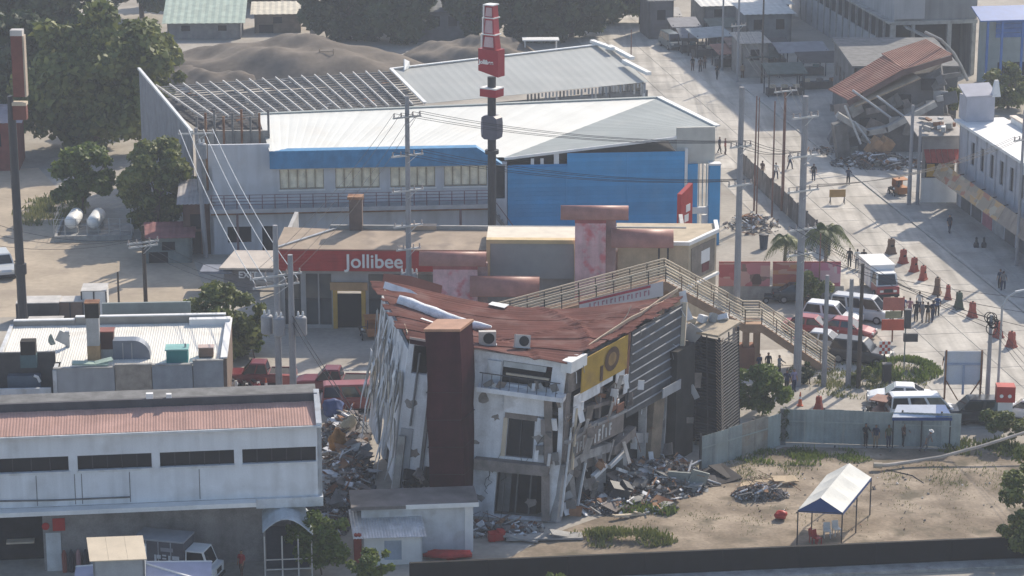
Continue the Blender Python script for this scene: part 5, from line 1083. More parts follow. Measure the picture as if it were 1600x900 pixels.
bq = [V((-5.5,1,0)),V((6.5,1,0)),V((7,7.5,0)),V((-5.5,7.5,0))]
tq = [h_(1335,172,1.2),h_(1470,105,1.2),h_(1470,85,7),h_(1330,150,7)]
O('leaning_walls', MB().hexa(bq,tq), M('broken_wall_dark',(.13,.13,.135),.9,var=.35,scale=.5), hh_)
rs = random.Random(61)
for k in range(26):
    x,z = rs.uniform(-5.5,6.5),rs.uniform(.3,5.5); O('broken_panel', MB().rbox((x,.6+rs.uniform(-.9,.3),z+max(0,x)*.45),(rs.uniform(.5,2.4),.14,rs.uniform(.4,1.6)),(rs.uniform(-.4,.4),rs.uniform(-.7,.5),rs.uniform(-.4,.4))), rs.choice([conc,conc_d,brn,greyp,MATS['broken_wall_dark']]), hh_)
O('wing_or_shade_block', MB().wall((-2.6,9),(8,9),0,7.2,.3).wall((-2.6,26),(-2.6,9),0,7.2,.3,[(2+3*k,3.4+3*k,3.6,5.2) for k in range(4)]), MATS['broken_wall_dark'], hh_); O('shade_wing_roof', MB().box(-2.9,8.2,8.8,26,7.203,7.4), conc_d, hh_)  # wing and roof added behind the house, mostly unseen, to shade the street
for (x,z,w,h) in ((-3,2,1.6,1.6),(0.2,4.5,1.8,1.5),(3.0,6.4,1.5,1.2)): O('painted_window_hole', MB().box(x,x+w,.75+.02*z,.95,z,z+h), dark, hh_)  # near-black boxes paint the shade of window openings
for a,b in (((1308,179),(1356,208)),((1353,207),(1386,201)),((1384,202),(1462,161))): O('snapped_beam', MB().bar(h_(*a,-2.5),h_(*b,-2.5),1.0,.55), conc, hh_)
for a,b in (((1332,141),(1392,184)),((1370,150),(1414,183)),((1320,165),(1345,225)),((1335,190),(1372,240))): O('leaning_post', MB().tube([h_(*a,-3),h_(*b,-3.2)],.12,6), galv, hh_)
O('bent_pipe', MB().tube([h_(1445,50,4),h_(1470,62,4),h_(1490,83,4),h_(1502,104,4),h_(1512,126,4)],.15,8), conc, hh_)
for (px,py,s_) in ((1372,232,2.0),(1362,250,1.3),(1385,225,1.2)): O('tan_masonry', MB().rbox(h_(px,py,-3),(s_,1.0,s_*.9),(.3,.5,.4)), M('tan_masonry_mat',(.38,.23,.13),.9,var=.3), hh_)
O('broken_pillar', MB().rbox(h_(1315,225,-2),(1.3,1.0,4.5),(.1,-.2,.2)), conc_d, hh_)

# ------------------------------------------------------------ far buildings and stalls at the head of the street
def house(name,label,px0,px1,pyb,pyt,depth,wallm,roofm,deg=SA,over=.4,rise=.8,wins=0,doors=0):
    f = Fr(G(px0,pyb),deg); t = TF(name,label,'building',f); x1 = f.on(px1,pyb-10,0).x; z1 = f.on((px0+px1)/2,pyt,0).z
    hs = []
    for k in range(wins): c = x1*(k+.5)/wins; hs.append((c-.55,c+.55,z1*.5,z1*.5+min(1.3,z1*.35)))
    for k in range(doors): c = x1*(k+.25)/max(1,doors); hs.append((c-.9,c+.9,0,min(2.2,z1*.45)))
    O('wall', MB().wall((0,0),(x1,0),0,z1,.25,hs).wall((x1,0),(x1,depth),0,z1,.25).wall((x1,depth),(0,depth),0,z1,.25).wall((0,depth),(0,0),0,z1,.25), wallm, t)
    for h in hs: O('window' if h[2] > 0 else 'door', MB().box(h[0],h[1],.15,.2,h[2],h[3]), glass, t)
    n = max(3,int(x1/2)); 
    for k in range(n):
        xa,xb = -over+(x1+2*over)*k/n,-over+(x1+2*over)*(k+1)/n+.02
        O('roof_sheet', MB().sheet((xa,-over,z1+.05),(xb,-over,z1+.05),(xb,depth+over,z1+.05+rise),(xa,depth+over,z1+.05+rise),3,.04), roofm, t)
    return t
hazew = M('far_grey_wall',(.22,.225,.23),.9,var=.25,streak=.3); farroof = M('far_pale_roof',(.62,.62,.60),.6,var=.15); fardk = M('far_dark_roof',(.14,.15,.16),.8,var=.25); fgr = M('far_green_roof',(.42,.50,.42),.7,var=.2)
house('far_house','grey house with white roof edge above the roadside stalls',1166,1236,72,22,6,hazew,farroof,SA,.5,.4,2)
house('far_house','grey house under a long white roof at the top edge of the picture',1100,1232,45,8,8,hazew,farroof,SA,.6,.6,3)
house('far_house','low wall house with tan roof band beside the street pole',1158,1200,122,68,5,M('far_tan_wall',(.26,.245,.23),.9,var=.2),M('far_tan_roof',(.40,.36,.32),.8,var=.2),SA,.3,.4,1)
house('far_house','dark grey hall behind the earth mounds at the top edge',640,748,66,18,9,M('hall_wall',(.12,.125,.135),.9,var=.2),fardk,4,.6,1.0,4)
house('far_house','small house with pale green roof beside the huge tree',262,376,62,36,7,hazew,fgr,3,.6,2.2,2)
house('far_house','cluttered shed with cream roof edges next to the orange post',398,470,52,22,5,M('shed_brown',(.20,.16,.12),.9,var=.3),M('cream_far_roof',(.60,.55,.44),.7,var=.2),4,.5,.7,1,1)
house('far_house','narrow dark house between two concrete posts at the head of the street',1014,1052,62,2,6,M('far_dark_wall',(.13,.13,.14),.9,var=.2),fardk,SA,.2,.3,1)
house('brown_house','brown timber house with grey roof behind the leaning service pole',288,330,398,318,6,M('brown_timber_wall',(.15,.085,.07),.9,var=.25,streak=.2),M('grey_house_roof',(.34,.32,.31),.8,var=.2),5,.5,.6,1,1)
house('red_hut','red hut cut by the left edge behind the tall brown sign',-40,30,268,192,6,M('dull_red_wall',(.20,.06,.05),.9,var=.25),M('grey_lilac_roof',(.30,.27,.30),.8,var=.2),5,.5,.5,1,1)
house('low_shed','low shed with sheet roof beside the service pole and fence',228,300,412,372,4,M('teal_shed_wall',(.16,.19,.19),.9,var=.25),M('maroon_low_roof',(.20,.08,.08),.8,var=.25),5,.3,.3,1,1)
rs = random.Random(31)
def stall(label,px,py,w,h,mt,deg):
    p = G(px,py); t = T('market_stall',label,'stall',(p.x,p.y,0),deg,'stalls along the head of the street')
    for x in (-w/2,w/2):
        for y in (-1.0,1.2): O('post', MB().box(x-.06,x+.06,y-.06,y+.06,0,h), darkst, t)
    O('awning', MB().slab([(-w/2-.3,-1.6,h-.2),(w/2+.3,-1.6,h-.2),(w/2+.3,1.6,h+.5),(-w/2-.3,1.6,h+.5)],.06), mt, t)
    O('counter', MB().box(-w/2,w/2,-.4,.5,.02,.95), M('stall_dark',(.08,.075,.075),.9,var=.3), t)
    for k in range(3): O('goods', MB().rbox((-w/3+w/3*k,-.1,1.15),(.6,.5,.35),(0,0,.2*k)), rs.choice([rust,cream,M('goods_teal',(.10,.17,.17)),conc_d]), t)
for a in (('grey tarpaulin stall nearest the head of the sunny street',1068,66,3.2,2.4,M('grey_tarp',(.26,.26,.28),.8,var=.2),10),('stall with slanting pale tarpaulin beside the parked truck',1108,88,4.4,2.8,M('pale_tarp',(.33,.36,.37),.8,var=.2),25),
        ('stall with brown cover where people stand in the street',1160,100,3.6,2.5,M('brown_tarp',(.20,.13,.11),.8,var=.3),12),('dark stall under the tall street poles',1188,118,3.6,2.6,M('dark_green_tarp',(.08,.11,.10),.8,var=.3),8),
        ('small white covered stall in the shade at the top of the street',1045,48,2.4,2.3,M('off_white_tarp',(.5,.48,.45),.8,var=.2),5),('low stall with rusty cover beside the green fence',1136,104,2.8,2.0,M('rust_tarp',(.28,.14,.11),.8,var=.3),18),
        ('sagging dark stall behind the far brown cover',1128,70,3.4,2.6,M('dark_green_tarp',(.08,.11,.10)),14),('dull blue stall roof beside the far concrete posts',1082,82,3.0,2.3,M('slate_tarp',(.14,.16,.19),.8,var=.25),8),('black covered stall at the kerb below the far grey house',1205,104,3.4,2.7,M('soot_tarp',(.05,.05,.055),.8,var=.3),6),('brown stall squeezed between the far poles',1172,92,2.6,2.3,M('brown_tarp',(.20,.13,.11)),20),('tall dark stall in front of the concrete building columns',1280,140,4.5,3.6,M('soot_tarp',(.05,.05,.055)),10),('wide grey stall below the concrete building wall',1250,118,5.5,3.2,M('grey_tarp'  ,(.26,.26,.28)),10),('dark stall crowded against the concrete building',1225,150,4.0,3.0,M('dark_green_tarp',(.08,.11,.10)),8)): stall(*a)
# bus shelter frame, orange post, scaffold ladder
p = G(845,92); t = T('shelter_frame','white flat topped frame shelter behind the grey green roof','shelter',(p.x,p.y,0),2)
for x in (-1.9,1.9):
    for y in (0,1.4): O('post', MB().box(x-.06,x+.06,y-.06,y+.06,0,2.2), whitem, t)
O('roof', MB().box(-2.2,2.2,-.3,1.7,2.203,2.35), whitem, t)
p = G(489,54); t = T('gate_post','tall square post painted orange over grey at the top edge','post',(p.x,p.y,0)); O('lower_post', MB().box(-.35,.35,-.35,.35,0,2.4), conc, t); O('upper_post', MB().box(-.5,.5,-.5,.5,2.403,7), M('orange_post',(.40,.19,.09),.8,var=.2), t)
p = G(511,122); t = T('scaffold','thin tan scaffold ladder standing before the earth mound','scaffold',(p.x,p.y,0))
for x in (-.8,.8): O('upright', MB().tube([(x,0,0),(x,0,3.4)],.06,5), M('tan_pole',(.36,.28,.2),.8), t)
for k in range(5): O('rung', MB().tube([(-.8,0,.5+.65*k),(.8,0,.5+.65*k)],.05,5), M('tan_pole',(.36,.28,.2)), t)

# ------------------------------------------------------------ fences, walls, billboards
fx = sf.at(1135,248).x
def fence_run(name,label,cat,a,b,h,pw,mats,post=None,gap=.004,lean=0,rails=True):
    a = V((a.x,a.y,0)); b = V((b.x,b.y,0)); L = (b-a).length; t = T(name,label,cat,a,math.degrees(math.atan2(b.y-a.y,b.x-a.x))); n = max(1,int(L/pw)); rd = random.Random(int(L*100))
    for k in range(n):
        x0,x1 = L*k/n,L*(k+1)/n-gap; hh = h+rd.uniform(-.05,.05); dy = rd.uniform(-.02,.02)
        m = MB().sheet((x0,dy,0.02),(x1,dy,0.02),(x1,dy+lean,hh),(x0,dy+lean,hh),4,.03,.02); O('panel', m, rd.choice(mats), t)
        if post and k%2 == 0: O('post', MB().box(x0-.06,x0+.06,.06,.18,0,h+.1), post, t)
    if rails: O('rail', MB().box(0,L,-.06,-.035,h*.62,h*.62+.08), mats[0], t)
    return t
sheetm = [M('pale_green_sheet',(.33,.37,.36),.6,var=.15,streak=.3),M('pale_green_sheet_b',(.27,.31,.31),.6,var=.2,streak=.4),M('rust_streaked_sheet',(.33,.31,.27),.7,var=.25,streak=.6,dirt=(.25,.15,.09),dirt_amt=.6)]
fence_run('sheet_fence','pale green corrugated sheet fence slanting away beside the dark cage','fence',G(1096,734),G(1219,696),2.3,1.15,sheetm,darkst)
fence_run('sheet_fence','shaded grey green corrugated sheet fence along the back of the bare lot','fence',G(1226,691),G(1500,700),2.35,1.25,sheetm[:2],darkst)
p = G(1222,694); t = T('fence_post','dark overgrown corner post where the two sheet fences meet','post',(p.x,p.y,0)); O('shaft', MB().hexa([(-.2,-.2,0),(.2,-.2,0),(.2,.2,0),(-.2,.2,0)],[(-.16,-.16,2.5),(.16,-.16,2.5),(.16,.16,2.5),(-.16,.16,2.5)]), conc_d, t); O('creeper', leafmesh('creeper',leaves([((0,0,.6),.4),((0,0,1.5),.4),((.1,0,2.2),.35)],500,.1,np.random.default_rng(3)),LEAF_B), None, t)
fw = [M('weathered_board_fence',(.19,.165,.15),.9,var=.3,streak=.3),M('grey_board_fence',(.24,.22,.205),.9,var=.3,streak=.3)]
fence_run('board_fence','weathered grey board fence separating the sunny lot from the street','fence',sf.w(fx,18),sf.w(fx,-16),1.9,1.6,fw,darkst,.04,.12,False)
bl = [printmat('red_poster',[(.42,.10,.11),(.48,.20,.19),(.36,.07,.08),(.50,.30,.26)],.8,1.6),printmat('pink_poster',[(.46,.17,.19),(.50,.30,.27),(.40,.12,.13),(.20,.12,.10)],1.0,1.2),printmat('orange_poster',[(.42,.13,.08),(.46,.22,.10),(.36,.10,.08),(.45,.26,.20)],.7,2.2),printmat('magenta_poster',[(.46,.16,.24),(.50,.32,.36),(.40,.10,.14),(.5,.42,.42)],1.2,1.4)]
for k,(a,b,m_,lab) in enumerate(((1122,1148,0,'red poster board next to the tan corner room'),(1151,1202,1,'pink and red poster board with a dark bottle shape behind the footbridge'),(1206,1246,2,'orange red poster board left of the tall grey pole'),(1250,1312,3,'magenta poster board behind the palm trunk'))):
    p,q = G(a,468),G(b,468); t = T('poster_board',lab,'billboard',(p.x,p.y,0),0,'poster boards along the lot front'); w = q.x-p.x; zb4,zt4 = P(a,447,p.y).z,P(a,410,p.y).z
    O('face', MB().box(.02,w,-.05,.0,zb4,zt4), bl[m_], t); O('base_wall', MB().box(0,w+.3,.0,.2,0,zb4-.01), conc, t); O('top_rail', MB().box(0,w,-.07,.04,zt4+.003,zt4+.07), M('rail_red',(.3,.06,.05)), t)
    for x in (.06,w-.06): O('post', MB().box(x-.05,x+.05,.01,.11,zb4,zt4), plastw, t)
    if k == 1: O('bottle_print', MB().lathe([(.5,0),(.55,.35),(.42,.8),(.12,1.15),(.10,1.6)],14,(w*.6,-.06,zb4+.15)).mesh('bottle_print',M('bottle_dark',(.10,.055,.045),.6)), None, t).scale = (1,.12,1)
# black wall along the bottom of the picture
a,b = G(640,918),G(1720,870); bw = T('boundary_wall','long low black wall crossing the bottom right of the picture','wall',(a.x,a.y,0),math.degrees(math.atan2(b.y-a.y,b.x-a.x))); L = (b-a).length
zw = P(1100,859,a.lerp(b,(1100-640)/1080).y).z
for k in range(9): x0,x1 = L*k/9,L*(k+1)/9-.015; O('wall_panel', MB().box(x0,x1,-.1,.1,0,zw-.003*(k%2)), M('black_wall_paint',(.012,.012,.0135),.85,var=.25,streak=.3), bw)
O('footing', MB().box(0,L,-1.2,-.105,0,.18), conc, bw)

# ------------------------------------------------------------ footbridge with railings and stairs
FY = 177.5; FO = V((P(1040,440,FY).x,FY,0)); fb = T('footbridge','cream railed pedestrian footbridge with a long stair going down to the right','footbridge',FO)
def f_(px,py,dy=0): return P(px,py,FY)-FO+V((0,dy,0))
path = [f_(770,512),f_(1040,440),f_(1164,507),f_(1190,507),f_(1304,583)]
brb = M('footbridge_brown',(.36,.23,.15),.8,var=.2,streak=.2); crm = M('footbridge_cream',(.60,.51,.38),.7,var=.15); Wd = 2.0
for i in range(4):
    a,b = path[i],path[i+1]
    O('deck', MB().hexa([a+V((0,0,-.28)),b+V((0,0,-.28)),b+V((0,Wd,-.28)),a+V((0,Wd,-.28))],[a,b,b+V((0,Wd,0)),a+V((0,Wd,0))]), brb, fb)
    O('side_beam', MB().hexa([a+V((0,-.12,-.6)),b+V((0,-.12,-.6)),b+V((0,-.004,-.6)),a+V((0,-.004,-.6))],[a+V((0,-.12,.05)),b+V((0,-.12,.05)),b+V((0,-.004,.05)),a+V((0,-.004,.05))]), brb, fb)
    L = (b-a).length; n = max(1,int(L/1.25))
    for dy in (-.06,Wd+.06):
        for k in range(n+1):
            p = a.lerp(b,k/n)+V((0,dy,0)); O('railing_post', MB().box(p.x-.035,p.x+.035,p.y-.035,p.y+.035,p.z+.06,p.z+1.15), darkst if i == 0 else brb, fb)
        for z in (.3,.52,.74,.96,1.16): O('railing_bar', MB().bar(a+V((0,dy,z)),b+V((0,dy,z)),.07 if z < 1.1 else .10), crm, fb)
    if i in (1,3):
        n = int(L/.33)
        for k in range(n): p = a.lerp(b,(k+.5)/n); O('stair_tread', MB().box(p.x-.15,p.x+.15,.05,Wd-.05,p.z+.003,p.z+.06), conc, fb)
for px,py in ((1168,508),(1185,508),(1042,442),(905,478)):
    p = f_(px,py); O('pier', MB().box(p.x-.22,p.x+.22,Wd*.3,Wd*.7,0,p.z-.29), brb, fb)
p = f_(1168,508); O('pier_footing', MB().box(p.x-.5,p.x+.6,Wd*.1,Wd*.9,0,1.6), M('pier_red_brown',(.27,.13,.08),.85,var=.2), fb)
O('end_stair', MB().hexa([path[0]+V((-5,0,-path[0].z)),path[0]+V((0,0,-path[0].z)),path[0]+V((0,Wd,-path[0].z)),path[0]+V((-5,Wd,-path[0].z))],[path[0]+V((-5,0,-path[0].z+.1)),path[0],path[0]+V((0,Wd,0)),path[0]+V((-5,Wd,-path[0].z+.1))]), conc, fb)
bnm = M('banner_cloth',(.58,.55,.56),.8,var=.08); q = [f_(905,486,-.25),f_(1036,461,-.25),f_(1036,438,-.25),f_(905,470,-.25)]
bn = O('banner', MB().slab(q,.02), bnm, label='white banner with faded pink lettering hung on the footbridge railing', cat='banner'); bn.location = FO
O('red_stripe', MB().slab([q[3].lerp(q[2],.0)+V((0,-.03,-.02)),q[3].lerp(q[2],.85)+V((0,-.03,-.05)),q[3].lerp(q[2],.85)+V((0,-.03,-.24)),q[3].lerp(q[2],0)+V((0,-.03,-.2))],.01), M('stripe_red',(.42,.07,.09),.8), bn)
for k in range(15):
    u = .12+.05*k; a = q[0].lerp(q[1],u); b = q[3].lerp(q[2],u); c_ = a.lerp(b,.25)+V((0,-.03,0)); d_ = a.lerp(b,.62)+V((0,-.03,0)); w = V((.09,0,.02)); m = MB().slab([c_,c_+w,d_+w,d_],.01)
    if k%2: m.slab([d_+w*.8,d_+w*2.2,d_+w*2.2-V((0,0,.1)),d_+w*.8-V((0,0,.1))],.011)
    O('faded_letter', m, M('letter_pink',(.42,.20,.24),.8,var=.2), bn)

# ------------------------------------------------------------ bottom sheds and shelters
tf = Fr(G(566,884),5); ts = TF('tin_shed','small white shed with sloping grey tin roof below the annex','shed',tf); tx1 = tf.on(660,860,0).x; tz = tf.on(610,838,0).z
O('wall', MB().wall((0,0),(tx1,0),0,tz,.12,[(1.3,2.3,.3,1.5)]).wall((tx1,0),(tx1,2.2),0,tz,.12).wall((0,2.2),(0,0),0,tz,.12), plastw, ts); O('window', MB().box(1.3,2.3,.05,.09,.3,1.5), M('pale_blue_pane',(.36,.42,.5),.3), ts)
for k in range(6): xa,xb = -.5+(tx1+.7)*k/6,-.5+(tx1+.7)*(k+1)/6+.03; O('roof_sheet', MB().sheet((xa,-.4,tz+.05+.01*(k%2)),(xb,-.4,tz+.05+.01*(k%2)),(xb-.2,2.6,tz+.75),(xa-.2,2.6,tz+.75),4,.04), M('weathered_tin',(.56,.57,.60),.5,metal=.2,var=.3,scale=1.0,dirt=(.22,.2,.2),dirt_amt=.5), ts)
O('red_side', MB().box(-.45,-.02,-.2,1.8,.2,tz+.2), M('rust_red_board',(.26,.05,.035),.8,var=.3), ts)
af3 = Fr(G(412,905),6); ar = TF('tarp_shelter','arched silver tarpaulin shelter on a pale frame beside the shrubs','shelter',af3); w_ = af3.on(490,880,0).x; za3 = af3.on(430,838,0).z; zp3 = af3.on(450,806,0).z
pts = [(w_*k/8, za3+(zp3-za3)*math.sin(math.pi*(.12+.83*k/8))) for k in range(9)]; m = MB()
for k in range(8): m.slab([(pts[k][0],-.5,pts[k][1]),(pts[k+1][0],-.5,pts[k+1][1]),(pts[k+1][0],2.4,pts[k+1][1]+.25),(pts[k][0],2.4,pts[k][1]+.25)],.04)
O('tarpaulin', m, M('silver_tarp',(.48,.53,.57),.45,var=.25,scale=1.2,bump=.4), ar)
for x,y in ((.1,-.4),(w_*.38,-.4),(w_*.7,-.4),(w_-.1,-.4),(.1,2.2),(w_-.1,2.2)): O('post', MB().box(x-.04,x+.04,y-.04,y+.04,0,za3+.15), M('pale_frame',(.5,.48,.45),.7), ar)
for z in (.7,1.3): O('cross_bar', MB().box(.1,w_-.1,-.44,-.40,z,z+.06), M('pale_frame',(.5,.48,.45)), ar)
O('back_cloth', MB().box(.2,w_-.2,1.6,1.65,0,za3), M('dark_cloth',(.04,.045,.06),.9,var=.3), ar)
uf = Fr(G(150,985),6); ub = TF('cream_hut','box hut with a bright cream sheet roof in front of the long building','hut',uf); ux = uf.on(226,880,0).x; uz = uf.on(185,874,0).z
O('wall', MB().wall((0,0),(ux,0),0,uz,.12).wall((ux,0),(ux,1.9),0,uz,.12).wall((0,1.9),(0,0),0,uz,.12), M('hut_blue_grey',(.30,.33,.36),.8,var=.15), ub)
for k in range(3): xa = -.15+(ux+.3)*k/3; xb = -.15+(ux+.3)*(k+1)/3; O('roof_sheet', MB().slab([(xa,-.25,uz+.06),(xb-.01,-.25,uz+.06),(xb-.3,2.2,uz+.5),(xa-.29,2.2,uz+.5)],.05), M('cream_sheet',(.66,.56,.42),.7,var=.1), ub)
pf = G(222,962); pt = T('pitched_tent','grey lilac pitched tarpaulin tent at the bottom left edge','tent',(pf.x,pf.y,0),6); zp4 = P(222,878,pf.y).z
cs = [(-3.6,-1.6,zp4-.75),(3.9,-1.6,zp4-.75),(3.9,1.6,zp4-.75),(-3.6,1.6,zp4-.75)]; ap = V((0,0,zp4)); lil = M('lilac_tarp',(.40,.41,.52),.7,var=.12)
for k in range(4): O('canvas', MB().slab([cs[k],cs[(k+1)%4],ap],.03), lil, pt); O('ridge_seam', MB().bar(V(cs[k]),ap,.14,.06), plastw, pt); c = cs[k]; O('leg', MB().box(c[0]*.97-.04,c[0]*.97+.04,c[1]*.95-.04,c[1]*.95+.04,0,c[2]-.02), galv, pt)
# blue and white canopy tent on the lot
q0,q1,q2,q3 = G(1245,858),G(1314,862),G(1359,805),G(1290,801); TO = V((q0.x,q0.y,0)); tt_ = T('canopy_tent','long white canopy tent with blue gable standing on the bare lot','tent',TO)
ez = P(1244,797,q0.y).z; pk = P(1281,778,q0.lerp(q1,.5).y).z
E0,E1,E2,E3 = [V((p.x-TO.x,p.y-TO.y,ez)) for p in (q0,q1,q2,q3)]; R0 = E0.lerp(E1,.5)+V((0,0,pk-ez)); R1 = E3.lerp(E2,.5)+V((0,0,pk-ez)); cv = M('white_canvas',(.62,.62,.58),.7,var=.1,scale=.8); bc = M('blue_canvas',(.035,.075,.21),.8,var=.15)
nseg = 3
for k in range(nseg):
    u0,u1 = k/nseg,(k+1)/nseg; sg = [.0,-.07,0]
    for A,Bq in ((E0,E3),(E1,E2)):
        a0,a1,r0,r1 = A.lerp(Bq,u0),A.lerp(Bq,u1),R0.lerp(R1,u0),R0.lerp(R1,u1); m = MB(); N_ = 5
        g_ = [[(a0.lerp(r0,j/N_)).lerp(a1.lerp(r1,j/N_),i/N_)+V((0,0,-.10*math.sin(math.pi*i/N_)*math.sin(math.pi*j/N_))) for i in range(N_+1)] for j in range(N_+1)]
        for j in range(N_):
            for i in range(N_): m.slab([g_[j][i],g_[j][i+1],g_[j+1][i+1],g_[j+1][i]],.015)
        O('canvas', m, cv, tt_)
O('gable', MB().slab([E0+V((0,-.02,-.12)),E1+V((0,-.02,-.12)),E1+V((0,-.02,0)),R0+V((0,-.02,-.02)),E0+V((0,-.02,0))],.02), bc, tt_)
O('valance', MB().slab([E1+V((.03,0,-.18)),E2+V((.03,0,-.18)),E2+V((.03,0,0)),E1+V((.03,0,0))],.02), bc, tt_)
for A,Bq in ((E0,E3),(E1,E2)):
    for u in (0,.5,1): p = A.lerp(Bq,u); O('leg', MB().box(p.x-.035,p.x+.035,p.y-.035,p.y+.035,0,ez-.02), darkst, tt_)
for u in (0,.5,1): O('truss', MB().bar(E0.lerp(E3,u)-V((0,0,.05)),E1.lerp(E2,u)-V((0,0,.05)),.04), darkst, tt_)
def plastic_chair(label,p,deg,mt):
    t = T('plastic_chair',label,'chair',(p.x,p.y,0),deg,'plastic chairs under the canopy tent'); O('seat', MB().box(-.22,.22,-.22,.22,.40,.44), mt, t); O('backrest', MB().hexa([(-.22,.2,.445),(.22,.2,.445),(.22,.24,.445),(-.22,.24,.445)],[(-.2,.28,.85),(.2,.28,.85),(.2,.31,.85),(-.2,.31,.85)]), mt, t)
    for x in (-.19,.19):
        for y in (-.19,.19): O('leg', MB().box(x-.025,x+.025,y-.025,y+.025,0,.398), mt, t)
wp = M('white_plastic',(.7,.7,.68),.5); rp = MATS['red_plastic']
for k,(u,v,c,lab) in enumerate(((.45,.35,wp,'white plastic chair under the middle of the canopy tent'),(.62,.42,wp,'white plastic chair near the right side of the canopy tent'),(.35,.15,rp,'red plastic chair near the front of the canopy tent'),(.25,.2,rp,'red plastic chair at the front left of the canopy tent'))):
    p = V((q0.lerp(q1,u)).lerp(q3.lerp(q2,u),v)); plastic_chair(lab,p,20*k,c)
# blue and white tarpaulin stall against the fence
sA = G(1392,700); st2 = T('tarp_stall','blue and white tarpaulin lean to against the sheet fence','shelter',(sA.x,sA.y,0),0); zs0,zs1 = P(1390,652,sA.y).z,P(1405,633,sA.y+1.2).z; wS = P(1488,650,sA.y).x-sA.x
O('tarpaulin', MB().slab([(0,0,zs0),(wS*.72,0,zs0),(wS*.78,1.3,zs1),(.5,1.3,zs1)],.03), M('white_blue_tarp',(.50,.55,.64),.6,var=.12), st2); O('blue_end', MB().slab([(wS*.723,0,zs0),(wS,0,zs0+.05),(wS*.93,1.3,zs1),(wS*.783,1.3,zs1)],.03), M('mid_blue_tarp',(.10,.19,.40),.6,var=.15), st2); O('valance', MB().box(0,wS,-.03,-.005,zs0-.22,zs0-.04), bc, st2)
for x in (.1,wS*.5,wS-.1): O('post', MB().box(x-.04,x+.04,.02,.1,0,zs0-.03), darkst, st2)
O('table', MB().box(.4,wS-1.2,.5,1.2,.7,.76), wood, st2)
for x in (.5,wS-1.4): O('table_leg', MB().box(x,x+.06,.55,.61,0,.7), wood, st2)
a = [G(1366,727,.35),G(1385,727,.3),G(1420,722,.3),G(1470,714,.5),G(1540,695,1.1),G(1625,668,1.9)]
fp = T('fallen_pole','long pale fallen pole sagging across the edge of the bare lot','pole',(a[0].x,a[0].y,0)); a = [p-V((a[0].x,a[0].y,0)) for p in a]
O('shaft', MB().tube(a,[.13,.14,.13,.12,.11,.10],8), M('pale_pole_paint',(.46,.41,.36),.8,var=.25), fp); O('butt_collar', MB().tube([a[0]-V((.05,0,0)),a[0]+V((.5,0,0))],.2,8), cream, fp)  # pale grey-tan colour of the pole
O('loose_cable', MB().tube([a[1]+V((0,-.1,-.25)),a[1]+V((1.5,-1.2,-.27)),a[1]+V((2.0,-2.6,-.28))],.03,4), darkst, fp)
# gas tanks behind the left yard, in a low fenced bay
tk = Fr(G(85,378),4); bay = TF('tank_bay','low concrete bay with wire fence round the white gas tanks','enclosure',tk); tw_ = tk.on(205,365,0).x
O('low_wall', MB().box(0,tw_,0,.2,0,.5), conc, bay); O('low_wall', MB().box(0,.2,.205,7,0,.5), conc, bay); O('base', MB().box(.25,tw_,.25,6,.005,.12), conc, bay)
for k in range(8): x = tw_*k/7; O('fence_post', MB().box(x-.03,x+.03,.06,.12,.503,2.0), galv, bay)
for z in (.9,1.4,1.95): O('fence_wire', MB().box(0,tw_,.08,.1,z,z+.025), galv, bay); O('fence_wire', MB().box(.08,.1,.2,7,z,z+.025), galv, bay)
for k,(px,lab) in enumerate(((113,'white capsule gas tank on the left of the pair'),(148,'white capsule gas tank on the right of the pair'))):
    p = G(px,366); t = T('gas_tank',lab,'tank',(p.x,p.y,0),0,'white gas tanks in the yard'); m = MB(); m.lathe([(.05,-1.9),(.4,-1.78),(.58,-1.5),(.62,-1.2),(.62,1.4),(.5,1.75),(.1,1.9)],16,(0,1.2,1.15),0,'y'); O('vessel', m, whitem, t, smooth=True)
    for y in (.2,2.0): O('saddle', MB().box(-.5,.5,y-.12,y+.12,.02,.62), conc, t)
# ------------------------------------------------------------ tall signs
p = G(769,446); tp_ = T('pole_sign','tall dark pole with stacked red signs rising behind the restaurant','sign',(p.x,p.y,0),0); Yp = p.y
def zq_(py,px=769): return P(px,py,Yp).z
O('pole', MB().tube([(0,0,0),(0,0,zq_(120))],.34,12), M('pole_dark_grey',(.045,.047,.055),.5,var=.2), tp_)
O('pole_collar', MB().tube([(0,0,zq_(372)),(0,0,zq_(362))],.62,12), darkst, tp_); O('pole_collar', MB().tube([(0,0,zq_(240)),(0,0,zq_(234))],.56,12), darkst, tp_)
m = MB(); hz_ = (zq_(178)+zq_(219))/2; hr = (zq_(180)-zq_(217))/2
prof = [(.55*hr,hr),(.85*hr,.82*hr),(hr*.92,.4*hr),(hr*.92,-.4*hr),(.85*hr,-.82*hr),(.55*hr,-hr),(-.55*hr,-hr),(-.85*hr,-.82*hr),(-hr*.92,-.4*hr),(-hr*.92,.4*hr),(-.85*hr,.82*hr),(-.55*hr,hr)]
m.add([(x*.85,-.45,hz_+z) for x,z in prof]+[(x*.85,.45,hz_+z) for x,z in prof],[tuple(range(11,-1,-1)),tuple(range(12,24))]+[(i,(i+1)%12,(i+1)%12+12,i+12) for i in range(12)])
O('rounded_box', m, M('slate_sign',(.09,.095,.13),.5,var=.15), tp_); O('rounded_face', MB().box(-.72,-.6,-.47,-.452,hz_-.6,hz_+.6), M('slate_face',(.25,.25,.30),.5), tp_)
tp_.rotation_euler = (0,0,R(-32))
dsr = M('deep_sign_red',(.34,.018,.035),.45,var=.12); lsr = M('light_sign_red',(.42,.05,.07),.45,var=.12)
O('small_red_box', MB().box(-.75,.75,-.6,.6,zq_(150),zq_(138)), dsr, tp_); O('small_box_top', MB().box(-.77,.77,-.62,.62,zq_(138)+.003,zq_(138)+.1), whitem, tp_)
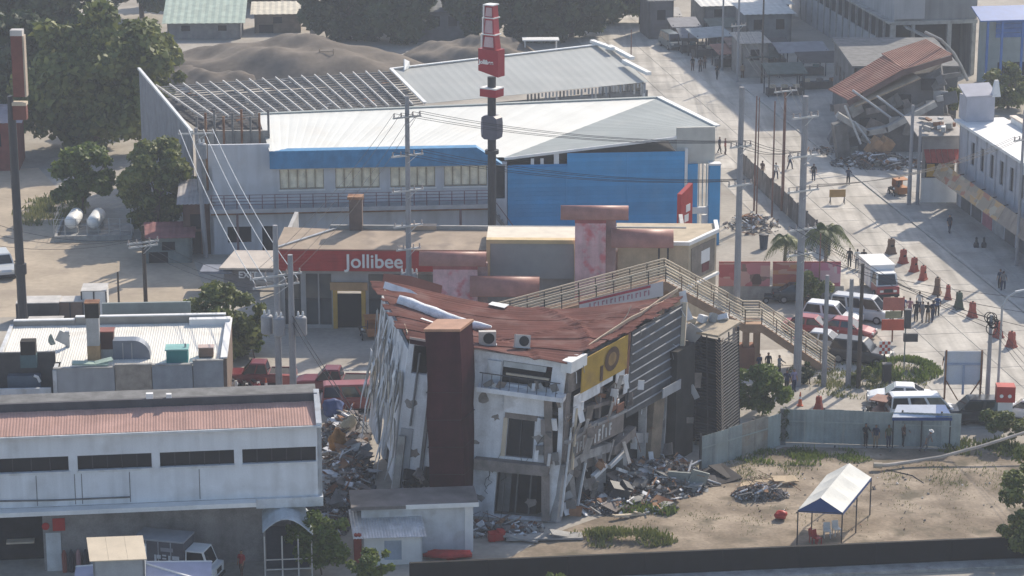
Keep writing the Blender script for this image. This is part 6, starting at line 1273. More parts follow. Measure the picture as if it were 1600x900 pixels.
zA,zB = zq_(120),zq_(76)
O('red_box', MB().hexa([(-.95,-.5,zA+.5),(.9,-.5,zA+.1),(.9,.5,zA+.1),(-.95,.5,zA+.5)],[(-.95,-.5,zB),(.9,-.5,zB),(.9,.5,zB),(-.95,.5,zB)]), dsr, tp_)
text('lettering','Jollibee',.46,M('letter_white',(.8,.78,.76)),tp_,(-.88,-.515,(zA+zB)/2-.05),(math.pi/2,0,0),.02,.018)
for k,(za_,zb_2,w,mt) in enumerate(((zq_(75.6),zq_(54),.62,dsr),(zq_(53.6),zq_(28),.5,lsr),(zq_(27.6),zq_(8),.42,dsr))):   # plain stacked red plates
    O('stacked_plate', MB().hexa([(-w,-.4,za_),(w,-.4,za_),(w,.4,za_),(-w,.4,za_)],[(-w*.8,-.36,zb_2),(w*.8,-.36,zb_2),(w*.8,.36,zb_2),(-w*.8,.36,zb_2)]), mt, tp_); O('plate_face', MB().slab([(-w*.8,-.43,za_+.15),(w*.7,-.43,za_+.15),(w*.6,-.40,zb_2-.15),(-w*.6,-.40,zb_2-.15)],.02), M('pale_plate',(.52,.38,.40),.5,var=.2), tp_); O('plate_edge', MB().box(-w-.1,-w-.003,-.48,.48,za_+.1,zb_2+.08), whitem, tp_); O('plate_cap', MB().box(-w,w,-.47,.47,zb_2+.003,zb_2+.09), whitem, tp_)
p = G(38,534); t2_ = T('pole_sign','tall dark pole with a narrow brown red sign at the left edge','sign',(p.x,p.y,0),0); Yp = p.y
O('pole', MB().tube([(0,0,0),(-.05,0,zq_(190,38)),(-.1,0,zq_(150,30))],[.36,.30,.2],10), MATS['pole_dark_grey'], t2_); O('pole_collar', MB().tube([(0,0,zq_(428,38)),(0,0,zq_(412,38))],.46,10), MATS['pole_dark_grey'], t2_)
brs = M('brown_red_sign',(.17,.062,.05),.6,var=.2,streak=.15); x0,x1 = P(20,100,Yp).x-p.x,P(38,100,Yp).x-p.x
O('sign_box', MB().box(x0,x1,-.4,.4,zq_(150,30),zq_(55,30)), brs, t2_); O('sign_top', MB().box(x0-.02,x1+.02,-.42,.42,zq_(55,30)+.003,zq_(46,30)), M('pale_sign_top',(.5,.48,.46),.6), t2_); O('sign_side', MB().box(x1+.003,x1+.12,-.41,.41,zq_(150,30),zq_(55,30)), M('cream_side',(.42,.35,.28),.6), t2_)
x0,x1 = P(21,170,Yp).x-p.x,P(42,170,Yp).x-p.x; O('small_sign', MB().box(x0,x1,-.35,.35,zq_(186,30),zq_(164,30)), brs, t2_); O('small_sign_top', MB().box(x0-.03,x1+.03,-.4,.4,zq_(164,30)+.003,zq_(159,30)), cream, t2_)
# ------------------------------------------------------------ utility poles
cpole = M('pole_concrete',(.30,.30,.315),.85,var=.15,streak=.25); wpole = M('pole_timber',(.075,.06,.05),.9,var=.3); gal2 = M('crossarm_galv',(.55,.55,.54),.5,metal=.2,var=.15); ins = M('insulator',(.42,.36,.33),.4,var=.2)
TOPS = {}
def upole(key,label,px,pyb,pyt,r,arms=(),mat=cpole,cans=(),lean=0,deg=28,extra=None,cat='utility pole',name='utility_pole'):
    p = G(px,pyb); t = T(name,label,cat,(p.x,p.y,0),0,'utility poles'); H_ = P(px,pyt,p.y).z
    O('shaft', MB().tube([(0,0,-.1),(lean*.5,0,H_*.5),(lean,0,H_)],[r,r*.86,r*.7],10), mat, t); tops = []
    for (py,hw) in arms:
        z = P(px,py,p.y).z; d = V((math.cos(R(deg)),math.sin(R(deg)),0)); c = V((lean*z/H_,-r*.9,z)); O('crossarm', MB().bar(c-d*hw,c+d*hw,.11,.13), gal2, t)
        for k in (-1,-.45,.45,1):
            q = c+d*hw*k*.92; O('insulator', MB().lathe([(.05,0),(.075,.08),(.04,.16),(.07,.22),(.03,.3)],7,(q.x,q.y,q.z+.065)), ins, t)
            tops.append(V((p.x,p.y,0))+q+V((0,0,.36)))
        O('brace', MB().bar(c+V((0,0,-.6)),c+d*hw*.6-V((0,0,.05)),.04), gal2, t)
    for (py,dx) in cans:
        z = P(px,py,p.y).z; ks = .62 if key == 'A' else 1.0; can_ = O('transformer', MB().lathe([(.37*ks,0),(.42*ks,.06),(.42*ks,1.2*ks),(.37*ks,1.28*ks),(.15*ks,1.36*ks)],12,(dx,-r-.25 if abs(dx) < .3 else 0,z)), M('transformer_grey',(.27,.28,.30),.5,var=.15), t)
        for k in (-1,1): O('bushing', MB().lathe([(.06,0),(.09,.12),(.05,.32)],7,(dx+.16*k,(-r-.25 if abs(dx) < .3 else 0),z+1.35*ks)), plastw, can_)
    TOPS[key] = tops or [V((p.x+lean,p.y,H_))]; return t,H_,p
upole('A','grey pole with four crossarms in front of the red fascia lettering',640,530,150,.24,((182,1.15),(242,1.3),(297,1.3),(352,1.2),(388,1.0)),cpole,((443,-.36),(443,.42)))
upole('B','thick plain concrete pole rising past the footbridge railing',1149,562,136,.27,((228,.9),(288,1.0)),cpole)
upole('C','thick concrete pole with seven crossarms standing by the footbridge stair',1245,603,150,.30,((182,1.1),(243,1.3),(297,1.3),(357,1.2),(396,1.2)),cpole)
upole('F','thin pole topped by a crossarm at the upper street corner',1222,330,142,.16,((142,1.2),),M('rail_rust',(.24,.13,.10),.8,var=.3))
upole('T1','left pole of the twin poles carrying grey transformers',437,640,352,.25,((430,1.9),(445,1.7)),cpole,((521,-.72),(521,.15)))
upole('T2','right pole of the twin poles carrying grey transformers',459,640,398,.26,(),cpole,((523,.62),))
upole('D','dark pole with a tangled crossarm in the yard',228,478,352,.17,((378,1.3),(384,1.2)),wpole)
upole('E','service pole with transformer beside the blue grey warehouse wall',322,402,200,.22,((208,1.5),),cpole,((246,.0),),-.5,8)
upole('G','slim grey pole just right of the thick pole at the stair foot',1287,603,430,.20,(),cpole)
upole('H','slim grey pole in the middle of the corner island',1325,603,436,.20,(),cpole)
upole('I','dark timber pole on the corner island',1341,606,412,.17,(),wpole)
upole('J','grey pole in front of the tilted red roof house',1420,322,164,.20,(),cpole)
upole('K','shorter second pole beside the tilted red roof house',1433,322,196,.18,(),cpole)
upole('N','thin pole with crossarm before the corner store',1588,418,172,.15,((218,1.0),),cpole)
upole('Q','pole crowned with a tangle of coiled wire by the white board',1541,648,492,.17,(),cpole)
upole('S','thin rusty post left of a pair above the board fence',1178,330,150,.09,(),MATS['rail_rust']); upole('S2','thin rusty post right of a pair above the board fence',1206,340,158,.09,(),MATS['rail_rust']); upole('S3','thin rusty post close to the street pole above the fence',1182,335,152,.07,(),MATS['rail_rust']); upole('S4','short thin post among the leaves below the palm',1279,470,365,.07,(),MATS['rail_rust'])
upole('X1','far thin pole beside the grey houses at the top of the street',1128,110,-20,.14,(),cpole); upole('X2','far pole standing among the stalls at the top of the street',1152,128,-10,.16,((40,1.0),),cpole); upole('X3','far dark pole in the middle of the top street stalls',1190,130,-10,.13,(),wpole); upole('X4','thin red post standing alone in the sunny street head',986,88,46,.07,(),MATS['rail_rust'])
upole('X5','thin dark post in front of the dirt yard pole',186,478,425,.09,(),wpole)
# coil of wire on pole Q, street lamp beside it
b = TOPS['Q'][0]; cw = T('wire_coil','tangle of black wire coils hanging on the corner pole','cable',b-V((0,0,.9))); rs = random.Random(3)
for k in range(7):
    m = MB(); r = rs.uniform(.22,.42); tl = rs.uniform(-.5,.5); c = V((rs.uniform(-.15,.15),-.2,rs.uniform(-.2,1.0))); m.tube([c+V((r*math.cos(a*.524),.15*math.sin(a*.524+tl),r*math.sin(a*.524)+tl*.1)) for a in range(13)],.035,5,0,False); O('loop', m, rubber, cw)
t,H_,p = upole('L','slim street lamp pole with curved arm by the corner',1557,648,478,.10,(),galv,(),0,0,None,'street lamp','street_lamp'); O('lamp_arm', MB().tube([(0,0,H_-.05),(.3,0,H_+.6),(.9,.1,H_+.95)],.06,6), galv, t); O('lamp_head', MB().hexa([(.85,-.02,H_+.9),(1.5,-.02,H_+1.05),(1.5,.22,H_+1.05),(.85,.22,H_+.9)],[(.85,.0,H_+1.02),(1.5,0,H_+1.15),(1.5,.2,H_+1.15),(.85,.2,H_+1.02)]), galv, t)
# cables
cab = M('cable_black',(.05,.05,.055),.7); cabl = M('cable_lit_tone',(.60,.60,.60),.4,metal=.3)  # the pale tone puts sunlight on the cables into their colour
def cable(a,b,sag,span='utility poles',mat=cab,r=.018,label=None,group='dark overhead cables'):
    label = label or 'thin dark overhead cable strung between '+span
    pts = [a.lerp(b,k/14)-V((0,0,sag*4*(k/14)*(1-k/14))) for k in range(15)]; o = V(pts[0]); m = MB().tube([q-o for q in pts],r,4); return O('power_cable', m, mat, loc=o, label=label, cat='cable', group=group)
for k in range(4): cable(TOPS['A'][k],TOPS['B'][k],.7,'the tops of the restaurant pole and the footbridge pole'); cable(TOPS['A'][4+k],TOPS['B'][4+k],.8,'the second crossarms of restaurant and footbridge poles')
for k in range(4): cable(TOPS['B'][k],TOPS['C'][4+k],.4,'the footbridge pole and the thick stair pole')
for k in range(4): cable(TOPS['A'][k],TOPS['T1'][k],.8,'the restaurant pole and the twin transformer poles')
for k in range(4): cable(TOPS['C'][8+k],TOPS['N'][k],1.0,'the thick stair pole and the corner store pole'); 
for k in range(4): cable(TOPS['C'][k],TOPS['F'][k],.9,'the thick stair pole and the thin street corner pole'); cable(TOPS['F'][k],TOPS['X2'][k],1.2,'the thin street corner pole and the far stalls')
for k in range(3): cable(TOPS['C'][12+k],TOPS['Q'][0]-V((0,0,.3+.35*k)),.5,'the thick stair pole and the wire coil pole'); cable(TOPS['Q'][0]-V((0,0,.2+.3*k)),G(1700,640+20*k,6.0),.5,'the wire coil pole and the right picture edge')
for k in range(3): cable(TOPS['D'][k],TOPS['T1'][k]-V((0,0,1.0)),.7,'the yard pole and the twin transformer poles'); cable(TOPS['D'][k],G(-60,330+22*k,7.0),.9,'the yard pole and the left picture edge')
for k in range(4): cable(TOPS['E'][k],TOPS['T1'][4+k],.8,'',cabl,.032,'cable coloured sunlit bright running down from the service pole to the twin transformer poles','bright cables to the transformer poles')
for k,(x,y) in enumerate(((1700,470),(1700,500),(1700,530))): cable(TOPS['C'][16+k],G(x,y,5.5),.8,'the low stair pole arm and the right edge')
for k in range(2): cable(TOPS['T2'][0]-V((0,0,4.2+.5*k)),G(575,670+8*k,2.5),.3,'the transformer pole and the rubble gap',cab,.03)

# ------------------------------------------------------------ road furniture
def barrier_proto():
    t = T('road_barrier','x','barrier',(0,0,0),0,'plastic road barriers along the street'); m = MB()
    for z0,z1,w0,w1,d0,d1 in ((0,.12,.40,.38,.26,.25),(.12,.45,.34,.28,.21,.17),(.45,.75,.25,.23,.15,.14),(.75,1.0,.26,.20,.16,.13)):
        m.hexa([(-w0,-d0,z0),(w0,-d0,z0),(w0,d0,z0),(-w0,d0,z0)],[(-w1,-d1,z1-.004),(w1,-d1,z1-.004),(w1,d1,z1-.004),(-w1,d1,z1-.004)])
    O('shell', m, orange, t); O('filler_cap', MB().lathe([(.07,1.0),(.07,1.06)],8), rubber, t); O('grip_slot', MB().box(-.14,.14,-.17,-.162,.5,.62), rubber, t); return t
bp0 = barrier_proto(); fadeo = M('barrier_faded_red',(.36,.085,.06),.7,var=.25); bgm = M('barrier_dark_green',(.07,.10,.07),.7,var=.25); brm = M('barrier_brown',(.20,.13,.09),.7,var=.3)
blist = [(1392,397,1.25,brm,'brownish barrier topmost of the line, at the foot of a thin post'),(1411,412,1.15,fadeo,'faded red barrier second from the top of the line'),(1428,425,1.15,fadeo,'faded red barrier third from the top of the line'),(1442,438,1.15,fadeo,'faded red barrier just above the brown one in mid line'),(1464,460,1.3,brm,'brown barrier in the middle of the line above the crowd'),(1481,468,1.1,fadeo,'faded red barrier left of the green one'),(1498,483,1.3,bgm,'dark green barrier among the red ones'),(1519,496,1.15,fadeo,'faded red barrier just right of the green one'),(1559,528,1.2,fadeo,'faded red barrier partly behind the street lamp pole'),(1580,543,1.15,fadeo,'faded red barrier lowest of the line at the right'),(1279,640,.9,fadeo,'small red barrier on the sunny apron above the sheet fence')]
for k,(px,py,s_,mt,lab) in enumerate(blist):
    t = bp0 if k == 0 else copy_tree(bp0); p = G(px,py); t.location = (p.x,p.y,.03); t.rotation_euler = (0,0,R(20+13*k)); t.scale = (s_*.85,s_,s_*1.05); t['label'] = lab
    for c in [x for x in bpy.data.objects if x.parent == t and x.name.startswith('shell')]:
        c.material_slots[0].link = 'OBJECT'; c.material_slots[0].material = mt
def cone(px,py,lab,h=.85):
    p = G(px,py); t = T('traffic_cone',lab,'cone',(p.x,p.y,.01),0,'orange traffic cones'); O('base', MB().box(-.2,.2,-.2,.2,0,.04), orange, t); O('body', MB().lathe([(.15,.04),(.10,h*.5),(.03,h)],10), orange, t); O('reflective_band', MB().lathe([(.105,h*.5),(.08,h*.68)],10), whitem, t)
cone(416,614,'orange traffic cone beside the parked scooters',1.1); cone(1250,634,'tall orange traffic cone behind the sheet fence',1.0)
p = G(1308,319); t = T('barricade_sign','orange board barricade on legs standing in the street','barricade',(p.x,p.y,.03),5); O('board', MB().box(-.75,.75,-.03,.03,.65,1.35), M('ochre_board',(.42,.26,.09),.7,var=.2), t)
for x in (-.65,.65): O('leg', MB().bar((x,-.3,0),(x,0,.65),.06), darkst, t); O('leg', MB().bar((x,.3,0),(x,0,.65),.06), darkst, t)
p = G(1193,389); t = T('waste_bin','dark bin standing alone on the sunny lot','bin',(p.x,p.y,0)); O('body', MB().lathe([(.32,0),(.40,1.15)],12), M('bin_dark_blue',(.05,.07,.10),.6,var=.2), t); O('lid', MB().lathe([(.43,1.155),(.40,1.3),(.1,1.36)],12), darkst, t)
for k,(px,lab) in enumerate(((1525,'left dark short bollard on the shaded pavement'),(1537,'right dark short bollard on the shaded pavement'))):
    p = G(px,389); t = T('bollard',lab,'bollard',(p.x,p.y,.12),0,'short bollards on the pavement'); O('foot', MB().lathe([(.22,0),(.26,.25),(.2,.45)],10), darkst, t); O('neck', MB().lathe([(.12,.45),(.09,.75),(.12,.85),(.02,.95)],10), darkst, t)
# white board seen from behind on braced posts
p = G(1474,650); t = T('hoarding_board','large white board on two braced posts at the corner','billboard',(p.x,p.y,0),0); w = P(1531,620,p.y).x-p.x; zA,zB = P(1500,612,p.y).z,P(1500,549,p.y).z
O('board', MB().box(-.1,w+.1,.02,.07,zA+.5,zB), M('board_white_blue',(.56,.58,.62),.6,var=.12,scale=.8,second=(.48,.51,.58)), t); O('stay', MB().box(w*.48,w*.54,-.05,.015,zA-.2,zB-.9), M('board_blue',(.33,.38,.50),.6), t); O('board_rail', MB().box(0,w,-.06,.01,zA+1.9,zA+2.05), M('board_blue',(.33,.38,.50)), t)
for x in (0,w): O('post', MB().box(x-.06,x+.06,-.08,.015,0,zB+.1), rust, t)
O('brace', MB().bar((0,-.04,zA+.9),(w*.38,-.04,zA-.6),.08), rust, t); O('brace', MB().bar((w,-.04,zA+.9),(w*.62,-.04,zA-.6),.08), rust, t)
p = G(1568,664); t = T('red_kiosk','red topped white kiosk at the right of the street lamp','kiosk',(p.x,p.y,0),-4); O('body', MB().box(-.5,.5,-.4,.4,0,1.75), plastw, t); O('red_head', MB().box(-.62,.62,-.5,.5,1.753,2.85), M('kiosk_red',(.42,.045,.035),.6,var=.15), t)
for x in (-.3,.25): O('lamp_disc', MB().lathe([(.13,-.53),(.13,-.503)],10,(x,0,2.2),0,'y'), whitem, t)
p = G(1394,535); t = T('red_road_sign','red double sign board on a thin post beside the crowd','sign',(p.x,p.y,0),0); 
for z0,z1,w,mt in ((P(1394,516,p.y).z,P(1394,499,p.y).z,.85,M('sign_orange_red',(.46,.09,.05),.6,var=.15)),(P(1394,497,p.y).z,P(1394,486,p.y).z,.6,M('sign_olive',(.25,.24,.15),.7)),(P(1394,485,p.y).z,P(1394,465,p.y).z,.8,M('sign_brick_red',(.38,.12,.09),.6,var=.2))): O('board', MB().box(-w,w,-.04,.02,z0,z1), mt, t)
O('post', MB().box(-.05,.05,.021,.12,0,P(1394,465,p.y).z), rust, t)
p = G(1381,580); t = T('chequered_sign','red and white chequered warning board on a dark post','sign',(p.x,p.y,0),0); zA,zB = P(1381,553,p.y).z,P(1381,533,p.y).z
O('board', MB().box(-.4,.4,-.04,.02,zA,zB), whitem, t); O('post', MB().box(-.06,.06,.021,.13,0,zB), darkst, t)
for i in range(4):
    for j in range(4):
        if (i+j)%2 == 0: O('check', MB().box(-.4+.2*i,-.4+.2*i+.19,-.06,-.042,zA+(zB-zA)*j/4,zA+(zB-zA)*(j+1)/4-.01), M('check_red',(.46,.08,.05),.6), t)
p = G(1412,582); t = T('signal_post','thin post with a dark signal head on the corner island','post',(p.x,p.y,0),0); zA = P(1412,500,p.y).z; O('post', MB().tube([(0,0,0),(0,0,zA)],.05,6), M('post_green_grey',(.2,.23,.2),.7), t); O('signal_head', MB().box(-.12,.9,-.15,.15,zA-1.6,zA-1.0).box(-.1,.35,-.2,.2,zA-.6,zA+.8), darkst, t)
p = G(1385,598); t = T('cabinet','black roadside cabinet beside the white car','cabinet',(p.x,p.y,0),0); O('body', MB().box(-.3,.3,-.25,.25,.05,1.35), M('cabinet_black',(.03,.03,.035),.6), t); O('lid', MB().box(-.34,.34,-.29,.29,1.353,1.45), darkst, t); O('plinth', MB().box(-.35,.35,-.3,.3,0,.048), conc, t)
p = G(442,628); t = T('red_panel_box','red electrical panel box fixed between the twin poles','box',(p.x+.25,p.y-.35,0),0); O('body', MB().box(-.35,.5,-.2,.1,1.0,2.1), M('panel_red',(.30,.06,.05),.6,var=.2), t); O('door', MB().box(-.3,.45,-.23,-.202,1.05,2.05), M('panel_red_b',(.36,.11,.10),.6), t); O('leg', MB().box(-.2,-.1,-.1,0,0,1.0).box(.25,.35,-.1,0,0,1.0), galv, t)

# ------------------------------------------------------------ vehicles
tyre = rubber; rimm = M('wheel_rim',(.35,.35,.36),.4,metal=.5); lampw = M('headlight_glass',(.75,.75,.72),.2); lampr = M('tail_lamp',(.35,.02,.02),.3); carg = M('car_glass',(.018,.022,.028),.06,spec=.7,var=.1); trimb = M('bumper_black',(.03,.03,.033),.7)
def paint(name,rgb): return M('carpaint_'+name,rgb,.28,var=.06,spec=.6,dirt=tuple(c*.6+.12 for c in rgb),dirt_amt=.25)
def wheel(par,x,y,r,w=.2):
    o = O('wheel', MB().lathe([(r*.62,-w/2),(r*.93,-w/2),(r,-w*.3),(r,w*.3),(r*.93,w/2),(r*.62,w/2)],16,(x,y,r),0,'y'), tyre, par); O('rim', MB().lathe([(r*.6,-w/2-.01),(r*.6,w/2+.01)],12,(x,y,r),0,'y'), rimm, o)
def loft(secs):                         # secs: list of (x, [(y,z)...]) half outlines mirrored
    m = MB(); rings = []
    for x,h in secs:
        full = [(x,y,z) for y,z in h]+[(x,-y,z) for y,z in reversed(h)]; rings.append(len(m.v)); m.v += full
    n = len(secs[0][1])*2
    for a,b in zip(rings,rings[1:]):
        for j in range(n): m.f.append((a+j,a+(j+1)%n,b+(j+1)%n,b+j)); m.m.append(0)
    m.f += [tuple(rings[0]+j for j in range(n-1,-1,-1)),tuple(rings[-1]+j for j in range(n))]; m.m += [0,0]; return m
def car(label,px,py,deg,kind,col,cat='car',group=None,name=None,z=0):
    p = G(px,py); nm = {'sedan':'parked_car','suv':'parked_suv','pickup':'pickup_truck','van':'parked_van'}[kind]; t = T(name or nm,label,cat,(p.x,p.y,z),deg,group)
    L,W,Hb,Hr,r = {'sedan':(4.45,.86,.92,1.45,.31),'suv':(4.6,.92,1.08,1.80,.37),'pickup':(5.3,.92,1.08,1.80,.39),'van':(4.7,.88,1.12,1.98,.33)}[kind]; h = L/2
    def sec(x,w,zl,zb,c=.10): return (x,[(w*.80,zl),(w,zl+.12),(w,zb-.22),(w-.04,zb-.06),(w-c-.06,zb)])
    if kind == 'sedan': S = [sec(-h,W*.80,.38,.80),sec(-h+.12,W*.94,.28,.92),sec(-h+.6,W,.22,.95),sec(.75,W,.22,.94),sec(h-.7,W,.22,.84),sec(h-.15,W*.92,.25,.70),sec(h,W*.78,.34,.58)]; C = (-1.75,-.95,.35,1.05)
    elif kind == 'suv': S = [sec(-h,W*.88,.45,1.05),sec(-h+.15,W,.32,1.1),sec(.8,W,.28,1.08),sec(h-.6,W,.28,1.02),sec(h-.12,W*.94,.32,.88),sec(h,W*.84,.42,.72)]; C = (-2.2,-1.9,.35,1.0)
    elif kind == 'pickup': S = [sec(-h,W*.94,.50,1.02),sec(-h+.1,W,.42,1.06),sec(.9,W,.34,1.08),sec(h-.6,W,.34,1.04),sec(h-.12,W*.94,.38,.92),sec(h,W*.86,.45,.78)]; C = (-.75,-.55,.55,1.15)
    else: S = [sec(-h,W*.92,.40,1.10),sec(-h+.1,W,.28,1.14),sec(1.2,W,.25,1.12),sec(h-.45,W,.25,1.08),sec(h-.08,W*.95,.28,.98),sec(h,W*.88,.36,.80)]; C = (-2.3,-2.2,1.1,1.85)
    body = O('body', loft(S), col, t, smooth=False)
    a0,a1,b1_,b0_ = C; wb_,wt_ = W-.08,W-.24
    lo4 = [V((a0,-wb_,Hb-.02)),V((b0_,-wb_,Hb-.02)),V((b0_,wb_,Hb-.02)),V((a0,wb_,Hb-.02))]; hi4 = [V((a1,-wt_,Hr-.05)),V((b1_,-wt_,Hr-.05)),V((b1_,wt_,Hr-.05)),V((a1,wt_,Hr-.05))]
    O('cabin', MB().hexa(lo4,hi4), col, t)
    cc = sum(hi4,V())/4; O('roof', MB().hexa([q+V((0,0,.002)) for q in hi4],[cc+(q-cc)*.9+V((0,0,.06)) for q in hi4]), col, t)
    def win(a,b,c,d,out,nm_):
        q = [a,b,c,d]; ce = sum(q,V())/4; q = [ce+(x-ce)*.86+out*.012 for x in q]; O(nm_, MB().slab(q,.008), carg, t)
    for sg,i0,i1 in ((-1,0,1),(1,3,2)):
        nseg = 2 if kind != 'van' else 3
        for k in range(nseg):
            u0,u1 = k/nseg,(k+1)/nseg; A,B_2,Cq,D_ = lo4[i0].lerp(lo4[i1],u0),lo4[i0].lerp(lo4[i1],u1),hi4[i0].lerp(hi4[i1],u1),hi4[i0].lerp(hi4[i1],u0)
            q = (A,B_2,Cq,D_) if sg < 0 else (B_2,A,D_,Cq); win(*q,V((0,sg,.25)),'side_window')
    win(lo4[1],lo4[2],hi4[2],hi4[1],V((.7,0,.5)),'windscreen'); win(lo4[3],lo4[0],hi4[0],hi4[3],V((-.7,0,.5)),'rear_window')
    if kind == 'pickup': O('load_bed', MB().box(-h+.1,C[0]-.06,-W+.12,W-.12,1.065,1.075), trimb, t); O('bed_rail', MB().box(-h+.05,C[0]-.05,-W+.0,-W+.1,1.07,1.14).box(-h+.05,C[0]-.05,W-.1,W,1.07,1.14), col, t)
    for x in (h-.85,-h+.85):
        for sg in (-1,1): wheel(t,x,sg*(W-.08),r)
    for sg in (-1,1):
        O('headlight', MB().box(h-.10,h+.01,sg*W*.62-.16,sg*W*.62+.16,.58 if kind == 'sedan' else .74,.70 if kind == 'sedan' else .9), lampw, t); O('tail_light', MB().box(-h-.012,-h+.06,sg*W*.64-.12,sg*W*.64+.12,.66,.84), lampr, t)
        O('mirror', MB().rbox((C[3]-.25,sg*(W+.06),Hb+.08),(.14,.16,.12)), trimb, t)
    O('bumper', MB().box(h-.06,h+.05,-W*.75,W*.75,.34,.5), trimb, t); O('bumper', MB().box(-h-.05,-h+.06,-W*.78,W*.78,.38,.54), trimb, t); O('underbody', MB().box(-h+.3,h-.3,-W*.8,W*.8,.18,.4), trimb, t); return t
car('dark red pickup parked on the street left of the leaning building',520,612,176,'pickup',paint('dark_red',(.16,.022,.03)),'pickup')
car('bright red small van with pink roof half hidden by the torn wall',556,640,5,'van',paint('bright_red',(.28,.05,.04)),'van')
car('white saloon parked in the sun above the tarpaulin stall',1405,631,173,'sedan',paint('white',(.72,.73,.74)),'car')
car('white van behind the blue and white tarpaulin stall',1440,658,3,'van',paint('white',(.72,.73,.74)),'van')
car('black sport utility parked right of the white hoarding board',1518,660,178,'suv',paint('black',(.02,.021,.024)),'car')
car('white saloon at the edge of the picture beyond the red kiosk',1606,655,150,'sedan',paint('white',(.72,.73,.74)),'car')
car('dark sport utility nearest the timber pole in the parked row',1345,566,-24,'suv',paint('charcoal',(.035,.037,.042)),'car','cars parked in a row by the junction')
car('white hatchback behind the stair rails in the parked row',1288,546,-20,'sedan',paint('silver',(.52,.53,.54)),'car','cars parked in a row by the junction')
car('red saloon in the middle of the parked row',1322,526,-22,'sedan',paint('red',(.30,.03,.035)),'car','cars parked in a row by the junction')
car('white sport utility in the parked row behind the slim grey poles',1300,508,-22,'suv',paint('white',(.72,.73,.74)),'car','cars parked in a row by the junction')
car('silver van at the back of the parked row',1345,500,-24,'van',paint('silver',(.52,.53,.54)),'van','cars parked in a row by the junction')
car('dark red saloon farthest left in the parked row',1268,522,-20,'sedan',paint('red',(.30,.03,.035)),'car','cars parked in a row by the junction')
car('maroon pickup bed showing behind the corner tree',405,602,178,'pickup',paint('dark_red',(.16,.022,.03)),'pickup')
car('white jeep cut by the left edge in the dirt yard',4,428,-70,'suv',paint('jeep_white',(.5,.52,.53)),'jeep')
car('dark car far away under the stalls at the top of the street',1150,80,20,'van',paint('charcoal',(.035,.037,.042)),'van')
car('small red car in the distance on the street beside the stalls',1048,75,-75,'van',paint('teal_grey',(.10,.13,.14)),'van')
car('dark car standing in front of the poster boards',1250,470,0,'sedan',paint('charcoal',(.035,.037,.042)),'car')
# red and white truck coming down the street
def truck(label,px,py,deg,cabm,boxm,roofm,BL,BH,W=.95,prints=None,name='truck'):
    p = G(px,py); t = T(name,label,'truck',(p.x,p.y,.02),deg); h = BL/2
    O('chassis', MB().box(-h,h+1.75,-W*.6,W*.6,.42,.62), trimb, t); O('cargo_box', MB().box(-h,h,-W,W,.63,.63+BH), boxm, t); O('box_roof', MB().box(-h-.04,h+.04,-W-.04,W+.04,.633+BH,.73+BH), roofm, t)
    for k in range(1,4): x = -h+BL*k/4; O('box_rib', MB().box(x-.03,x+.03,-W-.035,-W-.003,.65,.6+BH), roofm, t)
    c0 = h+.06; lo4 = [V((c0,-W*.92,.5)),V((c0+1.75,-W*.92,.5)),V((c0+1.75,W*.92,.5)),V((c0,W*.92,.5))]; md = [V((c0,-W*.92,1.15)),V((c0+1.75,-W*.9,1.1)),V((c0+1.75,W*.9,1.1)),V((c0,W*.92,1.15))]; hi4 = [V((c0,-W*.8,2.05)),V((c0+1.05,-W*.8,2.05)),V((c0+1.05,W*.8,2.05)),V((c0,W*.8,2.05))]; md2 = [q+V((0,0,.003)) for q in md]; md2[1].x -= .35; md2[2].x -= .35
    O('cab_lower', MB().hexa(lo4,md), cabm, t); O('cab_upper', MB().hexa(md2,hi4), whitem, t)
    def win(a,b,c,d,o_): q=[a,b,c,d]; ce=sum(q,V())/4; O('windscreen' if abs(o_.x)>.5 else 'side_window', MB().slab([ce+(x-ce)*.85+o_*.012 for x in q],.008), carg, t)
    win(md2[1],md2[2],hi4[2],hi4[1],V((.8,0,.4))); win(md2[0],md2[1],hi4[1],hi4[0],V((0,-1,.2))); win(md2[2],md2[3],hi4[3],hi4[2],V((0,1,.2)))
    for x in (c0+1.0,-h+.7):
        for sg in (-1,1): wheel(t,x,sg*(W-.12),.36,.22)
    for sg in (-1,1): O('headlight', MB().box(c0+1.74,c0+1.78,sg*.55-.14,sg*.55+.14,.68,.86), lampw, t)
    O('grille', MB().box(c0+1.752,c0+1.775,-.36,.36,.66,.95), trimb, t); O('bumper', MB().box(c0+1.7,c0+1.85,-W*.9,W*.9,.36,.52), trimb, t)
    for (x0,x1,z0,z1,mt) in (prints or ()): O('print', MB().box(-h+BL*x0,-h+BL*x1,-W-.05,-W-.037,.63+BH*z0,.63+BH*z1), mt, t)
    return t
truck('white topped red truck coming down the street beside the barriers',1368,452,-81.5,paint('red',(.30,.03,.035)),paint('white',(.72,.73,.74)),whitem,3.4,1.75,1.0)
wpr = M('print_white',(.55,.57,.60),.6)
truck('small white truck with dark printed cargo box before the long building',258,903,-14,paint('white',(.72,.73,.74)),M('printed_dark_box',(.10,.10,.115),.6,var=.25),M('box_grey',(.33,.34,.36),.6,var=.15),3.0,1.9,.85,((.05,.12,.2,.9,wpr),(.14,.27,.55,.9,wpr),(.20,.27,.15,.55,wpr),(.42,.46,.32,.58,wpr),(.47,.55,.46,.58,wpr),(.58,.66,.32,.38,wpr),(.58,.66,.45,.5,wpr),(.58,.66,.55,.6,wpr),(.7,.74,.32,.58,wpr),(.78,.92,.46,.58,wpr),(.55,.8,.7,.82,M('print_grey',(.3,.3,.32)))))
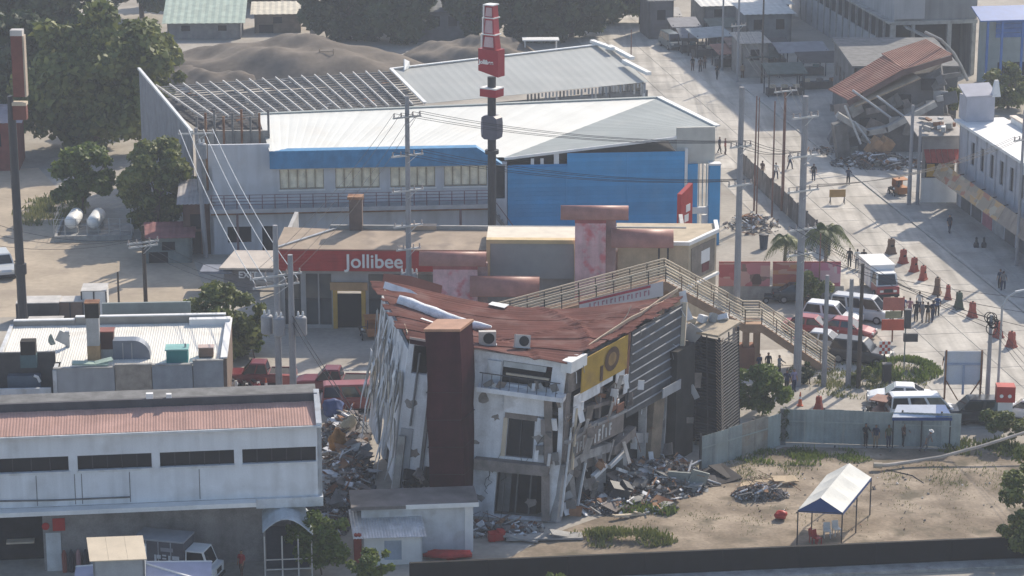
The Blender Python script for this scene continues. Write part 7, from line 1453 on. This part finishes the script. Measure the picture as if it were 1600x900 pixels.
def tricycle(label,px,py,deg,col):
    p = G(px,py); t = T('motor_tricycle',label,'tricycle',(p.x,p.y,0),deg,'motor tricycles'); 
    for x in (-.6,.6): wheel(t,x,-.35,.28,.1)
    wheel(t,-.1,.75,.25,.1)
    O('frame', MB().bar((-.6,-.35,.3),(.6,-.35,.35),.08).bar((.6,-.35,.3),(.4,-.35,1.0),.06).bar((-.6,-.35,.35),(-.1,.7,.3),.06), darkst, t); O('tank_and_seat', MB().hexa([(-.55,-.5,.62),(.3,-.48,.62),(.3,-.22,.62),(-.55,-.2,.62)],[(-.5,-.46,.78),(.2,-.42,.92),(.2,-.28,.92),(-.5,-.24,.78)]), trimb, t); O('handlebar', MB().tube([(.38,-.7,1.02),(.42,-.35,1.05),(.38,0,1.02)],.025,5), darkst, t); O('headlight', MB().lathe([(.09,.5),(.09,.58)],8,(0,-.35,.85),0,'x'), lampw, t)
    O('sidecar', MB().hexa([(-.8,.05,.3),(.75,.05,.3),(.75,1.05,.3),(-.8,1.05,.3)],[(-.8,.02,.85),(.55,.02,.85),(.55,1.1,.85),(-.8,1.1,.85)]), col, t); O('sidecar_roof', MB().box(-.85,.6,-.1,1.15,1.55,1.62), col, t); O('sidecar_back', MB().box(-.85,-.78,.02,1.1,.853,1.548), col, t); O('roof_post', MB().box(.5,.55,.05,.1,.853,1.548), darkst, t); O('roof_post', MB().box(.5,.55,1.02,1.07,.853,1.548), darkst, t)
    return t
tri_o = M('tricycle_orange',(.42,.17,.06),.6,var=.2)
tricycle('orange tricycle in the shade of the street shop',1398,306,-75,tri_o); tricycle('orange tricycle parked at the restaurant door',572,528,-80,tri_o); tricycle('brown tricycle in front of the white saloon',1364,656,-120,M('tricycle_brown',(.22,.10,.07),.6,var=.25))
def scooter(label,px,py,deg,col):
    p = G(px,py); t = T('parked_scooter',label,'scooter',(p.x,p.y,0),deg,'scooters parked by the twin poles')
    for x in (-.6,.6): wheel(t,x,0,.26,.1)
    O('body', loft([(-.75,[(.08,.5),(.12,.6),(.06,.72)]),(-.2,[(.16,.35),(.18,.6),(.1,.76)]),(.15,[(.15,.3),(.15,.4),(.1,.44)]),(.45,[(.14,.4),(.2,.75),(.08,.95)]),(.62,[(.06,.5),(.09,.7),(.04,.9)])]), col, t); O('seat', MB().box(-.7,-.05,-.13,.13,.74,.82), trimb, t); O('handlebar', MB().tube([(.4,-.33,1.02),(.48,0,1.0),(.4,.33,1.02)],.025,5), darkst, t); O('headlight', MB().box(.5,.6,-.09,.09,.85,.98), lampw, t)
scooter('white scooter nearest the kitchen block corner',366,612,-70,paint('white',(.72,.73,.74))); scooter('dark scooter in the middle of the scooter row',384,616,-75,paint('charcoal',(.035,.037,.042))); scooter('red scooter beside the traffic cone',400,614,-65,paint('red',(.3,.03,.035)))
scooter('dark scooter behind the poster boards wall',1208,474,10,paint('charcoal',(.035,.037,.042)))
# ------------------------------------------------------------ people
def person_meshes(pose):
    """one skinned body per pose; clothes are shells lifted off the same surface"""
    J = {'pel':(0,0,.93,.135,.10),'sp':(0,.0,1.12,.125,.09),'ch':(0,0,1.32,.155,.10),'nk':(0,0,1.47,.055,.055),'hd0':(0,-.01,1.54,.075,.085),'hd':(0,-.015,1.63,.085,.10),'hd1':(0,-.01,1.70,.06,.07)}
    for s,n in ((-1,'l'),(1,'r')):
        st = pose['stride']*s; arm = pose['arm_'+n]
        J['hip'+n] = (s*.09,0,.90,.088,.095); J['kn'+n] = (s*.10,-.05+st*.16,.50,.060,.065); J['an'+n] = (s*.105,st*.30+.02,.09,.042,.048); J['to'+n] = (s*.115,st*.30-.13,.035,.04,.03)
        J['sh'+n] = (s*.185,0,1.40,.055,.058); J['el'+n] = (s*(.24+.1*arm[0]),.03-arm[1]*.16,1.13+arm[2]*.2,.040,.042); J['wr'+n] = (s*(.25+.05*arm[0]),-.03-arm[1]*.36,.90+arm[2]*.55,.028,.032); J['ha'+n] = (s*(.25+.03*arm[0]),-.05-arm[1]*.44,.82+arm[2]*.62,.028,.04)
        for f,(dx,dy,dz) in enumerate(((.02,.02,-.09),(.008,.0,-.10),(-.005,-.02,-.09),(-.015,-.035,-.075))): J['f%d%s'%(f,n)] = (J['ha'+n][0]+s*dx,J['ha'+n][1]+dy-arm[1]*.05,J['ha'+n][2]+dz*(1-arm[2]*1.2),.010,.010)
        J['th'+n] = (J['ha'+n][0]-s*.03,J['ha'+n][1]-.05,J['ha'+n][2]-.02,.011,.011)
    E = [('pel','sp'),('sp','ch'),('ch','nk'),('nk','hd0'),('hd0','hd'),('hd','hd1')]
    for n in 'lr': E += [('pel','hip'+n),('hip'+n,'kn'+n),('kn'+n,'an'+n),('an'+n,'to'+n),('ch','sh'+n),('sh'+n,'el'+n),('el'+n,'wr'+n),('wr'+n,'ha'+n)]+[('ha'+n,'f%d%s'%(f,n)) for f in range(4)]+[('ha'+n,'th'+n)]
    ks = list(J); me = bpy.data.meshes.new('skeleton'); me.from_pydata([J[k][:3] for k in ks],[(ks.index(a),ks.index(b)) for a,b in E],[])
    o = bpy.data.objects.new('skeleton',me); COL.objects.link(o); sk = o.modifiers.new('s','SKIN'); sk.use_smooth_shade = True
    for i,k in enumerate(ks): me.skin_vertices[0].data[i].radius = J[k][3:]
    me.skin_vertices[0].data[0].use_root = True
    ss = o.modifiers.new('u','SUBSURF'); ss.levels = 1; ss.render_levels = 1
    dg = bpy.context.evaluated_depsgraph_get(); ev = o.evaluated_get(dg); src = ev.to_mesh(); vs = [v.co.copy() for v in src.vertices]; nn = [v.normal.copy() for v in src.vertices]; fs = [tuple(p.vertices) for p in src.polygons]; ev.to_mesh_clear()
    bpy.data.objects.remove(o)
    def arm_of(c): return abs(c.x) > .17 and c.z > .7
    def part(name,test,lift,mi=0):
        m = MB(); idx = {}
        for f in fs:
            c = sum((vs[i] for i in f),V())/len(f)
            if test(c):
                ff = []
                for i in f:
                    if i not in idx: idx[i] = len(m.v); m.v.append(tuple(vs[i]+nn[i]*lift))
                    ff.append(idx[i])
                m.f.append(tuple(ff)); m.m.append(0)
        return m.mesh(name, M('skin_tone',(.30,.165,.10),.6,var=.08), True)
    ez = 1.635
    face = MB()
    body = part('body',lambda c:True,0)
    shirt = part('shirt',lambda c:(.90 < c.z < 1.47 and not arm_of(c)) or (arm_of(c) and c.z > 1.16+.0),.014); trous = part('trousers',lambda c:.12 < c.z < .98 and not (abs(c.x) > .19 and c.z > .6),.012)
    hair = part('hair',lambda c:c.z > 1.655 or (c.z > 1.56 and c.y > .02),.012); shoes = part('shoes',lambda c:c.z < .10,.008)
    fm = MB()
    for s in (-1,1): fm.ball((s*.033,-.092,1.625),(.011,.008,.008),6,4,1); fm.ball((s*.088,0,1.60),(.012,.025,.03),6,4,0)
    fm.hexa([(-.016,-.105,1.575),(.016,-.105,1.575),(.012,-.085,1.575),(-.012,-.085,1.575)],[(-.006,-.094,1.625),(.006,-.094,1.625),(.006,-.085,1.625),(-.006,-.085,1.625)],0); fm.box(-.028,.028,-.092,-.086,1.545,1.553,2)
    feat = fm.mesh('face',[MATS['skin_tone'],M('eye_dark',(.03,.02,.02)),M('lip',(.28,.10,.08))])
    return body,shirt,trous,hair,shoes,feat
POSES = [dict(stride=0.1,arm_l=(0,0,0),arm_r=(0,.1,0)),dict(stride=.8,arm_l=(0,.4,.05),arm_r=(0,-.3,0)),dict(stride=.15,arm_l=(.2,.7,.45),arm_r=(.2,.7,.45)),dict(stride=-.6,arm_l=(.1,0,0),arm_r=(.1,.5,.2))]
PM = [person_meshes(q) for q in POSES]
cl = {n:M('cloth_'+n,c,.9,var=.15) for n,c in dict(black=(.022,.022,.025),navy=(.03,.04,.08),grey=(.18,.18,.19),white=(.62,.62,.60),red=(.33,.04,.04),blue=(.07,.12,.25),tan=(.30,.22,.15),olive=(.11,.12,.07),orange=(.45,.14,.04),pink=(.42,.22,.24),lilac=(.22,.20,.32),brown=(.12,.07,.05)).items()}
hairm = M('hair_black',(.015,.013,.012),.7)
def person(label,px,py,deg,pose,top,bot,group=None,z=0,h=1.0,hat=None,bend=0,prop=None):
    p = G(px,py,z); t = T('person',label,'person',(p.x,p.y,z),deg,group); t.scale = (h,h,h)
    if bend: t.rotation_euler = (R(bend),0,R(deg))
    b,s,tr,ha,sh,fe = PM[pose]
    O('body',b,None,t); O('face',fe,None,t)
    for nm,me,mt in (('shirt',s,cl[top]),('trousers',tr,cl[bot]),('hair',ha,hairm),('shoes',sh,cl['black'])):
        o = O(nm,me,None,t); o.material_slots[0].link = 'OBJECT'; o.material_slots[0].material = mt
    if hat: O('hat', MB().lathe([(.18,1.66),(.17,1.68),(.10,1.685),(.095,1.75),(.03,1.77)],12), cl[hat], t)
    return t
def bodypart(): pass
person('person in black standing with arms at sides in the shaded street',1271,283,170,0,'black','navy'); person('person in dark clothes with arms raised in the shaded street',1325,289,160,2,'navy','black'); person('person in dark blue walking across the sunlit edge of the street',1234,265,120,1,'navy','navy'); person('person in dark clothes walking in the sunlit strip beside the fence',1212,281,150,1,'white','navy'); person('person walking by the fence with tan trousers',1191,278,140,3,'brown','tan'); person('person in a red shirt standing at the corner of the warehouse',1133,242,90,0,'red','brown'); person('person with a dark shirt walking behind the one in red',1124,240,60,1,'navy','black')
person('person in dark jacket and pale cap walking alone on the shaded pavement',1483,366,20,1,'navy','navy',None,0,1.05,'grey')
person('person in black on the left of three standing by the truck',1327,418,180,0,'black','black','three people by the truck'); person('person in white shirt in the middle of three by the truck',1339,420,180,0,'white','navy','three people by the truck'); person('person in black on the right of three by the truck',1349,420,175,2,'black','grey','three people by the truck')
gx_ = 'crowd gathered by the barriers'
for a in (('person in blue shirt at the left end of the crowd',1411,496,170,0,'blue','black'),('person in grey blue shirt second from the left in the crowd',1421,498,160,3,'pink','blue'),('person in black beside the signal post in the crowd',1431,503,185,0,'black','black'),('person in pale shirt in the middle of the crowd',1441,504,200,1,'grey','grey'),('person in black leaning among the crowd',1449,505,150,2,'black','tan'),('person in navy at the right end of the crowd',1457,503,190,1,'navy','navy'),('person in dark clothes standing behind the crowd',1464,494,170,0,'blue','black'),('person in white partly hidden at the back of the crowd',1436,488,180,0,'white','navy')): person(*a,gx_)
for a in (('person in black in the far street, first of three beside the stalls',1082,111,160,0,'black','brown'),('person in dark clothes in the far street, middle of three',1094,113,170,1,'brown','black'),('person in brown in the far street, right of three',1101,108,180,0,'brown','black'),('person in black walking near the far brown stall',1120,125,150,3,'black','black'),('person in pink shirt among the far stalls',1168,116,170,0,'pink','tan'),('person in red brown among the far stalls',1176,118,190,2,'red','brown'),('person in tan standing by the far green stall',1160,122,160,0,'tan','brown')): person(*a,'people among the far stalls')
gv = 'people resting in the shade of the fence'
for a in (('person in black against the fence, leftmost of the shaded row',1352,697,20,2,'black','black'),('person in navy second in the shaded row by the fence',1368,699,-20,0,'navy','tan'),('person in olive third in the shaded row by the fence',1388,699,10,0,'olive','navy'),('person in brown under the tarpaulin lean to',1412,697,30,2,'brown','black'),('person in dark blue at the table under the lean to',1428,696,-15,0,'navy','navy')): person(*a,gv,0,.93)
person('person with white hat bending forward below the tarpaulin lean to',1440,706,60,3,'grey','grey',None,0,1.0,'white',22)
for a in (('person seen above the white board, left of three',1478,588,185,0,'black','black'),('person seen above the white board, middle of three',1487,588,175,0,'navy','black'),('person seen above the white board, right of three',1499,588,190,2,'black','navy')): person(*a,'three people behind the white board',0,1.04)
person('person in dark shirt near the footbridge pier',1186,588,40,0,'navy','black'); person('person in grey holding something up below the stair',1217,590,60,2,'grey','black'); person('person in black behind the roadside shrub',1200,586,20,0,'black','black'); person('person in lilac shirt standing at the foot of the thick pole',1240,612,30,0,'lilac','navy'); person('person in dark clothes beside the one in lilac at the thick pole',1229,614,-20,3,'navy','black')
person('person in grey walking on the road near the street lamp',1567,455,160,1,'grey','navy'); person('person in dark clothes standing by the lamp in the shade',1562,452,200,0,'navy','black')
person('person in orange shirt beside the truck cab at the bottom left',312,905,30,0,'orange','brown'); person('person in red brown beside the truck near the arched shelter',378,903,-30,3,'red','brown'); person('person in orange at the front of the brown tricycle',1384,652,150,2,'orange','navy'); person('person in navy standing before the magenta poster',1282,470,200,0,'navy','navy'); person('person in black among the leaves by the thick pole',1262,492,180,0,'black','black')
person('person standing in the shade beside the street shop',1404,305,150,0,'grey','black'); person('person in lilac shirt near the restaurant window',484,510,20,0,'lilac','navy')
# ------------------------------------------------------------ haze: the dusty air between the camera and the town
hm = bpy.data.materials.new('dusty_air'); hm.use_nodes = True; hn = hm.node_tree.nodes; hn.remove(hn['Principled BSDF'])
pvn = hn.new('ShaderNodeVolumePrincipled'); pvn.inputs['Color'].default_value = (.80,.87,1.0,1); pvn.inputs['Density'].default_value = 0.00042; pvn.inputs['Anisotropy'].default_value = .2
hm.node_tree.links.new(pvn.outputs[0], hn['Material Output'].inputs['Volume'])
O('haze', MB().box(-620,620,-170,1070,-1.2,57), hm, kind='stuff', label='thin pale dusty haze in the air over the town', cat='haze')
